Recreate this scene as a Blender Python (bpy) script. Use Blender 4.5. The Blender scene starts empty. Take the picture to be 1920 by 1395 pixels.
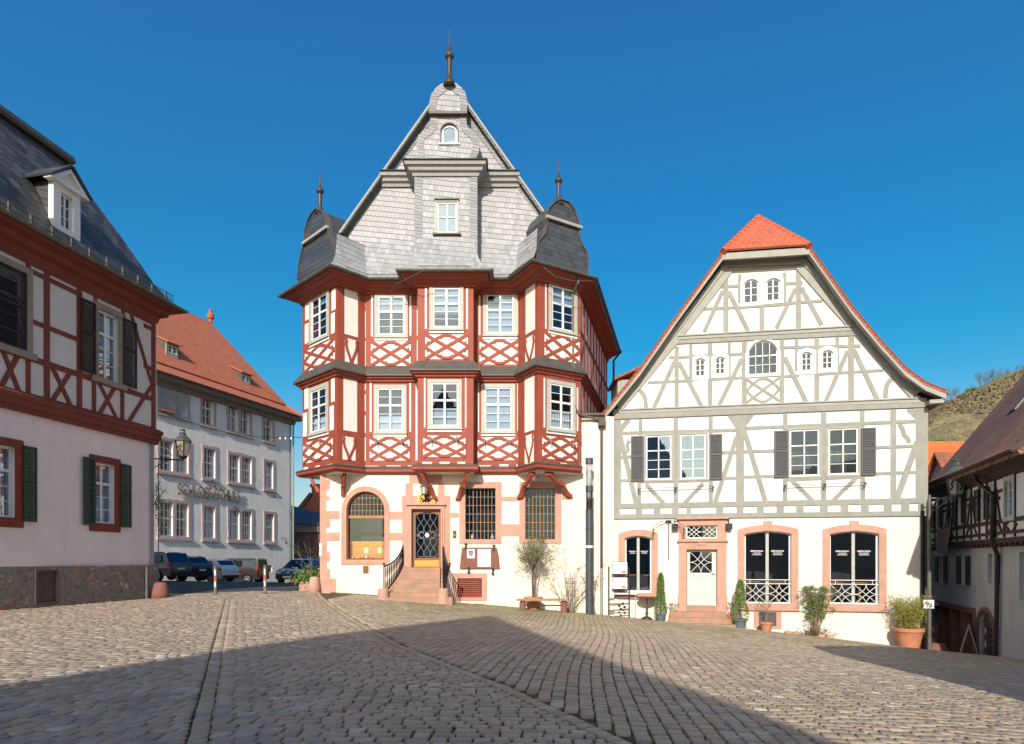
import bpy, bmesh, math, random
import numpy as np
from mathutils import Vector, geometry
random.seed(7)
rnd = random.random
def ru(a, b): return a + (b - a) * random.random()
PI = math.pi
C = bpy.context.scene.collection
SC = bpy.context.scene
# ---------------------------------------------------------------- camera, sky, sun, exposure
FX, CX, HY = 1200.0, 960.0, 1050.0
SKE = .06
SKSAT, SKHUE, SKGAM, SKSTR, SKDUST, SKOZ, SUNE, EXPO = 1.84, 1.82, .7, .15, 3.0, 1.0, 3.2, .70
cd = bpy.data.cameras.new('camera'); cam = bpy.data.objects.new('camera', cd); C.objects.link(cam)
cd.sensor_fit = 'HORIZONTAL'; cd.sensor_width = 36; cd.lens = 22.5; cd.shift_y = 0.1836
cd.clip_start = .1; cd.clip_end = 3000
cam.location = (0, 0, 0); cam.rotation_euler = (PI / 2, 0, 0); SC.camera = cam
SUN = Vector((-.18, -1, .54)).normalized()
w = bpy.data.worlds.new('World'); SC.world = w; w.use_nodes = True
nt = w.node_tree; bg = nt.nodes['Background']
sky = nt.nodes.new('ShaderNodeTexSky'); sky.sky_type = 'NISHITA'; sky.sun_disc = False
sky.sun_elevation = math.asin(SUN.z); sky.sun_rotation = math.atan2(SUN.x, SUN.y) % (2 * PI)
sky.air_density = 1.0; sky.dust_density = SKDUST; sky.ozone_density = SKOZ; sky.altitude = 300
def wm_(op, a, b=0.0):
    n = nt.nodes.new('ShaderNodeMath'); n.operation = op
    for i, v in enumerate((a, b)):
        if isinstance(v, (int, float)): n.inputs[i].default_value = v
        else: nt.links.new(v, n.inputs[i])
    return n.outputs[0]
spc = nt.nodes.new('ShaderNodeSeparateColor'); nt.links.new(sky.outputs[0], spc.inputs[0]); r_, g_, b_ = spc.outputs[:3]
def desat(c, k, e):     # deepen the polarised blue: move away from blue, rolling off softly at black
    x = wm_('SUBTRACT', b_, wm_('MULTIPLY', wm_('SUBTRACT', b_, c), k))
    return wm_('MULTIPLY', wm_('ADD', x, wm_('SQRT', wm_('ADD', wm_('MULTIPLY', x, x), e))), .5)
hs = nt.nodes.new('ShaderNodeCombineColor'); nt.links.new(desat(r_, SKSAT, SKE), hs.inputs[0]); nt.links.new(desat(g_, SKHUE, .0), hs.inputs[1]); nt.links.new(b_, hs.inputs[2])
gm = nt.nodes.new('ShaderNodeGamma'); gm.inputs[1].default_value = SKGAM
nt.links.new(hs.outputs[0], gm.inputs[0]); nt.links.new(gm.outputs[0], bg.inputs[0])
bg.inputs[1].default_value = SKSTR
ld = bpy.data.lights.new('sun', 'SUN'); ld.energy = SUNE; ld.angle = math.radians(.55); ld.color = (1, .93, .82)
sun = bpy.data.objects.new('sun', ld); C.objects.link(sun); sun.rotation_euler = SUN.to_track_quat('Z', 'Y').to_euler()
SC.view_settings.view_transform = 'Standard'; SC.view_settings.look = 'None'
SC.view_settings.exposure = EXPO; SC.view_settings.gamma = 1
SC.render.engine = 'CYCLES'
# ---------------------------------------------------------------- materials
def nodes(name):
    m = bpy.data.materials.new(name); m.use_nodes = True
    t = m.node_tree; return m, t, t.nodes['Principled BSDF']
def N(t, ty, **k):
    n = t.nodes.new(ty)
    for a, b in k.items():
        if a.startswith('i_'):
            key = a[2:]; n.inputs[int(key) if key.isdigit() else key].default_value = b
        else: setattr(n, a, b)
    return n
def mth(t, op, a, b=None, c=None):
    n = t.nodes.new('ShaderNodeMath'); n.operation = op
    for i, v in enumerate((a, b, c)):
        if v is None: continue
        if isinstance(v, (int, float)): n.inputs[i].default_value = v
        else: t.links.new(v, n.inputs[i])
    return n.outputs[0]
def mixc(t, f, a, b):
    n = t.nodes.new('ShaderNodeMix'); n.data_type = 'RGBA'
    for s, v in ((0, f), (6, a), (7, b)):
        if isinstance(v, (int, float)): n.inputs[s].default_value = v
        elif isinstance(v, tuple): n.inputs[s].default_value = (*v[:3], 1)
        else: t.links.new(v, n.inputs[s])
    return n.outputs[2]
def ramp(t, f, p0, p1):
    n = t.nodes.new('ShaderNodeMapRange'); n.clamp = True
    t.links.new(f, n.inputs[0]); n.inputs[1].default_value = p0; n.inputs[2].default_value = p1
    return n.outputs[0]
def noise(t, pos, sc, det=4, rough=.6, stretch=None):
    if stretch:
        mp = t.nodes.new('ShaderNodeMapping'); mp.inputs['Scale'].default_value = stretch
        t.links.new(pos, mp.inputs[0]); pos = mp.outputs[0]
    n = t.nodes.new('ShaderNodeTexNoise'); n.inputs['Scale'].default_value = sc
    n.inputs['Detail'].default_value = det; n.inputs['Roughness'].default_value = rough
    t.links.new(pos, n.inputs['Vector']); return n.outputs[0]
def M(name, c1, c2=None, sc=1.5, rough=.85, bump=.0, bsc=40, stretch=None, spec=.3, metal=0, spot=None, streak=None):
    m, t, p = nodes(name)
    p.inputs['Roughness'].default_value = rough; p.inputs['Specular IOR Level'].default_value = spec
    p.inputs['Metallic'].default_value = metal
    pos = t.nodes.new('ShaderNodeNewGeometry').outputs['Position']
    col = c1
    if c2:
        f = ramp(t, noise(t, pos, sc, 6, .65, stretch), .35, .65); col = mixc(t, f, c1, c2)
    if streak:
        f = ramp(t, noise(t, pos, 1.2, 5, .7, (2.5, 2.5, .25)), .5, .8)
        col = mixc(t, mth(t, 'MULTIPLY', f, streak[1]), col, streak[0])
    if spot:
        f = ramp(t, noise(t, pos, spot[1], 6, .75), spot[2], spot[2] + .04); col = mixc(t, f, col, spot[0])
    if isinstance(col, tuple): p.inputs['Base Color'].default_value = (*col, 1)
    else: t.links.new(col, p.inputs['Base Color'])
    if bump:
        b = t.nodes.new('ShaderNodeBump'); b.inputs['Strength'].default_value = bump; b.inputs['Distance'].default_value = .02
        t.links.new(noise(t, pos, bsc, 5, .6, stretch), b.inputs['Height']); t.links.new(b.outputs[0], p.inputs['Normal'])
    return m
def tile(name, U, V, wd, ht, cols, arc=.0, bump=.8, gap=.04, rough=.7, spec=.4, rib=False, dirt=None, dist=.03):
    """rows of overlapping tiles or slates; U, V are the world directions along and up the row"""
    m, t, p = nodes(name)
    p.inputs['Roughness'].default_value = rough; p.inputs['Specular IOR Level'].default_value = spec
    pos = t.nodes.new('ShaderNodeNewGeometry').outputs['Position']
    def dot(v):
        n = t.nodes.new('ShaderNodeVectorMath'); n.operation = 'DOT_PRODUCT'
        t.links.new(pos, n.inputs[0]); n.inputs[1].default_value = v; return n.outputs['Value']
    wob = mth(t, 'MULTIPLY', noise(t, pos, 1.3, 2), .05)
    u = mth(t, 'DIVIDE', dot(U), wd); v = mth(t, 'DIVIDE', mth(t, 'ADD', dot(V), wob), ht)
    row0 = mth(t, 'FLOOR', v)
    half = mth(t, 'MULTIPLY', mth(t, 'MODULO', mth(t, 'ABSOLUTE', row0), 2), .5)
    if arc:
        cu = mth(t, 'SUBTRACT', mth(t, 'FRACT', mth(t, 'ADD', u, half)), .5)
        v = mth(t, 'SUBTRACT', v, mth(t, 'MULTIPLY', mth(t, 'MULTIPLY', cu, cu), arc * 4))
    row = mth(t, 'FLOOR', v); fv = mth(t, 'FRACT', v)
    hf = mth(t, 'MULTIPLY', mth(t, 'MODULO', mth(t, 'ABSOLUTE', row), 2), .5)
    uu = mth(t, 'ADD', u, hf); fu = mth(t, 'FRACT', uu)
    cell = t.nodes.new('ShaderNodeCombineXYZ'); t.links.new(mth(t, 'FLOOR', uu), cell.inputs[0]); t.links.new(row, cell.inputs[1])
    wn = t.nodes.new('ShaderNodeTexWhiteNoise'); t.links.new(cell.outputs[0], wn.inputs[0])
    r = wn.outputs['Value']
    col = mixc(t, r, cols[0], cols[1])
    if len(cols) > 2: col = mixc(t, ramp(t, noise(t, pos, .8, 5), .45, .7), col, cols[2])
    edge = mth(t, 'MINIMUM', fu, mth(t, 'SUBTRACT', 1, fu)); g = ramp(t, edge, 0, gap)
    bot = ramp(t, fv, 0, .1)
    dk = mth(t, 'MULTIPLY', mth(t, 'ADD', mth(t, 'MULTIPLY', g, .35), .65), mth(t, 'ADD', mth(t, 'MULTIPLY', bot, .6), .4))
    col = mixc(t, dk, tuple(x * .25 for x in cols[0]), col)
    t.links.new(col, p.inputs['Base Color'])
    h = mth(t, 'ADD', mth(t, 'MULTIPLY', mth(t, 'SUBTRACT', 1, fv), .8), mth(t, 'MULTIPLY', r, .3))
    if rib: h = mth(t, 'ADD', h, mth(t, 'MULTIPLY', mth(t, 'SINE', mth(t, 'MULTIPLY', fu, 6.283)), .5))
    h = mth(t, 'MULTIPLY', h, mth(t, 'MULTIPLY', mth(t, 'ADD', mth(t, 'MULTIPLY', g, .5), .5), bot))
    b = t.nodes.new('ShaderNodeBump'); b.inputs['Strength'].default_value = bump; b.inputs['Distance'].default_value = dist
    t.links.new(h, b.inputs['Height']); t.links.new(b.outputs[0], p.inputs['Normal'])
    return m
def glass(name, tint, refl, rough=.01):
    m, t, p = nodes(name); t.nodes.remove(p)
    tr = N(t, 'ShaderNodeBsdfTransparent'); tr.inputs[0].default_value = (*tint, 1)
    gl = N(t, 'ShaderNodeBsdfGlossy'); gl.inputs['Roughness'].default_value = rough; gl.inputs['Color'].default_value = (.62, .82, 1, 1)
    pos = t.nodes.new('ShaderNodeNewGeometry').outputs['Position']
    b = t.nodes.new('ShaderNodeBump'); b.inputs['Strength'].default_value = .12; b.inputs['Distance'].default_value = .01
    t.links.new(noise(t, pos, 2.5, 2), b.inputs['Height']); t.links.new(b.outputs[0], gl.inputs['Normal'])
    mx = N(t, 'ShaderNodeMixShader'); mx.inputs[0].default_value = refl
    t.links.new(tr.outputs[0], mx.inputs[1]); t.links.new(gl.outputs[0], mx.inputs[2])
    t.links.new(mx.outputs[0], t.nodes['Material Output'].inputs[0]); return m
RED = M('red_timber_paint', (.325, .074, .044), (.265, .060, .037), 3, .6, .25, 30, (1, 1, .35), spot=((.50, .27, .17), 5, .77), streak=((.16, .035, .025), .35))
REDT = M('red_timber_worn', (.325, .074, .046), (.275, .063, .04), 3, .65, .3, 30, (1, 1, .35), spot=((.52, .30, .20), 7, .665))
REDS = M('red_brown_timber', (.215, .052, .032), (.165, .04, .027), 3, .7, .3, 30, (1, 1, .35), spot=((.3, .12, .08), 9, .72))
WHITE = M('white_lime_plaster', (.80, .775, .72), (.74, .71, .66), 2, .9, .15, 25, streak=((.6, .56, .5), .25))
WHITE2 = M('bright_white_plaster', (.82, .80, .75), (.77, .745, .70), 2.5, .9, .12, 30, streak=((.66, .63, .57), .2))
CREAM = M('cream_plaster', (.80, .715, .61), (.745, .66, .555), 1.2, .92, .25, 30, streak=((.55, .46, .36), .4), spot=((.62, .44, .33), .9, .72))
PINKC = M('pale_peach_plaster', (.78, .70, .625), (.73, .65, .58), 1.2, .92, .2, 30, streak=((.52, .45, .39), .45))
LILAC = M('pale_pink_plaster', (.84, .74, .71), (.79, .695, .67), 1, .92, .3, 25, streak=((.5, .42, .4), .3))
SCHOOLW = M('grey_white_plaster', (.88, .83, .78), (.79, .745, .70), .7, .92, .25, 8, streak=((.45, .41, .38), .45))
STUCCO = M('grey_stucco', (.48, .48, .48), (.41, .41, .41), 1, .95, .3, 30, streak=((.15, .145, .14), .4))
SAND = M('pink_sandstone', (.53, .315, .24), (.45, .26, .195), 2.2, .88, .3, 45, streak=((.36, .18, .13), .3))
SANDD = M('dull_red_sandstone', (.25, .11, .085), (.20, .09, .07), 2.2, .88, .3, 45)
SANDP = M('lilac_pink_sandstone', (.52, .39, .38), (.45, .335, .33), 3, .88, .3, 45)
STEP = M('sandstone_steps', (.43, .24, .175), (.30, .21, .135), 2.5, .88, .4, 35, spot=((.18, .16, .08), 3, .62))
GREYT = M('grey_painted_timber', (.315, .32, .285), (.26, .265, .235), 4, .8, .45, 35, (1, 1, .5), spot=((.2, .19, .16), 12, .68))
GREYL = M('grey_painted_moulding', (.36, .36, .32), (.31, .31, .275), 3, .75, .2, 30)
DARKT = M('dark_brown_timber', (.035, .022, .018), (.055, .035, .028), 4, .8, .3, 30)
LEAD = M('grey_zinc_flashing', (.105, .095, .08), (.08, .072, .062), 2, .5, .1, 30)
GUT = M('weathered_zinc_gutter', (.17, .175, .15), (.12, .11, .09), 4, .5, .1, 30, metal=.3)
BROWNP = M('brown_copper_downpipe', (.10, .075, .058), (.075, .06, .05), 3, .45, metal=.4)
SLATES = dict(cols=((.24, .25, .27), (.37, .38, .40), (.30, .305, .315)))
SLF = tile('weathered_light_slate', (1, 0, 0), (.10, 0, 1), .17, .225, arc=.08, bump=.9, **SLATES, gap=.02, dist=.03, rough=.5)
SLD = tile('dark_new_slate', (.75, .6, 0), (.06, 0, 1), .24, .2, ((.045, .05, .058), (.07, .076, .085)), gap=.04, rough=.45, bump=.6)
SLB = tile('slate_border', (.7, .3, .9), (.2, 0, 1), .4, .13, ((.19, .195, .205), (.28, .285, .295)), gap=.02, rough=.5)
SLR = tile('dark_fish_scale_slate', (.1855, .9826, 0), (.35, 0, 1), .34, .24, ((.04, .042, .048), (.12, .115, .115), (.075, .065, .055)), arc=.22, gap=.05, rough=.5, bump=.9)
RUB = None
WPAINT = M('white_window_paint', (.80, .79, .76), (.74, .73, .70), 6, .45, .05)
GPAINT = M('grey_green_window_frame', (.45, .46, .41), (.38, .39, .35), 5, .6, .15, 30, spot=((.25, .2, .15), 10, .7))
OAK = M('golden_oak', (.42, .20, .07), (.34, .15, .05), 5, .45, .1, 30, (1, 1, .1))
DOORW = M('brown_door_wood', (.30, .12, .055), (.22, .085, .04), 6, .4, .1, 30, (4, 4, .3))
IRON = M('black_wrought_iron', (.035, .035, .038), None, 1, .45, metal=.6)
IRONG = M('pale_grey_iron', (.38, .40, .40), None, 1, .4, metal=.6)
SHUTD = M('dark_brown_shutter_paint', (.028, .022, .022), (.04, .032, .03), 4, .6)
SHUTG = M('dark_green_shutter_paint', (.028, .058, .036), (.035, .07, .045), 4, .5)
SHUTA = M('anthracite_shutter_paint', (.085, .085, .09), (.10, .10, .105), 4, .5)
GL = glass('window_glass', (.90, .94, .96), .075)
GLB = glass('reflecting_window_glass', (.8, .87, .92), .2)
GLD = glass('dark_window_glass', (.93, .94, .95), .055)
ROOM = M('dark_room', (.05, .05, .052), (.03, .03, .032), 1, .9)
GLL = glass('dull_leaded_glass', (.85, .85, .84), .035, .12)
LEADC = M('pale_lead_came', (.33, .34, .33), None, 1, .5)
CURT = M('white_net_curtain', (.52, .57, .64), (.42, .46, .53), 9, .9, .2, 20, (6, 6, .4))
BLIND = M('grey_roller_blind', (.30, .36, .44), (.25, .30, .37), 3, .8)
PAPER = M('white_paper', (.8, .8, .8), None, 1, .7)
GOLD = M('gilded_metal', (.75, .42, .10), (.6, .3, .07), 20, .35, metal=.7)
TERRA = M('terracotta', (.55, .22, .12), (.47, .19, .105), 6, .8, .15, 30, spot=((.6, .42, .32), 5, .66))
BARK = M('grey_brown_bark', (.13, .10, .075), (.085, .065, .05), 10, .9, .4, 30)
# ---------------------------------------------------------------- mesh helpers
class MB:
    def __init__(s): s.v = []; s.f = []; s.sm = False
    def add(s, vs, fs):
        k = len(s.v); s.v += [tuple(v) for v in vs]; s.f += [tuple(i + k for i in f) for f in fs]; return s
    def build(s, name, mat, parent=None, local=False, smooth=None, bevel=0, solid=0):
        me = bpy.data.meshes.new(name)
        vs = s.v
        if parent is not None and not local:
            off = Vector((0, 0, 0)); q = parent
            while q: off += q.location; q = q.parent
            vs = [(a - off.x, b - off.y, c - off.z) for a, b, c in vs]
        me.from_pydata(vs, [], s.f)
        bm = bmesh.new(); bm.from_mesh(me); bmesh.ops.delete(bm, geom=[v for v in bm.verts if not v.link_faces], context='VERTS'); bmesh.ops.recalc_face_normals(bm, faces=bm.faces); bm.to_mesh(me); bm.free()
        if smooth if smooth is not None else s.sm:
            me.polygons.foreach_set('use_smooth', [True] * len(me.polygons))
        me.materials.append(mat)
        o = bpy.data.objects.new(name, me); C.objects.link(o)
        if parent is not None: o.parent = parent
        if bevel:
            b = o.modifiers.new('bevel', 'BEVEL'); b.width = bevel; b.segments = 2; b.limit_method = 'ANGLE'
        if solid:
            b = o.modifiers.new('solid', 'SOLIDIFY'); b.thickness = solid; b.offset = -1
        return o
    def box(s, a, b):
        (x0, y0, z0), (x1, y1, z1) = a, b
        return s.add([(x0, y0, z0), (x1, y0, z0), (x1, y1, z0), (x0, y1, z0), (x0, y0, z1), (x1, y0, z1), (x1, y1, z1), (x0, y1, z1)],
                     [(0, 3, 2, 1), (4, 5, 6, 7), (0, 1, 5, 4), (1, 2, 6, 5), (2, 3, 7, 6), (3, 0, 4, 7)])
    def tube(s, pts, r, n=8, cap=True):
        pts = [Vector(p) for p in pts]; k = len(s.v); up = Vector((0, 0, 1)); L = len(pts); last = None
        for i, p in enumerate(pts):
            d = (pts[min(i + 1, L - 1)] - pts[max(i - 1, 0)])
            if d.length < 1e-9: d = Vector((0, 0, 1))
            d.normalize()
            if last is None: a = d.cross(up if abs(d.z) < .95 else Vector((1, 0, 0))).normalized()
            else: a = (last - d * last.dot(d)).normalized()
            last = a; b = d.cross(a); rr = r[i] if isinstance(r, (list, tuple)) else r
            for j in range(n):
                t = 2 * PI * j / n; s.v.append(tuple(p + a * (math.cos(t) * rr) + b * (math.sin(t) * rr)))
        for i in range(L - 1):
            for j in range(n):
                j2 = (j + 1) % n; s.f.append((k + i * n + j, k + i * n + j2, k + (i + 1) * n + j2, k + (i + 1) * n + j))
        if cap:
            s.f.append(tuple(k + j for j in range(n))); s.f.append(tuple(k + (L - 1) * n + j for j in range(n)))
        return s
    def lathe(s, prof, c, n=20):
        k = len(s.v)
        for r, z in prof:
            for j in range(n):
                t = 2 * PI * j / n; s.v.append((c[0] + r * math.cos(t), c[1] + r * math.sin(t), c[2] + z))
        for i in range(len(prof) - 1):
            for j in range(n):
                j2 = (j + 1) % n; s.f.append((k + i * n + j, k + i * n + j2, k + (i + 1) * n + j2, k + (i + 1) * n + j))
        s.f.append(tuple(k + j for j in range(n))); s.f.append(tuple(k + (len(prof) - 1) * n + j for j in range(n)))
        return s
    def sweep(s, path, prof, segs=None):
        """profile points (outward distance, z) carried along a plan path with mitred corners"""
        P = [Vector(p) for p in path]; k = len(s.v); n = len(prof); L = len(P)
        for i, p in enumerate(P):
            d0 = (P[i] - P[i - 1]).normalized() if i > 0 else (P[1] - P[0]).normalized()
            d1 = (P[i + 1] - P[i]).normalized() if i < L - 1 else d0
            n0 = Vector((d0.y, -d0.x)); n1 = Vector((d1.y, -d1.x)); m = n0 + n1
            m = m.normalized(); m = m / max(.3, m.dot(n0))
            for d, z in prof: s.v.append((p.x + m.x * d, p.y + m.y * d, z))
        for i in (segs if segs is not None else range(L - 1)):
            for j in range(n):
                j2 = (j + 1) % n; s.f.append((k + i * n + j, k + i * n + j2, k + (i + 1) * n + j2, k + (i + 1) * n + j))
        if segs is None: s.f.append(tuple(k + j for j in range(n))); s.f.append(tuple(k + (L - 1) * n + j for j in range(n)))
        return s
_k = [0]
def jit():
    _k[0] += 1; return (_k[0] % 11) * .0013
class F:
    """a facade plane: u runs along it (left to right seen from outside), d is outward"""
    def __init__(s, x, y, dx, dy, crop=(0, 0, 1)):
        l = math.hypot(dx, dy); s.x, s.y, s.dx, s.dy = x, y, dx / l, dy / l; s.nx, s.ny = s.dy, -s.dx; s.c = crop
    def w(s, crop): return F(s.x, s.y, s.dx, s.dy, crop)
    def off(s, d): return F(s.x + s.nx * d, s.y + s.ny * d, s.dx, s.dy, s.c)
    def uz(s, cx, cy):
        x0, y0, k = s.c; px, py = x0 + cx / k, y0 + cy / k
        q = (px - CX) / FX; u = (q * s.y - s.x) / (s.dx - q * s.dy); Y = s.y + u * s.dy
        return u, (HY - py) / FX * Y
    def rect(s, a, b, c, d):
        m = (a + c) / 2; return s.uz(a, b)[0], s.uz(c, b)[0], s.uz(m, d)[1], s.uz(m, b)[1]
    def P(s, u, z, d=0): return (s.x + s.dx * u + s.nx * d, s.y + s.dy * u + s.ny * d, z)
    def box(s, mb, u0, u1, z0, z1, d0, d1):
        vs = [s.P(u, z, d) for d in (d1, d0) for (u, z) in ((u0, z0), (u1, z0), (u1, z1), (u0, z1))]
        return mb.add(vs, [(0, 1, 2, 3), (7, 6, 5, 4), (0, 4, 5, 1), (1, 5, 6, 2), (2, 6, 7, 3), (3, 7, 4, 0)])
    def prism(s, mb, loops, d0, d1):
        """loops[0] outline, others holes, in (u, z)"""
        if not isinstance(loops[0][0], (tuple, list)): loops = [loops]
        fl = [p for L in loops for p in L]; n = len(fl)
        tri = geometry.tessellate_polygon([[Vector((a, b, 0)) for a, b in L] for L in loops])
        vs = [s.P(a, b, d1) for a, b in fl] + [s.P(a, b, d0) for a, b in fl]
        fs = [tuple(t) for t in tri] + [tuple(i + n for i in reversed(t)) for t in tri]; k = 0
        for L in loops:
            m = len(L)
            for i in range(m):
                j = (i + 1) % m; fs.append((k + i, k + j, n + k + j, n + k + i))
            k += m
        return mb.add(vs, fs)
    def bar(s, mb, p, q, wd, d0, d1, ext=0):
        a, b = Vector(p), Vector(q); t = (b - a).normalized(); nn = Vector((-t.y, t.x)) * wd / 2; a = a - t * ext; b = b + t * ext
        return s.prism(mb, [tuple(a - nn), tuple(b - nn), tuple(b + nn), tuple(a + nn)], d0, d1 + jit())
    def line(s, mb, pts, wd, d0, d1):
        n = len(pts); V = [Vector(p) for p in pts]; A = []; B = []
        for i in range(n):
            t = (V[min(i + 1, n - 1)] - V[max(i - 1, 0)]).normalized(); nn = Vector((-t.y, t.x)) * wd / 2
            A.append(tuple(V[i] - nn)); B.append(tuple(V[i] + nn))
        j = jit(); k = len(mb.v)
        for i in range(n):
            for q, d in ((A[i], d1 + j), (B[i], d1 + j), (B[i], d0), (A[i], d0)): mb.v.append(s.P(q[0], q[1], d))
        for i in range(n - 1):
            a = k + i * 4; b = a + 4
            for e in range(4): g = (e + 1) % 4; mb.f.append((a + e, a + g, b + g, b + e))
        mb.f.append((k, k + 1, k + 2, k + 3)); e = k + (n - 1) * 4; mb.f.append((e, e + 1, e + 2, e + 3))
        return mb
def rloop(u0, u1, z0, z1, a=0, n=14):
    if a <= 0: return [(u0, z0), (u1, z0), (u1, z1), (u0, z1)]
    h = (u1 - u0) / 2; um = (u0 + u1) / 2; a = min(a, h); R = (h * h + a * a) / (2 * a)
    top = [(u1 - (u1 - u0) * i / n) for i in range(n + 1)]
    th = math.asin(min(1, h / R)); pts = []
    for i in range(n + 1):
        t = th - 2 * th * i / n; pts.append((um + R * math.sin(t), z1 - R + R * math.cos(t)))
    return [(u0, z0), (u1, z0)] + pts
def arcz(u, u0, u1, z1, a):
    h = (u1 - u0) / 2; um = (u0 + u1) / 2; a = min(a, h); R = (h * h + a * a) / (2 * a)
    return z1 - R + math.sqrt(max(0, R * R - (u - um) ** 2))
def thing(name, label, cat, loc=(0, 0, 0), rz=0, group=None):
    o = bpy.data.objects.new(name, None); C.objects.link(o); o.location = loc; o.rotation_euler = (0, 0, rz)
    o.empty_display_size = .2; o['label'] = label; o['category'] = cat
    if group: o['group'] = group
    return o
def tag(o, label, cat, group=None):
    o['label'] = label; o['category'] = cat
    if group: o['group'] = group
    return o
def dup(o, loc=None, rz=None, label=None, parent=None):
    c = o.copy(); C.objects.link(c); c.parent = parent
    if loc is not None: c.location = loc
    if rz is not None: c.rotation_euler = (0, 0, rz)
    if label: c['label'] = label
    for ch in [x for x in o.children]: dup(ch, parent=c)
    return c
def sash(par, f, u0, u1, z0, z1, d, cols=2, rt=1, rb=2, tf=.36, b=.06, g=.028, mid=.07, arch=0, mat=None, gm=None, th=.05, name='window', curt=None):
    """one glazed frame with its bars; the panes' openings are cut through it"""
    mat = mat or WPAINT; gm = gm or GL
    holes = []; ia, ib, ja, jb = u0 + b, u1 - b, z0 + b, z1 - b
    zt = jb - (jb - ja) * tf if rt else jb
    tw = mid if rt else 0
    cw = (ib - ia - mid * (1 if cols == 2 else 0) - (g * (cols - 1) if cols != 2 else 0)) / cols
    step = cw + (mid if cols == 2 else g)
    rows = []
    if rt:
        h = (jb - zt - g * (rt - 1)) / rt
        for i in range(rt): rows.append((zt + i * (h + g), zt + i * (h + g) + h, i == rt - 1))
    h = (zt - tw - ja - g * (rb - 1)) / rb
    for i in range(rb): rows.append((ja + i * (h + g), ja + i * (h + g) + h, (not rt) and i == rb - 1))
    for c in range(cols):
        a = ia + c * step; e = a + cw
        for za, zb, top in rows:
            if arch and top:
                L = [(a, za), (e, za)]
                for k in range(6):
                    u = e - (e - a) * k / 5; zz = arcz(u, u0, u1, z1, arch) - b
                    L.append((u, max(zz, za + .01)))
                holes.append(L)
            else: holes.append([(a, za), (e, za), (e, zb), (a, zb)])
    mb = MB(); f.prism(mb, [rloop(u0, u1, z0, z1, arch)] + holes, d, d + th)
    o = mb.build(name, mat, par)
    pb = MB(); f.prism(pb, rloop(u0 + .02, u1 - .02, z0 + .02, z1 - .02, max(0, arch - .01) if arch else 0), d + th * .3, d + th * .3 + .006)
    pb.build('pane', gm, o)
    if curt:
        cm = MB(); kind, lo, hi = curt
        H = z1 - z0; n = 24; pts = []
        if kind == 'net':
            L = [(u0 + b + (u1 - u0 - 2 * b) * i / n, d - .07 - .02 * math.sin(i * 2.1)) for i in range(n + 1)]
            k = 0
            for i in range(n):
                (a, da), (e, de) = L[i], L[i + 1]
                cm.add([f.P(a, z0 + H * lo, da), f.P(e, z0 + H * lo, de), f.P(e, z0 + H * hi + .015 * math.sin(i), de), f.P(a, z0 + H * hi + .015 * math.sin(i - 1), da)], [(0, 1, 2, 3)])
            cm.build('curtain', CURT, o)
        else:
            f.box(cm, u0 + b * .6, u1 - b * .6, z0 + H * lo, z0 + H * hi, d - .06, d - .05); cm.build('blind', BLIND, o)
    return o
def ring(par, f, u0, u1, z0, z1, wd, d0, d1, mat, arch=0, name='surround', bot=None, bevel=.008):
    """casing round an opening (u0..z1 is the opening)"""
    bt = wd if bot is None else bot
    mb = MB(); f.prism(mb, [rloop(u0 - wd, u1 + wd, z0 - bt, z1 + wd, arch + (wd * .3 if arch and arch < (u1 - u0) / 2 - .01 else wd if arch else 0)), rloop(u0, u1, z0, z1, arch)], d0, d1)
    return mb.build(name, mat, par, bevel=bevel)
def bx(par, f, u0, u1, z0, z1, d0, d1, mat, name, bevel=.006):
    mb = MB(); f.box(mb, u0, u1, z0, z1, d0, d1); return mb.build(name, mat, par, bevel=bevel)
def shutter(par, f, u0, u1, z0, z1, d, mat, split=.55):
    fr = MB(); zm = z0 + (z1 - z0) * split; e = .055
    f.prism(fr, [[(u0, z0), (u1, z0), (u1, z1), (u0, z1)], [(u0 + e, z0 + e), (u1 - e, z0 + e), (u1 - e, zm - e / 2), (u0 + e, zm - e / 2)], [(u0 + e, zm + e / 2), (u1 - e, zm + e / 2), (u1 - e, z1 - e), (u0 + e, z1 - e)]], d, d + .045)
    o = fr.build('shutter', mat, par)
    sl = MB()
    for a, b in ((z0 + e, zm - e / 2), (zm + e / 2, z1 - e)):
        n = max(3, int((b - a) / .065)); h = (b - a) / n
        for i in range(n):
            z = a + h * i
            sl.add([f.P(u0 + e, z + .005, d + .04), f.P(u1 - e, z + .005, d + .04), f.P(u1 - e, z + h * .95, d + .008), f.P(u0 + e, z + h * .95, d + .008), f.P(u0 + e, z + .015, d + .03), f.P(u1 - e, z + .015, d + .03)], [(0, 1, 2, 3), (0, 4, 5, 1), (4, 3, 2, 5)])
    sl.build('louvre', mat, o); return o
def text(body, f, u, z, size, d, th, mat, name, par, align='CENTER'):
    cu = bpy.data.curves.new('t', 'FONT'); cu.body = body; cu.size = size; cu.align_x = align; cu.extrude = th / 2; cu.offset = .012 * size
    o = bpy.data.objects.new('t', cu); C.objects.link(o); bpy.context.view_layer.update()
    me = bpy.data.meshes.new_from_object(o.evaluated_get(bpy.context.evaluated_depsgraph_get()))
    mb = MB(); mb.add([f.P(u + v.co.x, z + v.co.y, d + v.co.z) for v in me.vertices], [tuple(p.vertices) for p in me.polygons])
    bpy.data.objects.remove(o); bpy.data.curves.remove(cu); bpy.data.meshes.remove(me)
    return mb.build(name, mat, par)
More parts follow.
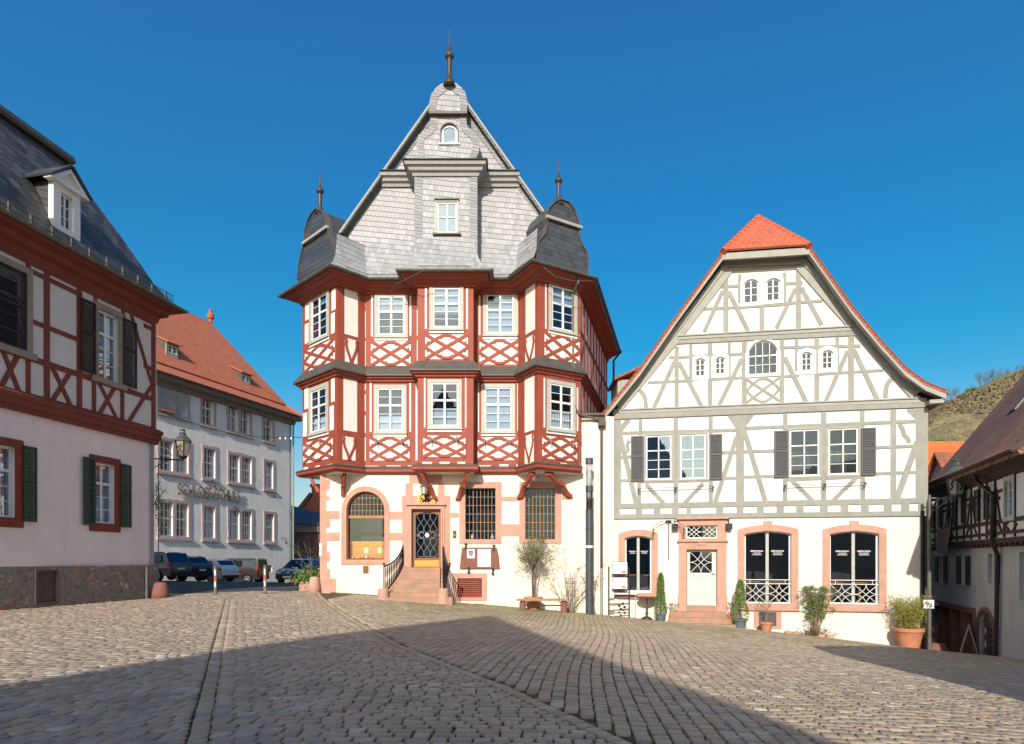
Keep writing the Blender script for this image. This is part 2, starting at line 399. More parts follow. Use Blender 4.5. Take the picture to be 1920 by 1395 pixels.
# ---------------------------------------------------------------- ground height
GP = [(0, 0, -1.6), (0, 6, -1.62), (-3, 6, -1.6), (3, 6, -1.68), (-15.3, 19.15, -1.5), (-14.15, 25.35, -1.48), (-8.1, 27, -1.36), (-8.8, 25, -1.36), (-4, 24.9, -1.62), (2.9, 27, -2.24),
      (4.29, 27.5, -2.4), (8.2, 26.6, -2.75), (12.4, 25.7, -3.1), (16, 24.75, -3.5), (15.6, 19.7, -3.05), (19.2, 29.6, -4.2), (21, 36, -5.0), (-20.5, 37, -1.2), (-19.5, 47, -1.76), (-18.9, 53.6, -2.1),
      (-11.5, 26, -1.34), (-13.4, 41, -1.45), (9, 18.5, -2.62), (2.5, 14, -1.9), (10, 11, -2.35), (14, 14, -2.8), (-6, 14, -1.55), (-2, 20, -1.75), (0, -20, -1.6), (-20, 0, -1.5), (20, 0, -2.6), (-12, 60, -2.3), (8, 22, -2.4)]
_A = np.array(GP); _n = len(GP)
def _phi(x, y): return np.sqrt((x[..., None] - _A[:, 0]) ** 2 + (y[..., None] - _A[:, 1]) ** 2 + 4)
_Mx = np.zeros((_n + 3, _n + 3)); _Mx[:_n, :_n] = _phi(_A[:, 0], _A[:, 1]) + np.eye(_n) * -.02
_Mx[:_n, _n] = 1; _Mx[:_n, _n + 1:] = _A[:, :2]; _Mx[_n, :_n] = 1; _Mx[_n + 1:, :_n] = _A[:, :2].T
_W = np.linalg.solve(_Mx, np.concatenate([_A[:, 2], [0, 0, 0]]))
def gh(x, y):
    x = np.clip(np.asarray(x, float), -45, 32); y = np.clip(np.asarray(y, float), -25, 70)
    return _phi(x, y) @ _W[:_n] + _W[_n] + x * _W[_n + 1] + y * _W[_n + 2]
def g1(x, y): return float(gh(np.array([x]), np.array([y]))[0])
def at(px, Y, z=None):
    X = (px - CX) / FX * Y; return (X, Y, g1(X, Y) if z is None else z)
# ================================================================ RED HALF-TIMBERED HOUSE
C2 = (540, 500, 3); C3 = (540, 840, 3.097); C1 = (500, 40, 2.743); C5B = (780, 50, 5.165)
P2, P1, W1 = (-9.2, 28.1), (-7.13, 26.08), (-6.2, 27.0)
B0, B1, B2, B3 = (-3.87, 27.0), (-3.87, 26.25), (-1.58, 26.25), (-1.58, 27.0)
W2, P3, P4 = (.25, 27.0), (1.03, 25.65), (2.82, 26.7)
SD = (.265, .964)
PS = (P4[0] + SD[0] * 9.6, P4[1] + SD[1] * 9.6)
PL = (-8.1, 29.2)
path = [PL, P2, P1, W1, B0, B1, B2, B3, W2, P3, P4, PS]
house = thing('half_timbered_house', 'tall red half-timbered house with grey slate gable, corner oriels and three spires', 'house', (-2.6, 27, -1.6))
H = house
def fr(a, b, crop=C2): return F(a[0], a[1], b[0] - a[0], b[1] - a[1], crop)
def ln(a, b): return math.hypot(a[0] - b[0], a[1] - b[1])
ZT, ZB = 11.35, 3.66
def lattice(par, f, r, wd=.13, d=.0):
    u0, u1, z0, z1 = r; w_, h_ = u1 - u0, z1 - z0; mb = MB(); c = .25 * wd
    f.bar(mb, (u0, z0), (u1, z1), wd, d, d + .03); f.bar(mb, (u0, z1), (u1, z0), wd, d, d + .03)
    for s in (1, -1):
        pts = []
        for i in range(17):
            t = i / 16; v = .5 + s * (.03 + .43 * math.sin(PI * t) ** 1.25); pts.append((u0 + w_ * t, z0 + h_ * v))
        f.line(mb, pts, wd * .85, d, d + .032)
        for t, q in ((.38, 1), (.62, -1), (.06, 1), (.94, -1)):   # little thorns on the braces
            v = .5 + s * (.03 + .43 * math.sin(PI * t) ** 1.25) - s * (.06 if .3 < t < .7 else -.10)
            cx_, cz = u0 + w_ * t, z0 + h_ * v
            f.bar(mb, (cx_ - .05, cz + .05), (cx_ + .05, cz - .05), .02, d, d + .026); f.bar(mb, (cx_ - .05, cz - .05), (cx_ + .05, cz + .05), .02, d, d + .026)
    mb.build('lattice_brace', REDT, par)
def ybrace(par, f, r):
    u0, u1, z0, z1 = r; w_, h_ = u1 - u0, z1 - z0; mb = MB(); um = (u0 + u1) / 2
    for s in (1, -1):
        pts = [(um + s * w_ * x, z0 + h_ * y) for x, y in ((.03, 0), (.06, .15), (.2, .35), (.36, .55), (.44, .75), (.4, .9), (.47, 1))]
        f.line(mb, pts, .1, 0, .03)
    f.bar(mb, (um, z0), (um, z0 + h_ * .2), .16, 0, .028)
    mb.build('curved_brace', RED, par)
def red_face(a, b, panels, wins, xs, ys=(), dent=(), name='timber_wall'):
    f = fr(a, b); L = ln(a, b); holes = []; pm = MB()
    for r in panels:
        u0, u1, z0, z1 = f.rect(*r); u0 = max(u0, .03); u1 = min(u1, L - .03)
        f.box(pm, u0, u1, z0, z1, 0, .006 + jit() * .3)
    for r in dent:
        u0, u1, z0, z1 = f.rect(*r); u0 = max(u0, .02); u1 = min(u1, L - .02)
        f.box(pm, u0, u1, z0, z1, 0, .006)
    for r in list(xs) + list(ys):
        u0, u1, z0, z1 = f.rect(*r); f.box(pm, u0, u1, z0, z1, 0, .008)
    pm.build('plaster_infill', WHITE, H)
    for r in xs: lattice(H, f, f.rect(*r))
    for r in ys: ybrace(H, f, f.rect(*r))
    for r, cu, gm in wins:
        u0, u1, z0, z1 = f.rect(*r); s = .13 * (u1 - u0) / 1.4 + .02
        hole = (u0 + s, u1 - s, z0 + s * .7, z1 - s); holes.append(rloop(*hole))
        o = sash(H, f, *hole, -.03, 2, 2, 3, .37, b=.055, g=.02, mid=.08, curt=cu, gm=gm)
        cs = MB(); f.prism(cs, [rloop(u0, u1, z0, z1), rloop(*hole)], -.02, .05); cs.build('casing', GPAINT, o, bevel=.006)
        bx(o, f, u0 - .03, u1 + .03, z0 - .035, z0, -.01, .11, GPAINT, 'sill'); bx(o, f, u0 - .01, u1 + .01, z0 - .14, z0 - .037, 0, .045, WPAINT, 'apron')
    e = .006 if abs(b[0] - a[0]) < .01 else 0
    wm = MB(); f.prism(wm, [[(e, ZB), (L - e, ZB), (L - e, ZT), (e, ZT)]] + holes, -.22, 0)
    wm.build(name, RED, H)
    return f
net = ('net', 0, .36); bl = ('blind', .62, 1); blm = ('blind', .35, 1); bla = ('blind', .0, 1)
red_face(PL, P2, [], [], [])
red_face(P2, P1, [(97, 190, 118, 300), (95, 320, 116, 432), (245, 125, 268, 245), (242, 260, 263, 375), (93, 672, 115, 800), (85, 822, 108, 955), (243, 628, 263, 760), (235, 783, 258, 920), (130, 642, 228, 650)],
         [((125, 148, 232, 415), None, GL), ((120, 668, 228, 940), ('net', 0, .33), GL)], [(95, 440, 263, 565), (87, 973, 252, 1092)], dent=[(88, 1128, 112, 1148), (155, 1119, 180, 1139), (223, 1110, 250, 1130)])
red_face(P1, W1, [(318, 130, 393, 388), (312, 634, 388, 925)], [], [], [(320, 408, 390, 548), (307, 958, 380, 1088)], dent=[(322, 1112, 375, 1130)])
red_face(W1, B0, [(417, 150, 437, 228), (417, 250, 434, 398), (417, 420, 434, 560), (467, 150, 478, 392), (683, 150, 694, 388), (725, 145, 740, 218), (725, 240, 740, 388), (725, 415, 737, 550),
                  (415, 645, 432, 695), (413, 718, 432, 812), (410, 838, 428, 935), (408, 960, 424, 1092), (460, 645, 470, 930), (490, 643, 672, 653), (683, 643, 692, 928), (718, 640, 728, 1090)],
         [((487, 147, 675, 398), ('blind', .6, 1), GL), ((483, 665, 668, 938), net, GL)], [(467, 420, 690, 557), (460, 958, 683, 1090)], dent=[(402, 1120, 510, 1138), (553, 1118, 633, 1136), (675, 1118, 722, 1136)])
red_face(B0, B1, [], [], [])
red_face(B1, B2, [(770, 100, 781, 350), (1002, 100, 1012, 350), (765, 620, 773, 905), (996, 620, 1003, 905), (790, 612, 975, 620)],
         [((795, 100, 988, 356), blm, GL), ((785, 634, 978, 912), ('net', 0, .4), GL)], [(772, 382, 1012, 520), (760, 950, 998, 1070)], dent=[(755, 1098, 810, 1116), (853, 1098, 910, 1116), (953, 1098, 997, 1116)])
red_face(B2, B3, [], [], [])
red_face(B3, W2, [(1073, 143, 1082, 385), (1302, 135, 1308, 380), (1069, 643, 1075, 930), (1293, 633, 1302, 922), (1095, 637, 1275, 646)],
         [((1097, 137, 1290, 390), ('blind', .05, .9), GL), ((1087, 660, 1278, 935), bla, GL)], [(1077, 410, 1306, 550), (1066, 960, 1300, 1088)], dent=[(1064, 1117, 1140, 1135), (1190, 1112, 1240, 1133), (1285, 1112, 1318, 1132)])
red_face(W2, P3, [(1337, 110, 1390, 368), (1332, 612, 1386, 926)], [], [], [(1335, 392, 1388, 550), (1332, 945, 1383, 1102)], dent=[(1340, 1102, 1366, 1120)])
red_face(P3, P4, [(1446, 100, 1454, 350), (1438, 625, 1446, 905), (1465, 618, 1612, 626), (1624, 680, 1632, 925)],
         [((1465, 100, 1625, 372), ('blind', .65, 1), GL), ((1455, 645, 1615, 928), ('net', 0, .42), GL)], [(1443, 386, 1640, 528), (1430, 960, 1626, 1086)], dent=[(1433, 1099, 1470, 1117), (1532, 1104, 1568, 1124)])
# right side wall in perspective
fs = F(P4[0], P4[1], SD[0], SD[1]); wm = MB(); fs.box(wm, .02, 9.6, ZB, ZT + .2, -.25, 0); wm.build('side_wall', WHITE, H)
tm = MB()
for z in (11.15, 9.6, 8.1, 7.55, 6.2, 4.9): fs.bar(tm, (0, z), (9.6, z), .17, 0, .03)
for i in range(10): fs.bar(tm, (.1 + i * .98, ZB), (.1 + i * .98, ZT), .15, 0, .035)
for i in range(0, 9, 3): fs.bar(tm, (.1 + i * .98, 8.1), (1.08 + i * .98, 9.6), .13, 0, .025); fs.bar(tm, (.1 + i * .98, 4.9), (1.08 + i * .98, 6.2), .13, 0, .025)
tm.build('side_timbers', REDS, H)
# mouldings following the oriels
MB().sweep(path, [(0, 11.17), (.08, 11.17), (.1, 11.26), (.22, 11.30), (.25, 11.37), (.46, 11.42), (.50, 11.48), (.62, 11.51), (.62, 11.56), (0, 11.56)]).build('cornice', RED, H)
MB().sweep(path, [(0, 8.16), (.04, 8.16), (.30, 7.76), (.30, 7.70), (0, 7.70)]).build('flashing_band', LEAD, H)
MB().sweep(path, [(0, 7.698), (.22, 7.698), (.2, 7.62), (.1, 7.58), (.08, 7.5), (0, 7.47)]).build('string_course', RED, H)
path2 = path[:-1]
MB().sweep(path2, [(0, 3.62), (.1, 3.62), (.2, 3.70), (.2, 3.83), (0, 3.83)]).build('base_moulding', RED, H)
MB().sweep(path2, [(.001, 3.96), (.23, 3.87), (.23, 3.833), (.001, 3.833)]).build('drip_flashing', LEAD, H)
def gutter(par, path, d, z, r=.085, name='gutter', mat=None):
    pr = [(d + r * math.cos(t), z + r * math.sin(t)) for t in [PI + PI * i / 6 for i in range(7)]] + [(d + r * .8, z - .0), (d + r * .7 * math.cos(PI * 1.5), z - r * .7), (d - r * .8, z)]
    return MB().sweep(path, pr).build(name, mat or GUT, par)
gutter(H, path, .70, 11.60)
sk = [(.68, 11.58), (.70, 11.64), (.42, 11.9), (.18, 12.34), (.06, 12.9), (.0, 13.3), (-.15, 13.3), (-.15, 11.58)]
MB().sweep(path[1:-1], sk, [1, 2, 3, 4, 5, 6, 7]).build('slate_skirt', SLF, H)
sk2 = [(.68, 11.58), (.70, 11.64), (.42, 11.82), (.2, 12.0), (.1, 12.3), (0, 12.3), (-.15, 12.25), (-.15, 11.58)]
for sg_ in ([0], [8]): MB().sweep(path[1:-1], sk2, sg_).build('turret_skirt', SLD, H)
# guards along the skirt
for a, b in zip(path[1:-2], path[2:-1]):
    L = ln(a, b)
    if L < 1.2: continue
    sg = MB()
    f = fr(a, b); n = int(L / .35)
    for i in range(n): sg.add([f.P((i + .5) * L / n + e, 11.68, .62 + g) for e, g in ((-.01, 0), (.01, 0))] + [f.P((i + .5) * L / n + e, 11.82, .56) for e in (.01, -.01)], [(0, 1, 2, 3)])
    sg.tube([f.P(.1, 11.8, .57), f.P(L - .1, 11.8, .57)], .012, 5)
    sg.build('snow_guard', GUT, H)
# oriel floors
for pts in ([PL, P2, P1, W1, (-8.1, 27.0)], [B0, B1, B2, B3], [W2, P3, P4, (2.82, 27.0)]):
    mb = MB(); n = len(pts); mb.add([(x, y, z) for z in (3.6, 3.70) for x, y in pts], [tuple(range(n)), tuple(range(n, 2 * n))] + [(i, (i + 1) % n, n + (i + 1) % n, n + i) for i in range(n)])
    mb.build('oriel_floor', WHITE, H)
# ---- slate gable, roof
FW = F(0, 27, 1, 0, C3); AX, AZ, SL = -2.63, 20.15, 1.415
gx0, gx1 = AX - 5.2, AX + 5.2; gz = AZ - SL * 5.2
F1 = F(0, 27, 1, 0, C1)
mb = MB(); FW.prism(mb, [(gx0, 11.5), (gx1, 11.5), (gx1, gz), (AX, AZ), (gx0, gz)], -.3, -.02); mb.build('slate_gable', SLF, H)
def roofq(mb, a, b, back): mb.add([a, b, tuple(Vector(b) + back), tuple(Vector(a) + back)], [(0, 1, 2, 3)])
bk = Vector((SD[0] * 10, SD[1] * 10, 0)); mb = MB(); fy = 26.72; ew = 5.9
for s, k_ in ((-1, 4.6), (1, 4.15)):
    L_ = [(AX, fy), (AX + s * k_, fy), (AX + s * k_, 28.6), (AX + s * ew, 28.6)]; L_ = [(x + .2749 * (y - fy), y, AZ + .08 - SL * abs(x - AX)) for x, y in L_]; a_, b_ = Vector((AX + s * ew, fy, AZ + .08 - SL * ew)) + bk, Vector(L_[0]) + bk
    mb.add(L_ + [tuple(a_), tuple(b_)], [(0, 1, 2, 3, 4, 5)])
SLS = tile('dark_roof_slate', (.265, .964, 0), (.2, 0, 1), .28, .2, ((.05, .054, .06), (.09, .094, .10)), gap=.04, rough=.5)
mb.build('roof', SLS, H, solid=.16)
# rake boards
rb_ = MB()
for s, k_ in ((-1, 4.65), (1, 4.2)):
    FW.prism(rb_, [(AX, AZ - .07), (AX + s * k_, AZ - .07 - SL * k_), (AX + s * k_, AZ + .06 - SL * k_), (AX, AZ + .06)], .24, .30)
rb_.build('bargeboard', GREYL, H)
brd = MB()
for s in (-1, 1):
    FW.prism(brd, [(AX + s * .3, AZ - 1.05), (AX + s * 4.5, AZ - 1.05 - SL * 3.95), (AX + s * 4.5, AZ - .2 - SL * 4.5), (AX, AZ - .15)], -.02, .012)
brd.build('slate_verge', SLB, H)
# bay running up the gable
bu0, bu1 = -4.0, -1.42
fb = F(0, 26.25, 1, 0, (0, 0, 1)); wr = fb.rect(819, 379, 857, 437)
mb = MB(); fb.prism(mb, [[(bu0, 11.9), (bu1, 11.9), (bu1, 16.0), (bu0, 16.0)], rloop(*wr)], -.75, 0); mb.build('slate_bay', SLF, H)
for a in (bu0, bu1 - .32): bx(H, fb, a, a + .32, 12.0, 15.7, 0, .02, SLB, 'slate_corner_border', 0)
o = sash(H, fb, *wr, -.06, 2, 1, 1, .47, b=.06, mid=.04, gm=GLB); ring(o, fb, *wr, .07, -.02, .04, GPAINT, name='casing', bot=.03); bx(o, fb, wr[0] - .16, wr[1] + .16, wr[2] - .1, wr[2] - .03, 0, .12, LEAD, 'sill'); bx(o, fb, wr[0] - .1, wr[1] + .1, wr[3] + .07, wr[3] + .13, 0, .1, LEAD, 'drip')
bx(H, fb, bu0 + .1, bu1 - .1, 12.2, 15.6, -.6, -.55, ROOM, 'room', 0)
px0, px1 = F1.uz(590, 820)[0], F1.uz(1300, 820)[0]
cp = [(px0, 27), (bu0, 27), (bu0, 26.25), (bu1, 26.25), (bu1, 27), (px1, 27)]
MB().sweep(cp, [(0, 15.72), (.06, 15.72), (.1, 15.84), (.2, 15.88), (.24, 16.0), (.34, 16.04), (.38, 16.18), (0, 16.18)]).build('gable_cornice', M('slate_grey_moulding', (.36, .365, .36), (.30, .305, .30), 3, .7, .2, 30), H)
MB().sweep(cp, [(-.02, 16.182), (.44, 16.182), (.42, 16.23), (-.02, 16.42)]).build('cornice_slating', SLD, H)
MB().sweep([(bu0 - .0, 27), (bu0, 26.25), (bu1, 26.25), (bu1, 27)], [(-.02, 11.66), (.68, 11.65), (.4, 11.87), (.1, 12.2), (.0, 12.6), (-.02, 12.6)]).build('bay_skirt', SLF, H)
# curved top gable
ft = F(0, 26.5, 1, 0, C5B)
def outl(f, pts): return [f.uz(a, b) for a, b in pts]
low = [(20, 1330), (15, 1200), (5, 1130), (18, 1075), (60, 1040), (110, 1008), (138, 960), (142, 900), (132, 850), (300, 845), (478, 850), (487, 900), (492, 960), (522, 1010), (570, 1042), (607, 1090), (618, 1150), (602, 1225), (582, 1270), (600, 1330)]
top = [(135, 850), (136, 760), (152, 690), (190, 622), (240, 582), (300, 556), (345, 553), (395, 572), (440, 610), (478, 668), (496, 740), (496, 850)]
ar = ft.rect(243, 938, 402, 1132)
mb = MB(); ft.prism(mb, [list(reversed(outl(ft, low))), rloop(*ar, (ar[1] - ar[0]) / 2)], -.6, 0); mb.build('curved_gable', SLF, H)
mb = MB(); ft.prism(mb, list(reversed(outl(ft, top))), -1.2, .14); mb.build('curved_gable_cap', SLF, H)
bd = MB()
for pts, d in ((low[:9], .02), (low[10:], .02), (top, .16)):
    q = outl(ft, pts); cx_ = ft.uz(318, 700)[0]
    q2 = [(u + (.14 if u < cx_ - .25 else -.14 if u > cx_ + .25 else 0), z - (.16 if pts is top and abs(u - cx_) < .6 else 0)) for u, z in q]
    ft.line(bd, q2, .3, d - .03, d)
bd.build('slate_border', SLB, H)
bx(H, ft, ft.uz(128, 0)[0], ft.uz(498, 0)[0], ft.uz(0, 870)[1], ft.uz(0, 845)[1], 0, .19, LEAD, 'cap_ledge')
o = sash(H, ft, *ar, -.12, 1, 0, 1, b=.1, arch=(ar[1] - ar[0]) / 2, gm=GLB); bx(o, ft, ar[0] - .1, ar[1] + .1, ar[2] - .06, ar[2], -.1, .06, WPAINT, 'sill')
oa = MB(); ft.prism(oa, [rloop(ar[0] - .05, ar[1] + .05, ar[2], ar[3] + .05, (ar[1] - ar[0]) / 2 + .05), rloop(ar[0], ar[1], ar[2], ar[3], (ar[1] - ar[0]) / 2)], -.1, .03); oa.build('casing', LEAD, o)
def finial(par, c, h, s=1):
    MB().lathe([(.26 * s, -.14), (.2 * s, -.02), (.12 * s, .14 * s), (.09 * s, .4 * s), (.1 * s, h * .40), (.09 * s, h * .43), (.13 * s, h * .45), (.19 * s, h * .48), (.19 * s, h * .50), (.14 * s, h * .55), (.07 * s, h * .59), (.035 * s, h * .72), (.02 * s, h * .95), (.035 * s, h * .97), (.012, h)], c, 14).build('spire', BROWNP, par, smooth=True)
finial(H, (ft.uz(328, 0)[0], 26.3, ft.uz(0, 560)[1] - .05), 2.15, 1)
# corner turret gables
def turret(a, b, left, neck, capi, fin, nm):
    f = fr(a, b, C1).off(.12); L = list(reversed(outl(f, left))); mb = MB(); f.prism(mb, L, -2.6, 0); mb.build('turret_gable', SLD, H)
    e = MB(); ins = [(u * .97 + .03 * L[len(L) // 2][0], z) for u, z in outl(f, left[1:-1])]; f.line(e, outl(f, left), .05, -.2, .05); e.build('turret_edge', LEAD, H)
    (u0, z0), (u1, z1) = f.uz(*neck[0]), f.uz(*neck[1]); zz = (z0 + z1) / 2
    bx(H, f, u0 - .06, u1 + .06, zz - .09, zz + .03, 0, .13, GREYL, 'turret_cornice')
    (u, z) = f.uz(*fin[0]); z2 = f.uz(*fin[1])[1]; p = f.P(u, z - .05, -.15); finial(H, p, z2 - z, .85)
turret(P2, P1, [(160, 1332), (168, 1260), (182, 1190), (198, 1130), (198, 1085), (215, 1022), (235, 985), (258, 962), (285, 975), (302, 1005), (314, 1050), (320, 1090), (345, 1150), (356, 1190), (362, 1245)], ((198, 1128), (316, 1072)), 0, ((258, 962), (261, 755)), 'l')
turret(P3, P4, [(1388, 1240), (1388, 1185), (1398, 1130), (1430, 1092), (1442, 1045), (1436, 1000), (1450, 960), (1480, 928), (1512, 914), (1552, 930), (1582, 970), (1602, 1030), (1608, 1062), (1604, 1102), (1622, 1150), (1645, 1190), (1652, 1240), (1646, 1300), (1656, 1330)], ((1440, 1008), (1610, 1058)), 0, ((1512, 914), (1512, 692)), 'r')
# ---- ground floor
gf = FW; hole = gf.rect(340, 252, 560, 648); aw = (hole[1] - hole[0]) / 2
w1 = gf.rect(1030, 233, 1205, 530); w2 = gf.rect(1378, 232, 1552, 530); dr = gf.rect(718, 355, 888, 692)
vent = gf.rect(985, 757, 1125, 868)
wall = MB(); gf.prism(wall, [[(-8.1, -3.2), (4.3, -3.2), (4.3, 6.05), (2.84, 6.15), (2.84, 3.66), (-8.1, 3.66)], rloop(*hole, aw), rloop(*w1), rloop(*w2), rloop(*dr), rloop(*vent)], -.35, 0)
wall.build('wall', CREAM, H)
mb = MB(); fl = F(-8.1, 39, 0, -1); fl.box(mb, 0, 11.99, -3.2, 3.66, -.3, 0); mb.build('left_side_wall', CREAM, H)
rm = MB(); gf.box(rm, -7.9, 2.7, -1.6, 3.5, -1.5, -1.4); rm.build('room', ROOM, H)
ub = MB(); ub.add([(-8.0, 27.6, 3.9), (2.6, 27.6, 3.9), (2.6, 27.6, 11.4), (-8.0, 27.6, 11.4)], [(0, 1, 2, 3)]); ub.build('upper_room', ROOM, H)
def sr(r, d=.012):
    u0, u1, z0, z1 = gf.rect(*r); u0 = max(u0, -8.098); st = MB(); gf.box(st, u0, u1, z0, z1, 0, d + jit() * .5); st.build('sandstone_block', SAND, H)
for i, (a, b, c) in enumerate([(150, 185, 222), (185, 245, 242), (245, 280, 222), (280, 305, 242), (305, 366, 222), (366, 414, 300), (414, 462, 243), (462, 490, 222), (490, 540, 300), (540, 605, 226), (605, 660, 243), (660, 702, 226), (702, 758, 245), (758, 990, 280)]): sr((172, a, c, b))
for r in [(585, 370, 668, 415), (585, 492, 668, 536), (663, 278, 700, 692), (905, 278, 942, 700), (700, 278, 905, 326), (683, 205, 725, 278), (872, 205, 908, 278), (705, 152, 895, 205), (940, 376, 992, 404), (1239, 282, 1346, 308), (1239, 443, 1346, 512), (1590, 250, 1632, 300)]: sr(r)
ring(H, gf, *hole, gf.uz(590, 0)[0] - hole[1], -.0, .03, SAND, arch=aw, bot=.22)
for q, a in ((w1, 0), (w2, 0)): ring(H, gf, *q, .255, 0, .028, SAND, bot=.20)
ring(H, gf, *vent, .22, 0, .02, SAND, bot=.15)
ir = MB(); gf.prism(ir, [rloop(hole[0], hole[1], hole[2], hole[3], aw), rloop(hole[0] + .06, hole[1] - .03, hole[2] + .05, hole[3] - .05, aw - .04)], -.3, -.06); ir.build('reveal', REDS, H)
def leaded(f, q, cols, rows, arch=0, d=-.2):
    o = MB(); lc = MB(); u0, u1, z0, z1 = q
    n = cols; 
    for i in range(n + 1):
        u = u0 + (u1 - u0) * i / n; zt = (arcz(u, u0, u1, z1, arch) if arch else z1)
        big = i % 2 == 0; f.bar(o if big else lc, (u, z0), (u, zt), .024 if big else .013, d, d + (.03 if big else .012))
    for i in range(rows + 1):
        z = z0 + (z1 - z0) * i / rows; a, b = u0, u1
        if arch and z > z1 - arch: h = math.sqrt(max(0, aw2 * aw2 - (z - (z1 - aw2)) ** 2)) if (aw2 := (u1 - u0) / 2) else 0; a, b = (u0 + u1) / 2 - h, (u0 + u1) / 2 + h
        if b - a > .02: f.bar(lc if i % 2 else o, (a, z), (b, z), .02 if i % 2 == 0 else .013, d, d + (.032 if i % 2 == 0 else .012))
    w_ = o.build('leaded_window', OAK, H); lc.build('lead_came', LEADC, w_)
    p = MB(); f.prism(p, rloop(u0, u1, z0, z1, arch), d - .01, d - .002); p.build('pane', GLL, w_); return w_
zt = gf.uz(450, 398)[1]
leaded(gf, (hole[0], hole[1], zt, hole[3]), 10, 4, aw)
lw = leaded(gf, w1, 8, 6); leaded(gf, w2, 8, 6)
bx(H, gf, hole[0], hole[1], zt - .07, zt + .05, -.22, -.12, OAK, 'transom')
o = bx(H, gf, hole[0] + .03, hole[1] - .03, hole[2] + .02, zt - .07, -.2, -.195, GLD, 'display_pane', 0)
# display behind the arched window
zd = gf.uz(450, 540)[1]; bx(H, gf, hole[0] + .05, hole[1] - .03, hole[2], zd, -.5, -.46, M('orange_display_board', (.75, .33, .07), (.65, .27, .05), 5, .6), 'display_board', 0)
bx(H, gf, hole[0], hole[1], hole[2] - .02, hole[2] + .03, -.5, -.2, OAK, 'display_shelf', 0)
for i in range(15):
    u = ru(hole[0] + .1, hole[1] - .1); s_ = ru(.03, .07)
    MB().lathe([(s_ * .6, 0), (s_, s_ * .8), (s_ * .8, s_ * 1.8), (s_ * .3, s_ * 2.4)], gf.P(u, hole[2] + .03, ru(-.4, -.27)), 8).build('ornament', random.choice([GOLD, WPAINT, TERRA, PAPER]), H, smooth=True)
mb = MB()
for i in range(13):
    u = hole[0] + .1 + i * .11; z = zd - .07 - .06 * abs(math.sin(i * 1.1)); c_ = gf.P(u, z, -.42)
    for k in range(3):
        a = ru(0, 6); mb.add([c_, tuple(Vector(c_) + Vector((math.cos(a) * .07, -.02, math.sin(a) * .07))), tuple(Vector(c_) + Vector((math.cos(a + 1) * .05, .01, math.sin(a + 1) * .07)))], [(0, 1, 2)])
mb.build('garland', M('yellow_leaves', (.85, .6, .12), None, 1, .7), H)
for a in (428, 508): u0, u1, z0, z1 = gf.rect(a, 578, a + 26, 612); bx(H, gf, u0, u1, z0, z1, -.45, -.44, M('pale_green_card', (.5, .75, .5), None, 1, .8), 'card', 0)
for a in (1068, 1185): MB().lathe([(.06, 0), (.07, .1), (.03, .16), (.04, .2)], gf.P(gf.uz(a, 0)[0], w1[2] + .03, -.32), 10).build('lantern_jar', PAPER, H, smooth=True)
vm = MB(); n = 9
for i in range(n):
    z = vent[2] + (vent[3] - vent[2]) * (i + .3) / n; gf.box(vm, vent[0] + .03, vent[1] - .03, z, z + .06, -.1, -.05)
vm.build('cellar_louvre', REDT, H); bx(H, gf, vent[0], vent[1], vent[2], vent[3], -.3, -.28, ROOM, 'vent_shade', 0)
q = gf.rect(437, 685, 466, 727); gm_ = MB()
for i in range(6): gf.bar(gm_, (q[0], q[2] + i * .07), (q[0] + .25, q[2] + i * .07 + .0), .02, 0, .02); gf.bar(gm_, (q[0] + i * .05, q[2]), (q[0] + i * .05, q[3]), .015, 0, .02)
gm_.build('vent_grille', OAK, H); bx(H, gf, *q, .0, .004, ROOM, 'vent_shade', 0)
# door
ring(H, gf, *dr, .07, .0, .09, SAND, name='door_architrave', bot=0); ring(H, gf, dr[0] - .07, dr[1] + .07, dr[2], dr[3] + .07, .09, 0, .055, SAND, name='door_architrave', bot=0)
bx(H, gf, dr[0] - .22, dr[1] + .22, dr[3] + .16, dr[3] + .23, 0, .14, SAND, 'door_cornice')
door = MB(); di = gf.rect(738, 372, 872, 638); du0, du1, dz0, dz1 = dr
gf.prism(door, [rloop(du0 + .03, du1 - .02, dz0, dz1), rloop(di[0], di[1], di[2], di[3], .12)], -.22, -.15); D = door.build('door', DOORW, H)
bx(D, gf, di[0], di[1], di[2], di[3], -.2, -.195, GLD, 'pane', 0); bx(D, gf, du0 + .1, du1 - .08, dz0 + .02, dz0 + .28, -.15, -.135, GOLD, 'kick_plate')
sc = MB(); dc = (di[0] + di[1]) / 2; hw = (di[1] - di[0]) / 2; zc = (di[2] + di[3]) / 2; hh = (di[3] - di[2]) / 2
for s in (1, -1):
    for k in (-1, 0, 1):
        pts = []
        for i in range(29):
            t = i / 28 * 2 * PI; pts.append(gf.P(dc + k * hw * .55 + hw * .30 * math.sin(2 * t), zc + s * (hh * .12 + hh * .42 * (1 - math.cos(t))), -.14))
        sc.tube(pts, .011, 5)
    for k in (-1, 1):
        sc.tube([gf.P(dc + k * hw * (.3 + .6 * i / 12), zc + s * (.05 + .1 * math.sin(i / 2.2)), -.14) for i in range(13)], .011, 5)
sc.build('scrollwork', IRONG, D)
MB().lathe([(.02, -.03), (.09, -.02), (.09, .02), (.02, .03)], (0, 0, 0), 16)
ds = MB(); c_ = gf.P(dc, zc, -.125); ds.add([tuple(Vector(c_) + Vector((math.cos(t) * .09, -.0, math.sin(t) * .09))) for t in [2 * PI * i / 16 for i in range(16)]] + [tuple(Vector(c_) + Vector((math.cos(t) * .09, .02, math.sin(t) * .09))) for t in [2 * PI * i / 16 for i in range(16)]], [tuple(range(16))] + [(i, (i + 1) % 16, 16 + (i + 1) % 16, 16 + i) for i in range(16)]); ds.build('round_notice', PAPER, D)
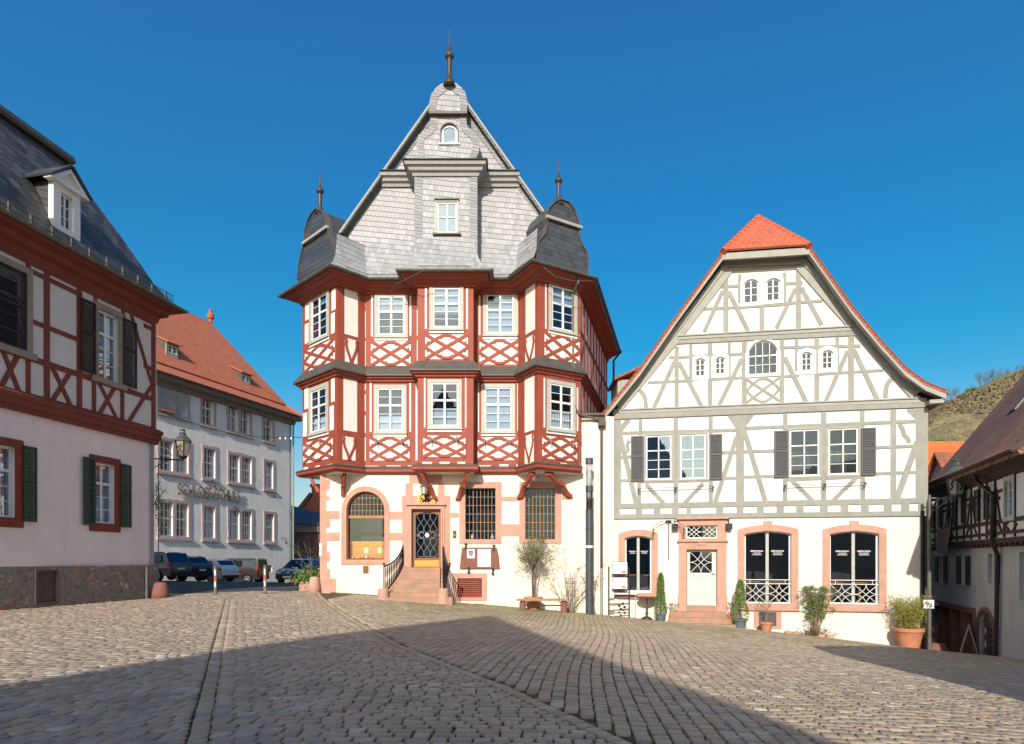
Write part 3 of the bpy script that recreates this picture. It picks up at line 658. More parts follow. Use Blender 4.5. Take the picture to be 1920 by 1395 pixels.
MB().tube([gf.P(du1 - .07, zc - .02, -.15), gf.P(du1 - .07, zc - .02, -.09)], .03, 10).build('handle', GOLD, D); MB().tube([gf.P(du1 - .07, zc - .18, -.15), gf.P(du1 - .07, zc - .18, -.12)], .02, 10).build('lock', GOLD, D)
# brackets
def bracket(a, b, wd=.15, bow=.0):
    a, b = Vector(a), Vector(b); n = 12; mb = MB(); side = Vector((1, 0, 0)); L = []
    for i in range(n + 1):
        t = i / n; p = a.lerp(b, t); k = math.sin(PI * t) * bow + .06 * math.sin(4 * PI * t); th = (.10 + .10 * abs(math.sin(2.3 * PI * t + .5))) * (1 - .45 * t)
        L.append((p + Vector((0, 0, k)), th))
    k0 = len(mb.v)
    dr_ = (b - a).normalized(); nn = dr_.cross(side).normalized()
    for p, th in L:
        for sx, sn in ((-1, -1), (1, -1), (1, 1), (-1, 1)): mb.v.append(tuple(p + side * (sx * wd / 2) + nn * (sn * th)))
    for i in range(n):
        for j in range(4): j2 = (j + 1) % 4; mb.f.append((k0 + i * 4 + j, k0 + i * 4 + j2, k0 + i * 4 + 4 + j2, k0 + i * 4 + 4 + j))
    mb.f += [(k0, k0 + 1, k0 + 2, k0 + 3), tuple(k0 + n * 4 + j for j in range(4))]
    mb.build('bracket', RED, H, bevel=.01)
def W3(px, py, Y): return ((px - CX) / FX * Y, Y, (HY - py) / FX * Y)
bracket(W3(790, 886, 26.35), W3(817, 935, 26.95)); bracket(W3(878, 886, 26.35), W3(857, 935, 26.95))
bracket(W3(645, 890, 26.5), W3(643, 928, 26.98)); bracket(W3(583, 895, 27.9), W3(600, 925, 27.3), .15, -.12)
bracket(W3(1000, 886, 26.1), W3(973, 932, 26.95), .17, .05); bracket(W3(1025, 886, 26.0), W3(1070, 930, 26.95), .17, .08)
ftt = MB().tube([W3(1012, 890, 26.5), W3(1008, 896, 26.3)], .03).tube([W3(1010, 893, 26.4), W3(1001, 897, 26.1)], [.05, .07], 10); ftt.build('flood_lamp', IRONG, H)
# downpipes and cables of the red house
MB().tube([(P4[0] - .05, P4[1] - .66, 11.62), (P4[0] - .12, P4[1] - .6, 11.3), (P4[0] - .3, P4[1] - .18, 11.0), (P4[0] - .3, P4[1] - .16, 8.25), (P4[0] - .27, P4[1] - .42, 7.85), (P4[0] - .3, P4[1] - .16, 7.45), (P4[0] - .3, P4[1] - .14, 6.55), W3(1085, 776, 26.6), W3(1105, 782, 26.8), W3(1124, 787, 26.9)], .055, 10).build('downpipe', GUT, H)
xp = 3.76
MB().box((xp - .14, 26.72, 5.6), (xp + .16, 26.97, 5.95)).build('hopper', BROWNP, H, bevel=.02)
MB().tube([(xp, 26.88, 5.65), (xp, 26.9, -.35)], .055, 10).build('downpipe', BROWNP, H); MB().tube([(xp, 26.9, -.35), (xp, 26.9, -2.5)], .058, 10).build('downpipe', IRONG, H)
MB().sweep([(2.84, 27), (3.9, 27)], [(.0, 6.05), (.2, 6.08), (.2, 6.16), (0, 6.2)]).build('gutter', LEAD, H)
MB().tube([(PS[0] + .7, PS[1] - .5, 11.6), (PS[0] + .35, PS[1], 11.2), (PS[0] + .3, PS[1], 3)], .06).build('downpipe', BROWNP, H)
for pts in ([W3(660, 512, 26), W3(664, 535, 26.3), W3(671, 555, 26.6), W3(676, 566, 26.7)], [W3(803, 503, 25.2), W3(780, 514, 25.3), W3(743, 532, 26.1), W3(731, 548, 26.8)], [W3(1018, 500, 24.9), W3(1040, 518, 25), W3(1075, 527, 25.4), W3(1110, 526, 26)]):
    MB().tube(pts, .013, 6).build('loose_cable', GUT, H)
# flag sockets on the lower lattice panels
for cx_, cy_ in ((500, 985), (642, 985), (805, 975), (950, 970), (1105, 985), (1248, 985), (1480, 985), (1605, 1000), (115, 1020), (185, 990)):
    Y = 26.9 if (400 < cx_ < 740 or 1060 < cx_ < 1300) else 26.15 if 740 < cx_ < 1060 else 25.95 if cx_ > 1400 and cx_ < 1550 else 26.4 if cx_ > 1500 else 27.1
    p = Vector(W3(540 + cx_ / 3, 500 + cy_ / 3, Y - .02)); fl_ = MB()
    fl_.tube([p, p + Vector((0, -.22, .1))], .02, 6); fl_.tube([p + Vector((-.16, -.1, .02)), p + Vector((.16, -.1, -.02))], .015, 6); fl_.tube([p + Vector((0, -.15, -.14)), p + Vector((0, -.15, .16))], .022, 6)
    fl_.build('flag_holder', IRONG, H)
# stairs
sx0, sx1 = W3(761, 0, 27)[0], W3(826, 0, 27)[0]; n = 8; hs_ = .163; z0 = dr[2] - .0
for i in range(n):
    t = i / (n - 1); e = .42 * t ** 1.3; y0 = 27.02 - .5 - i * .24; mb = MB()
    x0_, x1_ = sx0 - .05 - e * 1.0, sx1 + .05 + e * .5
    if i == n - 1: x0_ -= .5; x1_ += .45
    mb.box((x0_, y0 - .02, z0 - (i + 1) * hs_ - (.6 if i == n - 1 else .05)), (x1_, 27.05 if i == 0 else y0 + .28, z0 - i * hs_ - .005)); mb.build('step', STEP, H, bevel=.018)
mb = MB()
for s, xe in ((-1, sx0), (1, sx1)):
    pts = [];
    for i in range(13):
        t = i / 12; yy = 26.98 - t * 1.9; xx = xe + s * (.12 + .42 * t ** 1.3 * (1 if s < 0 else .5)); zz = z0 + .08 - (t ** .85) * 1.15
        pts.append((xx, yy, zz))
    k = len(mb.v)
    for x, y, z in pts:
        for dx, zz in ((-.1, z), (.1, z), (.1, -2.2), (-.1, -2.2)): mb.v.append((x + dx, y, zz))
    for i in range(12):
        for j in range(4): j2 = (j + 1) % 4; mb.f.append((k + i * 4 + j, k + i * 4 + j2, k + i * 4 + 4 + j2, k + i * 4 + 4 + j))
    mb.f += [(k, k + 1, k + 2, k + 3), (k + 48, k + 49, k + 50, k + 51)]
    P_ = pts[-1]; MB().lathe([(.22, -2.4 - P_[2]), (.21, .22), (.18, .26), (.0, .27)], (P_[0], P_[1] - .12, P_[2] + .0), 18).build('stair_pier', SAND, H, smooth=False)
    rl = MB(); rp = [(x + (s * .25 * (i / 12) ** 2 if s > 0 else 0), y, z + .80 + .32 * i / 12 - .12 * math.sin(i / 12 * PI)) for i, (x, y, z) in enumerate(pts)]
    rl.tube(rp, .03, 8)
    for i in range(0, 13):
        a = Vector(pts[i]); b = Vector(rp[i])
        if i in (0, 12): rl.tube([a, b + Vector((0, 0, .06))], .025, 6)
        else: rl.tube([a.lerp(b, q) + Vector((0, .07 * math.sin(q * 2 * PI), 0)) for q in [j / 8 for j in range(9)]], .017, 5); rl.tube([a.lerp(b, q) - Vector((0, .07 * math.sin(q * 2 * PI), 0)) for q in [j / 8 for j in range(9)]], .017, 5)
    e = rp[-1]; rl.lathe([(.0, 0), (.05, .04), (.05, .08), (0, .12)], (e[0], e[1], e[2] + .04), 10)
    rl.build('stair_railing', IRON, H)
mb.build('stair_cheek', SAND, H, bevel=.02)
# top-level items on the red house front
cr = thing('door_crest', 'gilded arched crest with dark relief fixed above the panelled door under the bay', 'crest', gf.P(dc, dr[3] + .25, .1))
cw = .37; cz = dr[3] + .24
m_ = MB(); gf.prism(m_, [rloop(dc - cw, dc + cw, cz, cz + .55, cw * .99), rloop(dc - cw + .09, dc + cw - .09, cz - .001 + .02, cz + .46, cw - .1)], .06, .12); m_.build('arch_rim', GOLD, cr)
m_ = MB(); gf.prism(m_, rloop(dc - cw + .05, dc + cw - .05, cz, cz + .5, cw - .06), .02, .05); m_.build('back_plate', M('amber_plate', (.7, .45, .2), (.55, .3, .1), 9, .5), cr)
m_ = MB()
for k, (a, b, r_) in enumerate([(-.12, .12, .07), (.12, .12, .07), (0, .3, .08), (0, .16, .09), (-.2, .2, .04), (.2, .2, .04), (-.06, .4, .03), (.07, .4, .03), (-.27, .08, .03), (.27, .08, .03)]):
    m_.tube([gf.P(dc + a - r_ * .7, cz + b - r_, .07), gf.P(dc + a, cz + b + r_ * .4, .1), gf.P(dc + a + r_, cz + b, .07)], r_ * .45, 7)
m_.build('relief', IRON, cr, smooth=True)
def lantern(t, c, s, gmat, frame=IRON):
    x, y, z = c
    MB().lathe([(.09 * s, -.42 * s), (.11 * s, -.40 * s), (.12 * s, -.36 * s)], c, 6).build('base', frame, t)
    MB().lathe([(.115 * s, -.36 * s), (.19 * s, .02 * s)], c, 6).build('glazing', gmat, t)
    m = MB()
    for i in range(6):
        a = 2 * PI * i / 6; m.tube([(x + .12 * s * math.cos(a), y + .12 * s * math.sin(a), z - .36 * s), (x + .2 * s * math.cos(a), y + .2 * s * math.sin(a), z + .02 * s)], .011 * s, 5)
    m.build('frame', frame, t)
    MB().lathe([(.23 * s, .02 * s), (.21 * s, .05 * s), (.10 * s, .17 * s), (.085 * s, .19 * s), (.1 * s, .22 * s), (.06 * s, .25 * s), (.05 * s, .29 * s), (.08 * s, .3 * s), (.03 * s, .34 * s)], c, 6).build('roof_cap', M('aged_copper', (.14, .17, .15), (.1, .12, .11), 6, .45, metal=.5), t)
LG = M('frosted_lamp_glass', (.55, .53, .47), None, 1, .25)
lp = thing('hanging_lantern', 'small old metal lantern hanging from the bay above the stone steps', 'lantern', W3(795, 914, 26.5))
lantern(lp, W3(795, 914, 26.5), .75, LG); MB().tube([W3(795, 905, 26.5), W3(795, 884, 26.5)], .015, 6).build('rod', IRON, lp)
nb = thing('notice_board', 'brown sandstone slab with two white notices held by four iron clamps on the cream wall', 'notice board', gf.P(*gf.uz(1115, 640), 0))
a, b = gf.uz(998, 700), gf.uz(1230, 700); c_, d_ = gf.uz(1212, 578), gf.uz(1012, 578)
m_ = MB(); gf.prism(m_, [a, b, (b[0] - .05, (b[1] + c_[1]) / 2 + .1), c_, d_, (a[0] + .05, (a[1] + d_[1]) / 2 + .1)], .04, .09); m_.build('slab', SANDD, nb, bevel=.01)
q = gf.rect(1041, 588, 1084, 640); n1 = bx(nb, gf, *q, .095, .1, PAPER, 'notice', 0)
sh = MB(); uc, zc_ = (q[0] + q[1]) / 2, (q[2] + q[3]) / 2; gf.prism(sh, [(uc, zc_ - .12), (uc + .1, zc_ - .02), (uc + .1, zc_ + .13), (uc - .1, zc_ + .13), (uc - .1, zc_ - .02)], .1, .104); sh.build('shield', M('blue_shield', (.08, .14, .35), None, 1, .6), n1)
sh = MB(); gf.prism(sh, [(uc - .07, zc_ + .02), (uc, zc_ - .09), (uc + .07, zc_ + .02), (uc + .03, zc_ + .1), (uc - .02, zc_ + .04)], .1042, .106); sh.build('shield_charge', M('red_charge', (.6, .2, .2), None, 1, .6), n1)
q = gf.rect(1102, 588, 1177, 690); n2 = bx(nb, gf, *q, .095, .1, PAPER, 'notice', 0)
ln_ = MB()
for i, (k, wd) in enumerate([(.42, .7), (.46, .5), (.54, .55), (.8, .5), (.84, .62)]): z = q[3] - (q[3] - q[2]) * k; um = (q[0] + q[1]) / 2; hw2 = (q[1] - q[0]) / 2 * wd; gf.box(ln_, um - hw2, um + hw2, z - .008, z + .008, .1, .102)
ln_.build('print_lines', M('grey_ink', (.25, .25, .28), None, 1, .8), n2)
for a, b in ((1032, 571), (1195, 580), (1050, 708), (1190, 716)):
    u, z = gf.uz(a, b); cl = MB(); gf.prism(cl, [(u - .06, z - .13), (u + .06, z - .13), (u + .025, z), (u + .06, z + .13), (u - .06, z + .13), (u - .025, z)], .0, .11); cl.build('clamp', IRON, nb)
ib = thing('door_intercom', 'small dark brass bell box on the wall right of the stone steps', 'doorbell', gf.P(*gf.uz(967, 502), 0)); q = gf.rect(958, 480, 977, 522)
bx(ib, gf, *q, 0, .05, BROWNP, 'case'); MB().tube([gf.P((q[0] + q[1]) / 2, q[2] + .12, .05), gf.P((q[0] + q[1]) / 2, q[2] + .12, .07)], .03, 10).build('button', GOLD, ib)
sgn = thing('street_plates', 'stack of three small white plates on the sandstone corner of the red house', 'sign', gf.P(-8.0, 0, 0))
for i, (y0, y1) in enumerate(((553, 583), (585, 600), (604, 628))): q = gf.rect(184, y0, 197, y1); bx(sgn, gf, *q, .02, .035, PAPER, 'plate', .002)
# ================================================================ GREY-TIMBERED HOUSE (right)
C4 = (1100, 400, 2.406); C5 = (1100, 880, 2.8235)
FR = F(4.29, 27.5, .973, -.23, C4); f = FR; f5 = FR.w(C5)
G = thing('timber_framed_house', 'white house with grey timber framing, red half-hipped roof and peach-plastered cafe ground floor', 'house', FR.P(6, -2.7))
ue = 12.0
def U(x, y): return f.uz(x, y)
# plaster wall following the gable
gout = [(.05, f.uz(120, 1372)[1]), (ue - .05, f.uz(1530, 1357)[1]), (ue - .05, U(1500, 842)[1] - .1), U(1470, 800), U(1210, 490), U(985, 225), U(640, 240), U(400, 545), U(150, 870), (.05, U(122, 905)[1])]
gwins = []; holes = []
def gw(r, arch, cols, rt, rb, tf, sw, gm=GL, rec=-.09, cu=None, b=.05):
    """surround rect in crop pixels"""
    u0, u1, z0, z1 = f.rect(*r); h = (u0 + sw, u1 - sw, z0 + sw, z1 - sw * (1 if not arch else 1))
    holes.append(rloop(*h, arch)); o = sash(G, f, *h, rec, cols, rt, rb, tf, b=b, g=.022, mid=.045, arch=arch, gm=gm, curt=cu)
    mb = MB(); f.prism(mb, [rloop(u0, u1, z0, z1, arch + (.04 if arch else 0)), rloop(*h, arch)], -.02, .04); mb.build('casing', WHITE2 if arch else GREYL, o, bevel=.01)
    bx(o, f, u0 + sw * .6, u1 - sw * .6, h[2] - .03, h[2] + .015, rec, .06, WPAINT, 'sill'); return h
for r in ((693, 284, 790, 418), (795, 279, 888, 408)): gw(r, .14, 2, 0, 3, 0, .13, GLD)
for r in ((472, 638, 552, 752), (562, 631, 642, 742), (950, 609, 1034, 727), (1043, 601, 1130, 718)): gw(r, .1, 2, 0, 3, 0, .15, GLD)
gw((716, 563, 874, 737), .62, 4, 1, 2, .42, .1, GLD)
for r, gm in (((258, 993, 392, 1210), GLB), ((413, 988, 547, 1207), GLB), ((905, 966, 1060, 1195), GLD), ((1080, 960, 1235, 1188), GLD)):
    gw(r, 0, 2, 1, 3, .32, .09, gm, -.05, ('net', .35, .98) if False else None, .055)
mb = MB(); f.prism(mb, [gout] + holes, -.25, 0); mb.build('plaster_wall', WHITE2, G)
tb = MB(); tb2 = MB()
def B(x1, y1, x2, y2, wd, d=.028, m=None): f.bar(m or tb, U(x1, y1), U(x2, y2), wd, 0, d)
wd = .0079 * 1.05 * 1.12
def px(n): return n * .0092
# main storey
B(118, 1369, 1532, 1354, px(22), .05); B(118, 1322, 1532, 1296, px(24), .035)
for x in (135, 235, 318, 400, 468 - 8, 600, 692, 783, 873, 962, 1070, 1162, 1260 - 5, 1358, 1437, 1512): B(x, 1365 - (x - 118) * .0106, x, 1322 - (x - 118) * .018, px(30 if x not in (460,) else 20), .03)
for x, y0, y1, w_ in ((136, 920, 1320, 40), (243, 925, 1000, 18), (237, 1200, 1318, 18), (402, 915, 1318, 20), (560, 915, 1005, 18), (560, 1200, 1312, 18), (692, 905, 1312, 34), (896, 900, 975, 18), (895, 1190, 1305, 18), (1069, 895, 1302, 20), (1243, 885, 965, 18), (1245, 1185, 1300, 18), (1383, 880, 1298, 22), (1511, 872, 1296, 46)): B(x, y0, x, y1, px(w_))
B(145, 992, 690, 978, px(15), .024); B(712, 970, 1490, 938, px(15), .024); B(612, 1080, 690, 1077, px(14), .022); B(700, 1076, 848, 1071, px(14), .022); B(145, 1100, 200, 1098, px(14), .022); B(1300, 1057, 1490, 1049, px(14), .022)
B(145, 1206, 238, 1203, px(14), .022); B(238, 1213, 565, 1206, px(12), .022); B(612, 1196, 692, 1193, px(14), .022); B(700, 1190, 848, 1186, px(14), .022); B(893, 1203, 1245, 1190, px(12), .022); B(1300, 1175, 1490, 1168, px(14), .022)
for q in ((150, 1000, 225, 1318, 22), (678, 1005, 577, 1310, 20), (708, 970, 808, 1305, 20), (1492, 1030, 1398, 1290, 24), (268, 1222, 355, 1315, 17), (525, 1218, 437, 1312, 17), (925, 1205, 1025, 1302, 17), (1215, 1195, 1108, 1298, 17)): B(*q[:4], px(q[4]), .026)
for pts in (((145, 985), (190, 930)), ((1452, 880), (1500, 925))): B(*pts[0], *pts[1], px(24), .02)
f.prism(tb, [U(632, 908), U(762, 903), U(712, 968), U(700, 985), U(682, 985), U(672, 968)], 0, .034)
for pts in (((192, 1025), (182, 1045), (188, 1065), (172, 1085)), ((1412, 950), (1425, 975), (1432, 1000), (1448, 1015), (1455, 1035))): f.line(tb, [U(*p) for p in pts], px(17), 0, .024)
# floor beams
B(120, 918, 1532, 862, px(26), .07); B(120, 893, 1532, 843, px(16), .045)
# level 2
B(395, 580, 1212, 540, px(24), .05)
for x, y0, y1, w_ in ((406, 600, 880, 19), (470, 590, 750, 14), (557, 585, 875, 19), (643, 582, 742, 14), (711, 575, 868, 21), (881, 566, 862, 19), (947, 560, 712, 14), (1038, 556, 856, 20), (1130, 552, 700, 14), (1193, 548, 848, 23)): B(x, y0, x, y1, px(w_))
B(372, 651, 470, 647, px(13), .022); B(470, 645, 700, 634, px(13), .022); B(892, 606, 1235, 598, px(13), .022)
B(275, 764, 480, 755, px(13), .022); B(550, 750, 715, 741, px(13), .022); B(722, 738, 870, 731, px(12), .024); B(888, 737, 960, 732, px(13), .022); B(1030, 727, 1340, 708, px(13), .022)
for q in ((398, 665, 303, 878, 18), (416, 672, 518, 870, 18), (700, 655, 598, 865, 18), (893, 650, 992, 855, 18), (1178, 620, 1078, 848, 18), (1205, 615, 1310, 838, 18)): B(*q[:4], px(q[4]), .026)
for pts in (((238, 798), (255, 815), (265, 840), (268, 878)), ((1378, 745), (1358, 765), (1350, 790), (1347, 832))): f.line(tb, [U(*p) for p in pts], px(19), 0, .024)
# lattice under the arched window
q = f.rect(722, 745, 870, 850)
for s in (-1, 0, 1):
    w_, h_ = q[1] - q[0], q[3] - q[2]
    if s: f.bar(tb, (q[0], q[2] + h_ * (.5 + .5 * s)), (q[0] + w_, q[2] + h_ * (.5 - .5 * s)), px(11), 0, .024)
    if s:
        f.line(tb, [(q[0] + w_ * t, q[2] + h_ * (.5 + s * .5 * math.sin(PI * t))) for t in [i / 12 for i in range(13)]], px(11), 0, .022)
        f.line(tb, [(q[0] + w_ * t, q[2] + h_ * (.5 - s * (.5 - .95 * t if t < .5 else .5 - .95 * (1 - t)))) for t in [i / 10 for i in range(11)]], px(9), 0, .02)
B(120, 1372, 120, 1300, px(10))
# level 1
B(635, 262, 962, 245, px(16), .04)
for x, y0, y1, w_ in ((628, 265, 540, 22), (690, 275, 405, 14), (790, 415, 532, 20), (893, 268, 405, 14), (955, 262, 522, 22)): B(x, y0, x, y1, px(w_))
B(600, 332, 690, 328, px(14), .022); B(893, 318, 975, 314, px(14), .022); B(527, 432, 700, 424, px(13), .022); B(880, 408, 1065, 395, px(13), .022); B(690, 425, 893, 412, px(11), .024)
for q in ((614, 350, 530, 535, 17), (640, 352, 728, 530, 18), (942, 340, 855, 520, 18), (968, 335, 1060, 505, 18)): B(*q[:4], px(q[4]), .026)
tb.build('timber_frame', GREYT, G, bevel=.006)
# plates, ledges and raking mouldings
rk = MB()
for a, b in (((148, 868), (412, 548)), ((412, 548), (635, 255)), ((968, 240), (1208, 510)), ((1208, 510), (1480, 815))): f.bar(rk, U(*a), U(*b), .44, 0, .07, .05); f.bar(rk, (U(*a)[0], U(*a)[1] + .26), (U(*b)[0], U(*b)[1] + .26), .2, 0, .12, .05)
f.bar(rk, U(615, 228), U(985, 212), .38, 0, .08, .1)
for a, b, d in (((410, 556), (1205, 512), .13), ((155, 888), (1490, 836), .13)): f.bar(rk, U(*a), U(*b), .06, 0, d)
for a, b in (((405, 566), (1208, 524)), ((150, 898), (1500, 848))): f.bar(rk, U(*a), U(*b), .12, 0, .085)
# returns under the eaves
f.prism(rk, [U(1480, 815), U(1535, 850), (ue, U(1535, 862)[1]), (ue - .45, U(1480, 870)[1])], 0, .06)
rk.build('raking_moulding', GREYL, G, bevel=.006)
# shutters and flower rails
for r in ((200, 1006, 258, 1209), (553, 998, 611, 1202), (845, 982, 909, 1192), (1236, 969, 1302, 1183)): shutter(G, f, *f.rect(*r), .05, SHUTA)
for x0, x1, y, k in ((235, 570, 1250, -.02), (890, 1252, 1235, -.025)):
    ir = MB()
    a, b = U(x0, y), U(x1, y - 12)
    for dz in (.05, -.06): ir.tube([f.P(a[0], a[1] + dz, .22), f.P(b[0], b[1] + dz, .22)], .01, 5)
    for t in (0, .5, 1):
        u, z = a[0] + (b[0] - a[0]) * t, a[1] + (b[1] - a[1]) * t
        ir.tube([f.P(u, z + .05, 0), f.P(u, z + .05, .24), f.P(u, z - .1, .24), f.P(u, z - .1, 0)], .014, 5); ir.tube([f.P(u - .05, z, .23), f.P(u + .05, z, .23)], .02, 5)
    ir.build('flower_box_rail', IRON, G)
# ---- roof
fo = FR.off(.55); O = lambda x, y: fo.uz(x, y)
Lp = [O(72, 903), O(128, 838), O(240, 700), O(400, 470), O(613, 178)]
Rp = [O(1004, 152), O(1200, 425), O(1330, 580), O(1440, 700), O(1530, 765), O(1622, 802)]
apz = FR.uz(822, 20)[1] + .55; dB = -13; ridge_u = (Lp[-1][0] + Rp[0][0]) / 2 - .05
apz = Lp[-1][1] + (ridge_u - Lp[-1][0]) * 1.30
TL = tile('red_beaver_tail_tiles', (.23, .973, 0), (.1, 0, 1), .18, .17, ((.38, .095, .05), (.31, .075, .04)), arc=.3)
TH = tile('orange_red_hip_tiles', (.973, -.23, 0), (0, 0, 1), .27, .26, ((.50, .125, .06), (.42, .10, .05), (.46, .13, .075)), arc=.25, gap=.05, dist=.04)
rm = MB()
for pl in (Lp, Rp):
    k = len(rm.v)
    for u, z in pl: rm.v.append(FR.P(u, z, .6)); rm.v.append(FR.P(u, z, dB))
    for i in range(len(pl) - 1): rm.f.append((k + 2 * i, k + 2 * i + 2, k + 2 * i + 3, k + 2 * i + 1))
A = (ridge_u, apz); dA = -1.1
for e in (Lp[-1], Rp[0]): rm.add([FR.P(*e, .6), FR.P(*A, dA), FR.P(*A, dB), FR.P(*e, dB)], [(0, 1, 2, 3)])
rm.build('roof', TL, G, solid=.09)
hm = MB(); hm.add([FR.P(*Lp[-1], .66), FR.P(*Rp[0], .66), FR.P(A[0], A[1] + .02, dA)], [(0, 1, 2)]); hm.build('hip_roof', TH, G, solid=.08)
HT = M('ridge_tile_clay', (.50, .125, .06), (.42, .10, .05), 6, .75, .2, 20)
for e in (Lp[-1], Rp[0]):
    a, b = Vector(FR.P(*e, .68)), Vector(FR.P(A[0], A[1] + .05, dA)); n = 11; m_ = MB()
    for i in range(n):
        p, q = a.lerp(b, i / n), a.lerp(b, (i + 1.15) / n); m_.tube([p, q], [.135, .11], 10)
    m_.build('hip_ridge_tiles', HT, G, smooth=False)
for pl in (Lp, Rp):
    vt = MB()
    for i in range(len(pl) - 1):
        a, b = Vector(FR.P(*pl[i], .6)), Vector(FR.P(*pl[i + 1], .6)); n = max(2, int((b - a).length / .2))
        for j in range(n): p = a.lerp(b, j / n); q = a.lerp(b, (j + .9) / n); s_ = .05 if pl is Lp else .05; vt.tube([p + Vector((0, 0, .02)), q + Vector((0, 0, .01))], .03, 5)
    vt.build('verge_tiles', M('aged_verge_tile', (.30, .10, .06), (.2, .08, .05), 5, .8), G)
# barge boards and soffit
bb = MB(); so = MB()
def low_(p, k): return (p[0], p[1] - k)
for pl in (Lp, Rp):
    f.prism(bb, [low_(p, .04) for p in pl] + [low_(p, .30) for p in reversed(pl)], .53, .58)
    k = len(so.v)
    for p in pl: so.v.append(FR.P(p[0], p[1] - .16, .53)); so.v.append(FR.P(p[0], p[1] - .16, -.0))
    for i in range(len(pl) - 1): so.f.append((k + 2 * i, k + 2 * i + 2, k + 2 * i + 3, k + 2 * i + 1))
f.prism(bb, [low_(Lp[-1], .04), low_(Lp[-1], .3), low_(Rp[0], .3), low_(Rp[0], .04)], .54, .60)
so.add([FR.P(Lp[-1][0], Lp[-1][1] - .17, .54), FR.P(Rp[0][0], Rp[0][1] - .17, .54), FR.P(Rp[0][0], Rp[0][1] - .17, 0), FR.P(Lp[-1][0], Lp[-1][1] - .17, 0)], [(0, 1, 2, 3)])
bb.build('bargeboard', GREYL, G); so.build('soffit', GREYL, G, solid=.03)
sx_ = MB(); f.box(sx_, ue - .02, Rp[-1][0] - .05, Rp[-1][1] - .42, Rp[-1][1] - .28, dB, .5); sx_.build('eaves_soffit', GREYL, G)
fR_ = F(*FR.P(Rp[-1][0] + .05, 0, .6)[:2], -FR.nx, -FR.ny); gutter(G, [FR.P(Rp[-1][0] + .0, 0, .62)[:2], FR.P(Rp[-1][0] + .0, 0, dB)[:2]], .06, Rp[-1][1] - .02)
fL_ = [FR.P(Lp[0][0], 0, dB)[:2], FR.P(Lp[0][0], 0, .6)[:2]]; gutter(G, fL_, .06, Lp[0][1] - .02)
# side walls
sw = MB(); f.box(sw, ue - .3, ue, -5, Rp[-1][1], dB, -.26); f.box(sw, 0, .3, -3.5, Lp[0][1] + .3, dB, -.26); sw.build('side_wall', PINKC, G)
MB().tube([O(0, 0) and FR.P(ue + .1, 6, -.25), FR.P(ue + .1, -4, -.25)], .06, 8).build('downpipe', GUT, G)
MB().tube([FR.P(ue - .12, 1.9, .1), FR.P(ue - .12, -4, .1)], .065, 8).build('drain_riser', IRON, G)
# dormer showing behind the left rake
dm = MB(); 
p0 = W3(1158, 712, 30); dm.box((p0[0], 30, p0[2] - 1.2), (p0[0] + 1.4, 32, p0[2])); dm.build('dormer_cheek', GREYL, G)
dm = MB(); dm.add([(p0[0] - .15, 29.8, p0[2] - .05), (p0[0] + 1.6, 29.8, p0[2] + .75), (p0[0] + 1.6, 32, p0[2] + .75), (p0[0] - .15, 32, p0[2] - .05)], [(0, 1, 2, 3)]); dm.build('dormer_roof', TL, G, solid=.1)
# ---- ground floor
zt_ = f.uz(800, 1362)[1]
wl = f5.rect(202, 352, 343, 652); d_ = f5.rect(530, 425, 690, 722); tr_ = f5.rect(528, 297, 692, 365); wa = f5.rect(836, 328, 1082, 714); wb = f5.rect(1288, 328, 1546, 718); cv = f5.rect(912, 757, 1003, 830)
mb = MB(); f.prism(mb, [[(-.12, -5), (ue - .02, -5), (ue - .02, f.uz(1530, 1357)[1] - .01), (-.12, f.uz(120, 1372)[1] - .01)], rloop(*wl, .1), rloop(*d_), rloop(*tr_), rloop(*wa, .11), rloop(*wb, .11), rloop(*cv)], -.4, -.012); mb.build('ground_floor_wall', PINKC, G)
def caf(h, arch, key=False, cols=2, sill=.16, wd=.27):
    ring(G, f5, *h, wd, -.01, .045, SAND, arch=arch, bot=sill)
    bx(G, f5, h[0] - wd - .04, h[1] + wd + .04, h[2] - sill - .1, h[2] - sill + .03, -.01, .1, SAND, 'sandstone_sill', .012)
    if key: u = (h[0] + h[1]) / 2; bx(G, f5, u - .16, u + .16, h[3] + .02, h[3] + wd + .14, -.01, .07, SAND, 'keystone', .01)
    rv = MB(); f5.prism(rv, [rloop(*h, arch), rloop(h[0] + .06, h[1] - .06, h[2] + .08, h[3] - .05, arch)], -.22, -.14); o = rv.build('window_frame', WPAINT, G)
    um = (h[0] + h[1]) / 2; bx(o, f5, um - .06, um + .06, h[2] + .05, h[3] - .06, -.2, -.12, GPAINT, 'mullion')
    p = MB(); f5.prism(p, rloop(h[0] + .03, h[1] - .03, h[2] + .03, h[3] - .03, arch), -.19, -.185); p.build('pane', GLD, o)
    for a, l2 in ((h[0] * .72 + h[1] * .28, 'TAPAS BAR'), (h[0] * .27 + h[1] * .73, 'RESTAURANT')):
        s_ = (h[1] - h[0]) * .040; z = h[2] + (h[3] - h[2]) * .72
        text('EMPANADA', f5, a, z, s_ * 1.3, -.178, .003, PAPER, 'window_lettering', o); text(l2, f5, a, z - s_ * .95, s_ * .8, -.178, .003, PAPER, 'window_lettering', o); text('CAFE BISTRO', f5, a, z - s_ * 1.9, s_ * .9, -.178, .003, PAPER, 'window_lettering', o)
caf(wl, .1, False); caf(wa, .11, True); caf(wb, .11, True)
WI = M('white_painted_iron', (.72, .72, .68), None, 1, .5)
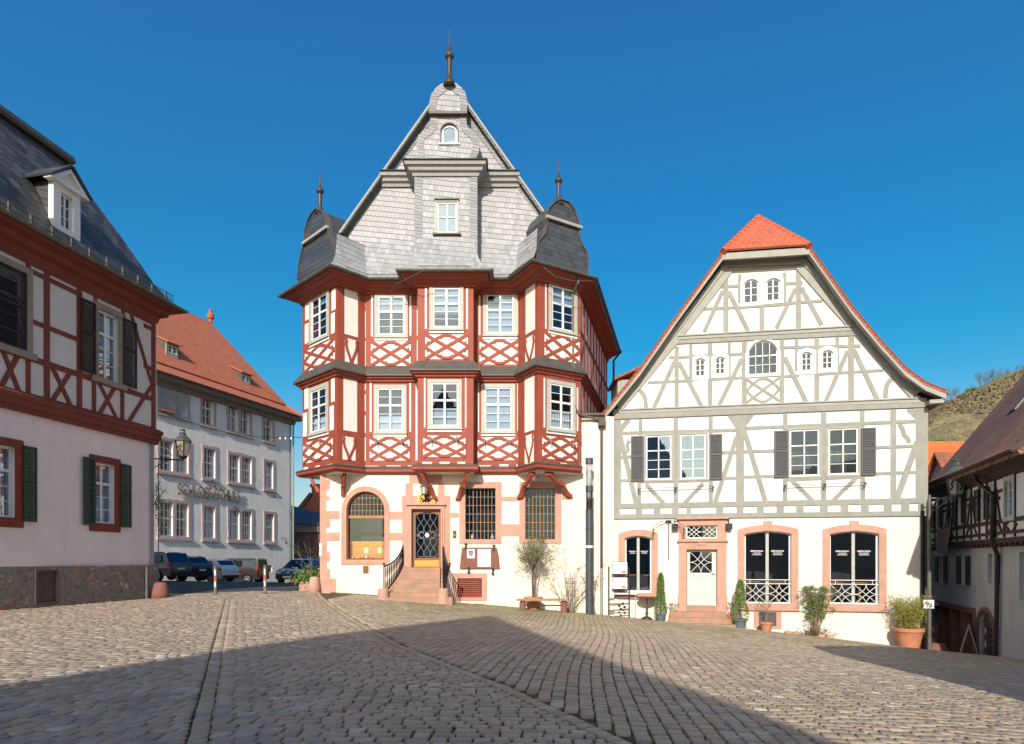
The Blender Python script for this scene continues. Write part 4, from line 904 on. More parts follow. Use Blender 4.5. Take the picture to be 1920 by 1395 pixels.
for h in (wa, wb):
    g = MB(); z0, z1 = h[2] + .02, h[2] + 1.05 * (h[3] - h[2]) / 3.2 * 1.02; zr = z1 - .16; L = h[1] - h[0]
    for z in (z0 + .03, zr, z1): g.tube([f5.P(h[0], z, -.04), f5.P(h[1], z, -.04)], .018, 6)
    for t in (.12, .88): g.tube([f5.P(h[0] + L * t, zr, -.04), f5.P(h[0] + L * t, z1, -.04)], .014, 5)
    for c in range(2):
        a, b = h[0] + L * c / 2, h[0] + L * (c + 1) / 2; um, zm = (a + b) / 2, (z0 + zr) / 2
        g.tube([f5.P(a, z0, -.04), f5.P(b, zr, -.04)], .014, 5); g.tube([f5.P(b, z0, -.04), f5.P(a, zr, -.04)], .014, 5)
        for su in (-1, 1):
            for sz in (-1, 1):
                hw, hh = (b - a) / 2, (zr - z0) / 2
                g.tube([f5.P(um + su * hw * (1 - math.cos(t)), zm + sz * hh * (1 - math.sin(t)), -.035) for t in [PI / 2 * i / 8 for i in range(9)]], .012, 5)
    g.build('window_grille', WI, G)
# door surround
q = f5.rect(487, 262, 740, 755); dsr = MB(); f5.prism(dsr, [[(q[0], -3.1), (q[1], -3.1), (q[1], q[3]), (q[0], q[3])], rloop(d_[0], d_[1], d_[2] - .0, d_[3]), rloop(*tr_)], -.01, .07); dsr.build('door_surround', SAND, G, bevel=.01)
bx(G, f5, q[0] - .08, q[1] + .08, q[3] - .03, q[3] + .07, -.01, .2, SAND, 'door_cornice', .02); zc = f5.uz(600, 380)[1]; bx(G, f5, q[0] - .06, q[1] + .06, zc - .04, zc + .05, .0, .15, SAND, 'door_cornice', .02); bx(G, f5, (q[0] + q[1]) / 2 - .2, (q[0] + q[1]) / 2 + .2, zc - .18, zc - .045, 0, .1, SAND, 'keystone', .03)
for a in (q[0] - .03, q[1] - .33): bx(G, f5, a, a + .36, -3.1, f5.uz(600, 668)[1], 0, .1, SAND, 'plinth_block', .015)
CRM = M('cream_door_paint', (.60, .595, .53), (.56, .555, .49), 3, .5)
di = f5.rect(548, 437, 664, 548); mb = MB(); f5.prism(mb, [rloop(d_[0] + .02, d_[1] - .02, d_[2], d_[3] - .02), rloop(*di)], -.2, -.14); D = mb.build('door', CRM, G, bevel=.005)
bx(D, f5, *di, -.18, -.175, GLD, 'pane', 0); zb = f5.uz(600, 572)[1]; bx(D, f5, d_[0] + .1, d_[1] - .12, zb - .02, zb + .03, -.14, -.11, CRM, 'door_rail')
MB().tube([f5.P(d_[1] - .1, zb + .15, -.14), f5.P(d_[1] - .1, zb + .15, -.08), f5.P(d_[1] - .2, zb + .15, -.08)], .014, 6).build('handle', IRON, D)
def quatre(par, r, nc, d):
    g = MB(); u0, u1, z0, z1 = r
    for c in range(nc):
        a, b = u0 + (u1 - u0) * c / nc, u0 + (u1 - u0) * (c + 1) / nc; um, zm, hw, hh = (a + b) / 2, (z0 + z1) / 2, (b - a) / 2, (z1 - z0) / 2
        g.tube([f5.P(a, z0, d), f5.P(b, z1, d)], .013, 5); g.tube([f5.P(b, z0, d), f5.P(a, z1, d)], .013, 5)
        for su in (-1, 1):
            for sz in (-1, 1): g.tube([f5.P(um + su * hw * (1 - math.cos(t)), zm + sz * hh * (1 - math.sin(t)), d) for t in [PI / 2 * i / 8 for i in range(9)]], .012, 5)
    g.build('grille', WI, par)
quatre(D, di, 1, -.13)
mb = MB(); f5.prism(mb, [rloop(*tr_), rloop(tr_[0] + .04, tr_[1] - .04, tr_[2] + .04, tr_[3] - .04)], -.1, -.04); o = mb.build('transom_light', WPAINT, G); quatre(o, tr_, 2, -.05); bx(o, f5, *tr_, -.09, -.085, GLD, 'pane', 0)
vm = MB()
for i in range(7): z = cv[2] + (cv[3] - cv[2]) * (i + .2) / 7; f5.box(vm, cv[0], cv[1], z, z + .07, -.08, -.04)
vm.build('cellar_louvre', SHUTA, G); bx(G, f5, *cv, -.3, -.25, ROOM, 'vent_shade', 0); ring(G, f5, *cv, .2, -.01, .02, SAND, bot=.1)
rm = MB(); f5.box(rm, .1, ue - .2, -3.2, 2, -3.2, -3.1); f5.box(rm, .1, ue - .2, -3.3, -3.2, -3.2, -.45); rm.build('room', ROOM, G)
um = MB()
for a, b, z0, z1 in ((.6, 11.4, 2.2, 7.2), (2.5, 9.5, 7.3, 9.6), (4.3, 7.8, 9.7, 12.2)): f.box(um, a, b, z0, z1, -1.3, -1.2)
um.build('upper_room', ROOM, G)
# cafe interior furniture seen through the glass belongs to the house
TW = M('table_wood', (.35, .17, .07), (.28, .13, .05), 5, .5)
cnt = 0
for h in (wl, wa, wb):
    for u in ((h[0] + h[1]) / 2 - .5, (h[0] + h[1]) / 2 + .55):
        zf = -3.2; zt2 = f5.uz(900, 598)[1] + .0 if h is not wl else f5.uz(300, 560)[1]
        m_ = MB(); f5.box(m_, u - .35, u + .35, zt2 - .04, zt2, -1.6, -.95); c_ = f5.P(u, zf, -1.3); m_.lathe([(.25, 0), (.05, .05), (.04, zt2 - zf)], c_, 8); m_.build('cafe_table', TW, G)
st = MB()
# steps of the cafe door
for i, (x0, x1, y0, y1, dd) in enumerate(((527, 684, 722, 757, .12), (440, 742, 756, 792, .5), (436, 790, 788, 825, .85), (436, 848, 820, 880, 1.15))):
    fo_ = f5.off(dd); a, b = fo_.uz(x0, y0)[0], fo_.uz(x1, y0)[0]; z = fo_.uz((x0 + x1) / 2, y0)[1]
    mb = MB(); f5.box(mb, a, b, z - .6, z, -.15 if i == 0 else .0, dd); mb.build('step', SANDD if i > 3 else STEP, G, bevel=.015)
# small fittings
def spot(x, y, lab):
    u, z = f5.uz(x, y); t = thing('wall_floodlight', lab, 'lamp', f5.P(u, z, .2)); bx(t, f5, u - .13, u + .13, z - .22, z + .02, .12, .26, IRON, 'lamp_head', .01); MB().tube([f5.P(u, z + .02, .18), f5.P(u, z + .2, .15), f5.P(u, z + .2, 0)], .02, 6).build('arm', IRON, t)
spot(467, 292, 'small black box floodlight left of the cafe door surround'); spot(751, 290, 'small black box floodlight right of the cafe door surround')
u, z = f5.uz(433, 280); hg = thing('sign_bracket', 'thin black iron hanger with curling arms on the wall left of the cafe door', 'bracket', f5.P(u, z, 0)); m_ = MB()
m_.tube([f5.P(u, z + .05, .06), f5.P(u, z - 1.6, .06)], .016, 6); m_.build('rod', IRON, hg); m_ = MB()
for s in (-1, 1):
    for zz in (0, -.12): m_.tube([f5.P(u, z + .08 + zz, .06), f5.P(u + s * .35, z + .0 + zz, .3), f5.P(u + s * .6, z - .2 + zz, .45), f5.P(u + s * .62, z - .3 + zz, .45)], .012, 5); m_.lathe([(.02, 0), (.05, -.08)], f5.P(u + s * .62, z - .3 + zz, .45), 8)
m_.build('arm', IRON, hg); bx(hg, f5, u - .12, u + .12, z - .02, z + .06, 0, .05, IRON, 'wall_plate')
# ================================================================ LEFT HOUSE
C6 = (0, 180, 2.25); C7 = (0, 760, 3.489)
FL = F(-15.3, 19.15, 1.17, 6.2, C6); g6 = FL; g7 = FL.w(C7); UC = g7.uz(1008, 600)[0]
LH = thing('corner_house', 'large shaded house with red timbers, green shutters and dark slate mansard roof', 'house', FL.P(2, -1.5))
U0 = -7.5
zband0, zband1 = g7.uz(500, 128)[1], g7.uz(500, 128)[1]
zb0 = (HY - 764) / FX * 19.15; zb1 = zb0 + .62; ztp = 9.37; zst = -.2
w2_ = g6.rect(405, 915, 492, 1200); w1_ = g6.rect(-160, 690, 100, 1040)
# fix heights from their centre columns
l1 = g7.rect(-60, 262, 98, 730); l2 = g7.rect(622, 382, 748, 772)
mb = MB(); FL.prism(mb, [[(U0, zst), (UC, zst), (UC, zb0), (U0, zb0)], rloop(*l1), rloop(*l2)], -.4, 0); mb.build('plaster_wall', LILAC, LH)
W2h = (w2_[0], w2_[1], w2_[2], w2_[3]); W1h = g6.rect(-190, 600, 100, 970)
W1h = (W1h[0], W1h[1], W2h[2], W2h[3])
fu = FL.off(.06)
mb = MB(); fu.prism(mb, [[(U0, zb0 + .3), (UC + .06, zb0 + .3), (UC + .06, ztp + .3), (U0, ztp + .3)], rloop(*W2h), rloop(*W1h)], -.3, 0); mb.build('upper_wall', M('off_white_plaster', (.66, .62, .60), (.61, .57, .55), 2, .9, .15, 25), LH)  # slightly greyer off-white plaster over the whole upper wall
RUBM, t, p = nodes('rubble_stone_base')
pos = t.nodes.new('ShaderNodeNewGeometry').outputs['Position']
vo = t.nodes.new('ShaderNodeTexVoronoi'); vo.inputs['Scale'].default_value = 2.6; vo.inputs['Randomness'].default_value = 1
mpn = t.nodes.new('ShaderNodeMapping'); mpn.inputs['Scale'].default_value = (1, 1, 1.7); t.links.new(pos, mpn.inputs[0])
ad = t.nodes.new('ShaderNodeVectorMath'); nz = t.nodes.new('ShaderNodeTexNoise'); nz.inputs['Scale'].default_value = 2.2; t.links.new(pos, nz.inputs['Vector'])
t.links.new(mpn.outputs[0], ad.inputs[0]); t.links.new(nz.outputs['Color'], ad.inputs[1]); t.links.new(ad.outputs[0], vo.inputs['Vector'])
sepc = t.nodes.new('ShaderNodeSeparateColor'); t.links.new(vo.outputs['Color'], sepc.inputs[0])
stone = mixc(t, ramp(t, sepc.outputs[0], .2, .8), (.20, .16, .12), (.50, .38, .25)); stone = mixc(t, ramp(t, sepc.outputs[1], .86, .88), stone, (.34, .13, .07))
mk = mth(t, 'MULTIPLY', ramp(t, vo.outputs['Distance'], .45, .28), ramp(t, noise(t, pos, 1.1, 3), .38, .52))
grit = mixc(t, ramp(t, noise(t, pos, 6, 6, .8), .4, .6), (.17, .15, .13), (.26, .23, .20))
t.links.new(mixc(t, mk, grit, stone), p.inputs['Base Color']); p.inputs['Roughness'].default_value = .95
bb_ = t.nodes.new('ShaderNodeBump'); bb_.inputs['Distance'].default_value = .05; bb_.inputs['Strength'].default_value = .8
t.links.new(mth(t, 'ADD', mk, noise(t, pos, 12, 6)), bb_.inputs['Height']); t.links.new(bb_.outputs[0], p.inputs['Normal'])
hq = g7.rect(215, 1080, 358, 1292)
mb = MB(); FL.prism(mb, [[(U0, -3), (UC + .12, -3), (UC + .1, zst), (U0, zst)], rloop(*hq)], -.4, .12); mb.build('rubble_plinth', RUBM, LH)
mb = MB(); fe = F(*FL.P(UC, 0, 0)[:2], -FL.nx, -FL.ny); fe.box(mb, 0, 9, zst, 9, -.3, 0); mb.build('end_wall', LILAC, LH)
mb = MB(); n = 8
for i in range(n): a = hq[0] + (hq[1] - hq[0]) * i / n; FL.box(mb, a + .01, a + (hq[1] - hq[0]) / n - .01, hq[2] + .02, hq[3] - .02, .0, .05 + jit())
o = mb.build('cellar_hatch', M('weathered_grey_boards', (.16, .12, .10), (.11, .085, .07), 4, .9, .5, 30, (1, 1, .2)), LH); ring(o, FL, hq[0] + .04, hq[1] - .04, hq[2] + .03, hq[3] - .04, .08, .03, .14, M('hatch_frame_wood', (.13, .10, .085), None, 1, .9), name='frame')
MB().tube([FL.P(g7.uz(930, 1)[0], zst - .05, .2), FL.P(g7.uz(930, 1)[0], -1.6, .2)], .05, 8).build('standpipe', GUT, LH)
# band, timbers, cornice
pl = [FL.P(U0, 0)[:2], FL.P(UC, 0)[:2], FL.P(UC, 0, -8)[:2]]
MB().sweep(pl, [(0, zb0), (.12, zb0), (.12, zb0 + .12), (.18, zb0 + .17), (.18, zb0 + .34), (.23, zb0 + .40), (.23, zb0 + .52), (.12, zb0 + .60), (0, zb0 + .6)]).build('floor_band', REDS, LH)
MB().sweep(pl, [(0, ztp), (.1, ztp), (.14, ztp + .2), (.34, ztp + .3), (.40, ztp + .46), (.66, ztp + .54), (.70, ztp + .66), (0, ztp + .66)]).build('cornice', REDS, LH)
tm = MB()
def Z(x, y): return g6.uz(x, y)
def T(x1, y1, x2, y2, wd=.17, d=.03): fu.bar(tm, Z(x1, y1), Z(x2, y2), wd, 0, d)
def post(x, w_=.17, za=None, zb_=None): u = Z(x, 900)[0]; fu.bar(tm, (u, za or zb0 + .5), (u, zb_ or ztp + .1), w_, 0, .035)
zs = Z(250, 1150)[1]; zr1 = Z(250, 800)[1]; zr2 = Z(250, 1000)[1]
for x in (189, 327): post(x, .2)
post(640, .2); post(110, .14, zb0 + .5, zs); post(110, .14, W2h[3] + .15); post(395, .14, W2h[3] + .15); post(388, .15, zb0 + .5, zs); post(508, .15, zb0 + .5, zs); post(512, .14, W2h[3] + .1); post(-200, .2); post(-60, .14, zb0 + .5, zs)
def rail(xa, xb, z, w_=.15): fu.bar(tm, (Z(xa, 900)[0], z), (Z(xb, 900)[0], z), w_, 0, .028)
rail(-400, 640, zs, .19); rail(-400, 640, ztp - .05, .2); rail(-400, 640, zb0 + .58, .14)
for z in (zr1, zr2): rail(118, 189, z); rail(189, 327, z)
rail(600, 640, zr1); rail(600, 640, zr2)
zbt = zb0 + .6
def br(x1, z1_, x2, z2_, d=.026): fu.bar(tm, (Z(x1, 900)[0], z1_), (Z(x2, 900)[0], z2_), .15, 0, d)
br(208, zs, 290, zbt); br(290, zs, 212, zbt, .03); br(405, zs, 485, zbt); br(478, zs, 412, zbt, .03); br(0, zs, 72, zbt); br(70, zs, -5, zbt, .03)
br(632, zs + .5, 535, zbt); br(545, ztp - .1, 632, zs + .6)
tm.build('timber_frame', REDS, LH, bevel=.005)
STN = M('weathered_sandstone_frame', (.33, .27, .21), (.26, .21, .165), 3, .9, .4, 30)
for hh in (W2h, W1h):
    ring(LH, fu, *hh, .2, -.02, .07, STN, bot=.0); bx(LH, fu, hh[0] - .3, hh[1] + .3, hh[2] - .2, hh[2], -.02, .14, STN, 'stone_sill', .01)
    sash(LH, fu, *hh, -.16, 2, 1, 3, .3, b=.06, g=.025, mid=.09, gm=GLB, curt=('net', .3, 1) if hh is W2h else None)
s2 = g6.rect(345, 905, 400, 1150)
wS = (W2h[1] - W2h[0]) / 2 + .08
shutter(LH, fu, W2h[0] - wS - .22, W2h[0] - .2, W2h[2] + .0, W2h[3] + .05, .1, SHUTD); shutter(LH, fu, W2h[1] + .14, W2h[1] + wS + .22, W2h[2], W2h[3] + .05, .1, SHUTD)
um = (W1h[0] + W1h[1]) / 2; shutter(LH, fu, W1h[0], um - .01, W1h[2], W1h[3], .03, SHUTD); shutter(LH, fu, um + .01, W1h[1], W1h[2], W1h[3], .03, SHUTD)
for hh in (l1, l2):
    ring(LH, FL, *hh, .25, -.02, .05, REDS, bot=.3)
    sash(LH, FL, *hh, -.2, 2, 1, 3, .3, b=.06, g=.025, mid=.09, gm=GLB, curt=('net', .1, .9))
    wS = (hh[1] - hh[0]) / 2 + .05; 
    shutter(LH, FL, hh[1] + .22, hh[1] + .22 + wS, hh[2] - .1, hh[3] + .1, .07, SHUTG)
    if hh is l2: shutter(LH, FL, hh[0] - wS - .1, hh[0] - .1, hh[2] - .1, hh[3] + .1, .07, SHUTG)
mb = MB(); FL.box(mb, U0, UC - .3, -1, 9, -1.2, -1.1); mb.build('room', ROOM, LH)
# roof
ze = ztp + .68
MB().sweep(pl, [(.70, ze), (.72, ze + .06), (.4, ze + .3), (0, ze + .85), (-.6, ze + 2.05), (-2.1, ze + 4.8), (-2.3, ze + 4.8), (-1, ze + 2), (0, ze)]).build('mansard_slope', SLR, LH)
gutter(LH, pl, .78, ze + .03, .1)
MB().sweep(pl, [(-1.9, ze + 4.72), (-1.85, ze + 4.78), (-1.9, ze + 4.92), (-2.3, ze + 5.15), (-5, ze + 6.6), (-5, ze + 6.4), (-2.3, ze + 4.72)]).build('upper_roof', SLR, LH)
MB().sweep(pl, [(-1.84, ze + 4.66), (-1.80, ze + 4.76), (-1.84, ze + 4.93), (-1.96, ze + 4.93), (-1.96, ze + 4.65)]).build('roof_break_edge', LEAD, LH)
sg = MB(); L = UC - U0
for i in range(int((L + .6) / .07)): sg.tube([FL.P(U0 + i * .07, ze + .25, .45), FL.P(U0 + i * .07, ze + .53, .48)], .008, 4, cap=False)
for z in (.34, .55): sg.tube([FL.P(U0, ze + z, .47), FL.P(UC + .5, ze + z, .47)], .016, 5)
for i in range(int(L / .72) + 1): u = U0 + .2 + i * .72; FL.box(sg, u - .03, u + .03, ze + .2, ze + .6, .38, .45)
sg.build('snow_fence', GUT, LH)
# dormer
du0, dz0 = g6.off(-.2).uz(232, 560) if False else FL.off(.0).w(C6).uz(222, 540)
fd = FL.off(.05).w(C6); a, b, z0_, z1_ = fd.rect(225, 400, 340, 592)
def dormer(a, b, z0_, z1_, par):
    z1_ = z0_ + 1.62
    hw_ = (a + .3, b - .3, z0_ + .25, z1_ - .25); mb = MB(); FL.prism(mb, [rloop(a, b, z0_, z1_), rloop(*hw_)], -.15, .05); mb.build('dormer_front', WPAINT, par, bevel=.01)
    mb = MB(); FL.box(mb, a + .03, b - .03, z0_, z1_, -1.6, -.16); mb.build('dormer_cheek', SLR, par)
    sash(par, FL, *hw_, -.1, 2, 0, 3, .3, b=.05, gm=GLD)
    um = (a + b) / 2; pd = MB(); FL.prism(pd, [[(a - .2, z1_), (b + .2, z1_), (um, z1_ + .62)], [(a + .12, z1_ + .08), (b - .12, z1_ + .08), (um, z1_ + .47)]], -.1, .2); pd.build('pediment', WPAINT, par, bevel=.01)
    pd = MB(); FL.prism(pd, [(a, z1_), (b, z1_), (um, z1_ + .55)], -.1, .08); pd.build('tympanum', LILAC, par)
    rf = MB()
    for s, e in ((-1, a - .25), (1, b + .25)): rf.add([FL.P(um, z1_ + .68, .28), FL.P(e, z1_ - .02, .28), FL.P(e, z1_ - .02, -2.2), FL.P(um, z1_ + .68, -2.2)], [(0, 1, 2, 3)])
    rf.build('dormer_roof', SLD, par, solid=.06); bx(par, FL, a - .22, b + .22, z1_ - .06, z1_, -.1, .2, WPAINT, 'dormer_cornice')
dormer(a, b, z0_, z1_, LH); dormer(a - 4.3, b - 4.3, z0_, z1_, LH)
# ================================================================ SCHOOL
D1 = (280, 580, 4.982); D2 = (280, 790, 5.814)
FS = F(-23.5, 42.7, .34, .94, D1); s1, s2_ = FS, FS.w(D2); SE = FS.w((0, 0, 1)).uz(546.5, 1000)[0]
SH = thing('school_building', 'long pale school building with pink window frames, raised lettering and red tiled hipped roof', 'school', FS.P(6, -2))
wins = [(s1, r, n) for r, n in (((72, 643, 380, 1003), 2), ((472, 757, 622, 1092), 1), ((717, 853, 957, 1168), 2), ((1050, 948, 1168, 1242), 1))]
wins += [(s2_, r, n) for r, n in (((85, 190, 450, 575), 2), ((570, 265, 740, 640), 1), ((850, 348, 1133, 692), 2), ((1238, 416, 1366, 752), 1), ((85, 852, 450, 1280), 2), ((568, 895, 738, 1297), 1), ((850, 942, 1133, 1314), 2), ((1242, 979, 1375, 1330), 1))]
holes = []; ops = []
for g, r, n in wins:
    u0, u1, z0, z1 = g.rect(*r); fw = .21; a, b, c, d = u0 + fw, u1 - fw, z0 + fw * .8, z1 - fw
    if n == 1: cells = [(a, b, c, d)]
    else: m_ = (a + b) / 2; cells = [(a, m_ - .14, c, d), (m_ + .14, b, c, d)]
    holes += [rloop(*x) for x in cells]; ops.append(((u0, u1, z0, z1), cells))
ZE = 12.2
b1, b2 = FS.w(C8 if False else (280, 1000, 5.647)).rect(1110, 335, 1155, 415), FS.w((280, 1000, 5.647)).rect(1252, 338, 1300, 413)
mb = MB(); FS.prism(mb, [[(-8, -4), (SE, -4), (SE, ZE), (-8, ZE)]] + holes + [rloop(*b1), rloop(*b2)], -.5, 0); mb.build('wall', SCHOOLW, SH)
for (u0, u1, z0, z1), cells in ops:
    mb = MB(); n = 9
    L = [(u0 + ru(-.03, .03), z0), (u1 + ru(-.03, .03), z0)] + [(u1 + ru(-.05, .03), z0 + (z1 - z0) * i / n) for i in range(1, n)] + [(u1 - (u1 - u0) * i / n, z1 + ru(-.05, .04)) for i in range(n + 1)] + [(u0 + ru(-.03, .05), z1 - (z1 - z0) * i / n) for i in range(1, n)]
    FS.prism(mb, [L] + [rloop(*c) for c in cells], -.01, .05); mb.build('window_surround', SANDP, SH); bx(SH, FS, u0 - .05, u1 + .05, z0 - .12, z0 + .05, 0, .15, SANDP, 'window_sill', .01)
    for c in cells: sash(SH, FS, *c, -.28, 2, 2, 2, .45, b=.07, g=.035, mid=.11, gm=GLD, curt=('net', .05, .95) if rnd() < .4 else None)
rm = MB(); FS.box(rm, -8, SE - .5, -2, 12, -2, -1.9); rm.build('room', ROOM, SH)
for b_ in (b1, b2): bx(SH, FS, *b_, -.3, -.25, SANDP, 'cellar_window', 0)
ltr = text('SCHLOSS-SCHULE', FS, 0, 0, 1, 0, .16, M('bronze_letters', (.42, .35, .30), (.36, .3, .26), 3, .5), 'x', None)
me = ltr.data; xs = [v.co for v in me.vertices]; bpy.data.objects.remove(ltr)
ua, za = s2_.uz(290, 730); ub_, zb_ = s2_.uz(975, 820); zm_ = (za + zb_) / 2 - .42
def fit_text(body, f, u0, u1, z, hgt, d, th, mat, name, par, off=0):
    o = text(body, F(0, 0, 1, 0), 0, 0, 1, 0, th, mat, name, None, 'LEFT'); vs = [v.co.copy() for v in o.data.vertices]; fs_ = [tuple(p.vertices) for p in o.data.polygons]
    x0, x1 = min(v.x for v in vs), max(v.x for v in vs); z0, z1 = min(v.z for v in vs), max(v.z for v in vs); y0 = min(v.y for v in vs)
    bpy.data.objects.remove(o); mb = MB(); mb.add([f.P(u0 + (v.x - x0) / (x1 - x0) * (u1 - u0), z + (v.z - z0) / (z1 - z0) * hgt, d + (-v.y - 0)) for v in vs], fs_); return mb.build(name, mat, par)
fit_text('SCHLOSS-SCHULE', FS, ua, ub_, zm_, .82, .14, .07, M('raised_letters', (.25, .21, .18), (.20, .17, .15), 3, .5), 'raised_lettering', SH)
# school roof
E0, R1 = (SE + .5, .55), (10.2, -5.9); zr = 20.0; ze_ = 12.35
TS = tile('school_roof_tiles', (.34, .94, 0), (.25, 0, .9), .2, .22, ((.50, .155, .075), (.41, .115, .06), (.40, .15, .09)), arc=.2, rough=.8)
mb = MB(); 
a0, a1, r0, r1 = FS.P(-10, ze_, .82), FS.P(SE + .6, ze_, .82), FS.P(-10, zr, -5.9), FS.P(10.2, zr, -5.9); c1 = FS.P(SE + .5, ze_, -12.4); c0 = FS.P(-10, ze_, -12.4)
m0, m1 = FS.P(-10, ze_ + .9, -.45), FS.P(SE - .15, ze_ + .9, -.45)
mb.add([a0, a1, m1, m0], [(0, 1, 2, 3)]); mb.add([m0, m1, r1, r0], [(0, 1, 2, 3)]); mb.add([a1, c1, r1, m1], [(0, 1, 2, 3)]); mb.add([c0, c1, r1, r0], [(0, 1, 2, 3)]); mb.build('roof', TS, SH, solid=.12)
mb = MB(); P_ = [FS.P(-10, 0)[:2], FS.P(SE, 0)[:2], FS.P(SE, 0, -12)[:2]]
mb.sweep(P_, [(0, ze_ - .75), (.1, ze_ - .72), (.2, ze_ - .45), (.6, ze_ - .35), (.72, ze_ - .12), (0, ze_ - .12)]); mb.build('cornice', M('brown_cornice', (.30, .235, .19), (.25, .19, .155), 3, .8), SH); gutter(SH, P_, .86, ze_ - .02, .1)
mb = MB(); e = FS.P(SE, 0, 0); eb = F(e[0], e[1], -FS.nx, -FS.ny); eb.box(mb, 0, 12, -4, ze_, -.3, 0); mb.build('end_wall', SCHOOLW, SH)
MB().tube([FS.P(SE + .05, ze_ - .2, .5), FS.P(SE + .08, ze_ - .9, .12), FS.P(SE + .08, -1, .12)], .07, 8).build('downpipe', M('green_downpipe', (.25, .33, .27), (.2, .27, .22), 4, .5), SH)
RW = M('red_warning_paint', (.55, .06, .04), None, 1, .5); MB().tube([FS.P(SE + .08, -1, .12), FS.P(SE + .08, -2.6, .12)], .085, 8).build('downpipe_guard', RW, SH)
MB().tube([r0, r1], .16, 8).tube([r1, m1], .13, 8).tube([m1, a1], .13, 8).build('ridge_tiles', HT, SH)
p = r1; MB().lathe([(.14, 0), (.16, .5), (.28, .6), (.3, .9), (.12, 1.1), (.15, 1.3), (0, 1.4)], (p[0], p[1], p[2] - .1), 10).build('ridge_finial', HT, SH)
for (x0, y0, x1, y1, px_, py_) in ((165, 295, 275, 445, 45, 215), (862, 575, 950, 705, 628, 375)):
    fo_ = FS.off(-1.1); a, b, z0_, z1_ = fo_.rect(x0, y0 + 25, x1, y1 - 15)
    hw_ = (a + .12, b - .12, z0_ + .15, z1_ - .18); mb = MB(); fo_.prism(mb, [rloop(a, b, z0_ - .3, z1_), rloop(*hw_)], -.15, 0); mb.build('dormer_front', GREYL, SH); sash(SH, fo_, *hw_, -.1, 2, 0, 2, .3, b=.05, gm=GLD)
    k = (zr - ze_ - .9) / 5.45; db = 3.3
    ch = MB(); z_b = z1_ + 1.7
    for u in (a, b - .08): ch.add([fo_.P(u, z0_ - .3, 0), fo_.P(u, z1_, 0), fo_.P(u, z_b, -db), fo_.P(u + .08, z0_ - .3, 0), fo_.P(u + .08, z1_, 0), fo_.P(u + .08, z_b, -db)], [(0, 1, 2), (3, 4, 5), (0, 1, 4, 3), (1, 2, 5, 4), (0, 2, 5, 3)])
    ch.build('dormer_cheek', LEAD, SH)
    rf = MB(); rf.add([fo_.P(a - .12, z1_ - .02, .2), fo_.P(b + .12, z1_ - .02, .2), fo_.P(b + .12, z_b, -db), fo_.P(a - .12, z_b, -db)], [(0, 1, 2, 3)]); rf.build('dormer_roof', TS, SH, solid=.08)
for i in range(9):
    u = ru(-1, 12.5); v_ = ru(1.5, 5); MB().lathe([(.06, 0), (.1, .1), (0, .22)], FS.P(u, ze_ + .9 + (v_ - 1) * 1.38, .5 - v_ - .6), 6).build('roof_hook', GUT, SH)
fb_ = MB(); 
for c in (ops[0][1][0],): FS.box(fb_, c[0], c[1], c[2], c[2] + .22, .0, .25)
fb_.build('flower_box', TERRA, SH)
for x_, y_ in ((655, 650), (1305, 770), (1440, 1270)): u, z = s2_.uz(x_, y_); MB().tube([FS.P(u, z, 0), FS.P(u, z, .45), FS.P(u, z - .35, .5)], .03, 6).tube([FS.P(u, z - .3, .5), FS.P(u, z - .5, .5)], [.03, .09], 8).build('wall_spotlight', IRON, SH)
# ================================================================ DARK HOUSE (right lane)
C9 = (1730, 860, 3.489); FD = F(19.2, 29.6, -.337, -.941, C9); g9 = FD
DH = thing('lane_house', 'shaded grey house with dark timbers above a sandstone shopfront, at the lane on the right', 'house', FD.P(5, -3.6))
def z9(x, y): return g9.uz(x, y)
uL = z9(58, 600)[0]; uR = 12.5; zeD = 3.15
zj = z9(100, 598)[1]; zj2 = zj + .28
ws = [g9.rect(*r) for r in ((105, 280, 135, 455), (253, 238, 287, 430), (405, 193, 438, 400), (573, 165, 622, 370))]
zs0 = sum(w_[2] for w_ in ws[:3]) / 3; zs1 = sum(w_[3] for w_ in ws[:3]) / 3
ws = [(w_[0], w_[1], zs0, zs1) for w_ in ws]
wl_ = [g9.rect(*r) for r in ((112, 638, 146, 810), (262, 636, 292, 826), (432, 625, 468, 815), (486, 625, 512, 815), (640, 610, 720, 930))]
a = g9.rect(62, 972, 335, 1285); dor = g9.rect(358, 992, 470, 1300)
shop = (a[0], a[1], -4.4, z9(200, 985)[1]); dor = (dor[0], dor[1], -4.2, dor[3])
mb = MB(); g9.prism(mb, [[(uL, -6), (uR, -6), (uR, zj), (uL, zj)]] + [rloop(*w_) for w_ in wl_] + [rloop(*shop), rloop(*dor, (dor[1] - dor[0]) / 2)], -.4, 0); mb.build('stucco_wall', STUCCO, DH)
fdu = FD.off(.1)
mb = MB(); fdu.prism(mb, [[(uL, zj + .12), (uR, zj + .12), (uR, zeD), (uL, zeD)]] + [rloop(*w_) for w_ in ws], -.3, 0); mb.build('upper_wall', M('bluish_lime_plaster', (.76, .77, .78), (.68, .69, .70), 2, .9, .2, 25), DH)
tm = MB()
def T9(u1, z1_, u2, z2_, w_=.12, d=.03): fdu.bar(tm, (u1, z1_), (u2, z2_), w_, 0, d)
zm1 = z9(300, 445)[1]; zsl = zs0 - .12; zpl = zeD - .15
T9(uL, zpl, uR, zpl, .3, .05); T9(uL, zj + .2, uR, zj + .2, .16, .06); T9(uL, zj + .45, uR, zj + .45, .1, .04); T9(uL, zsl, uR, zsl, .13)
pu = [uL + .08]
for w_ in ws: pu += [w_[0] - .12, w_[1] + .12]
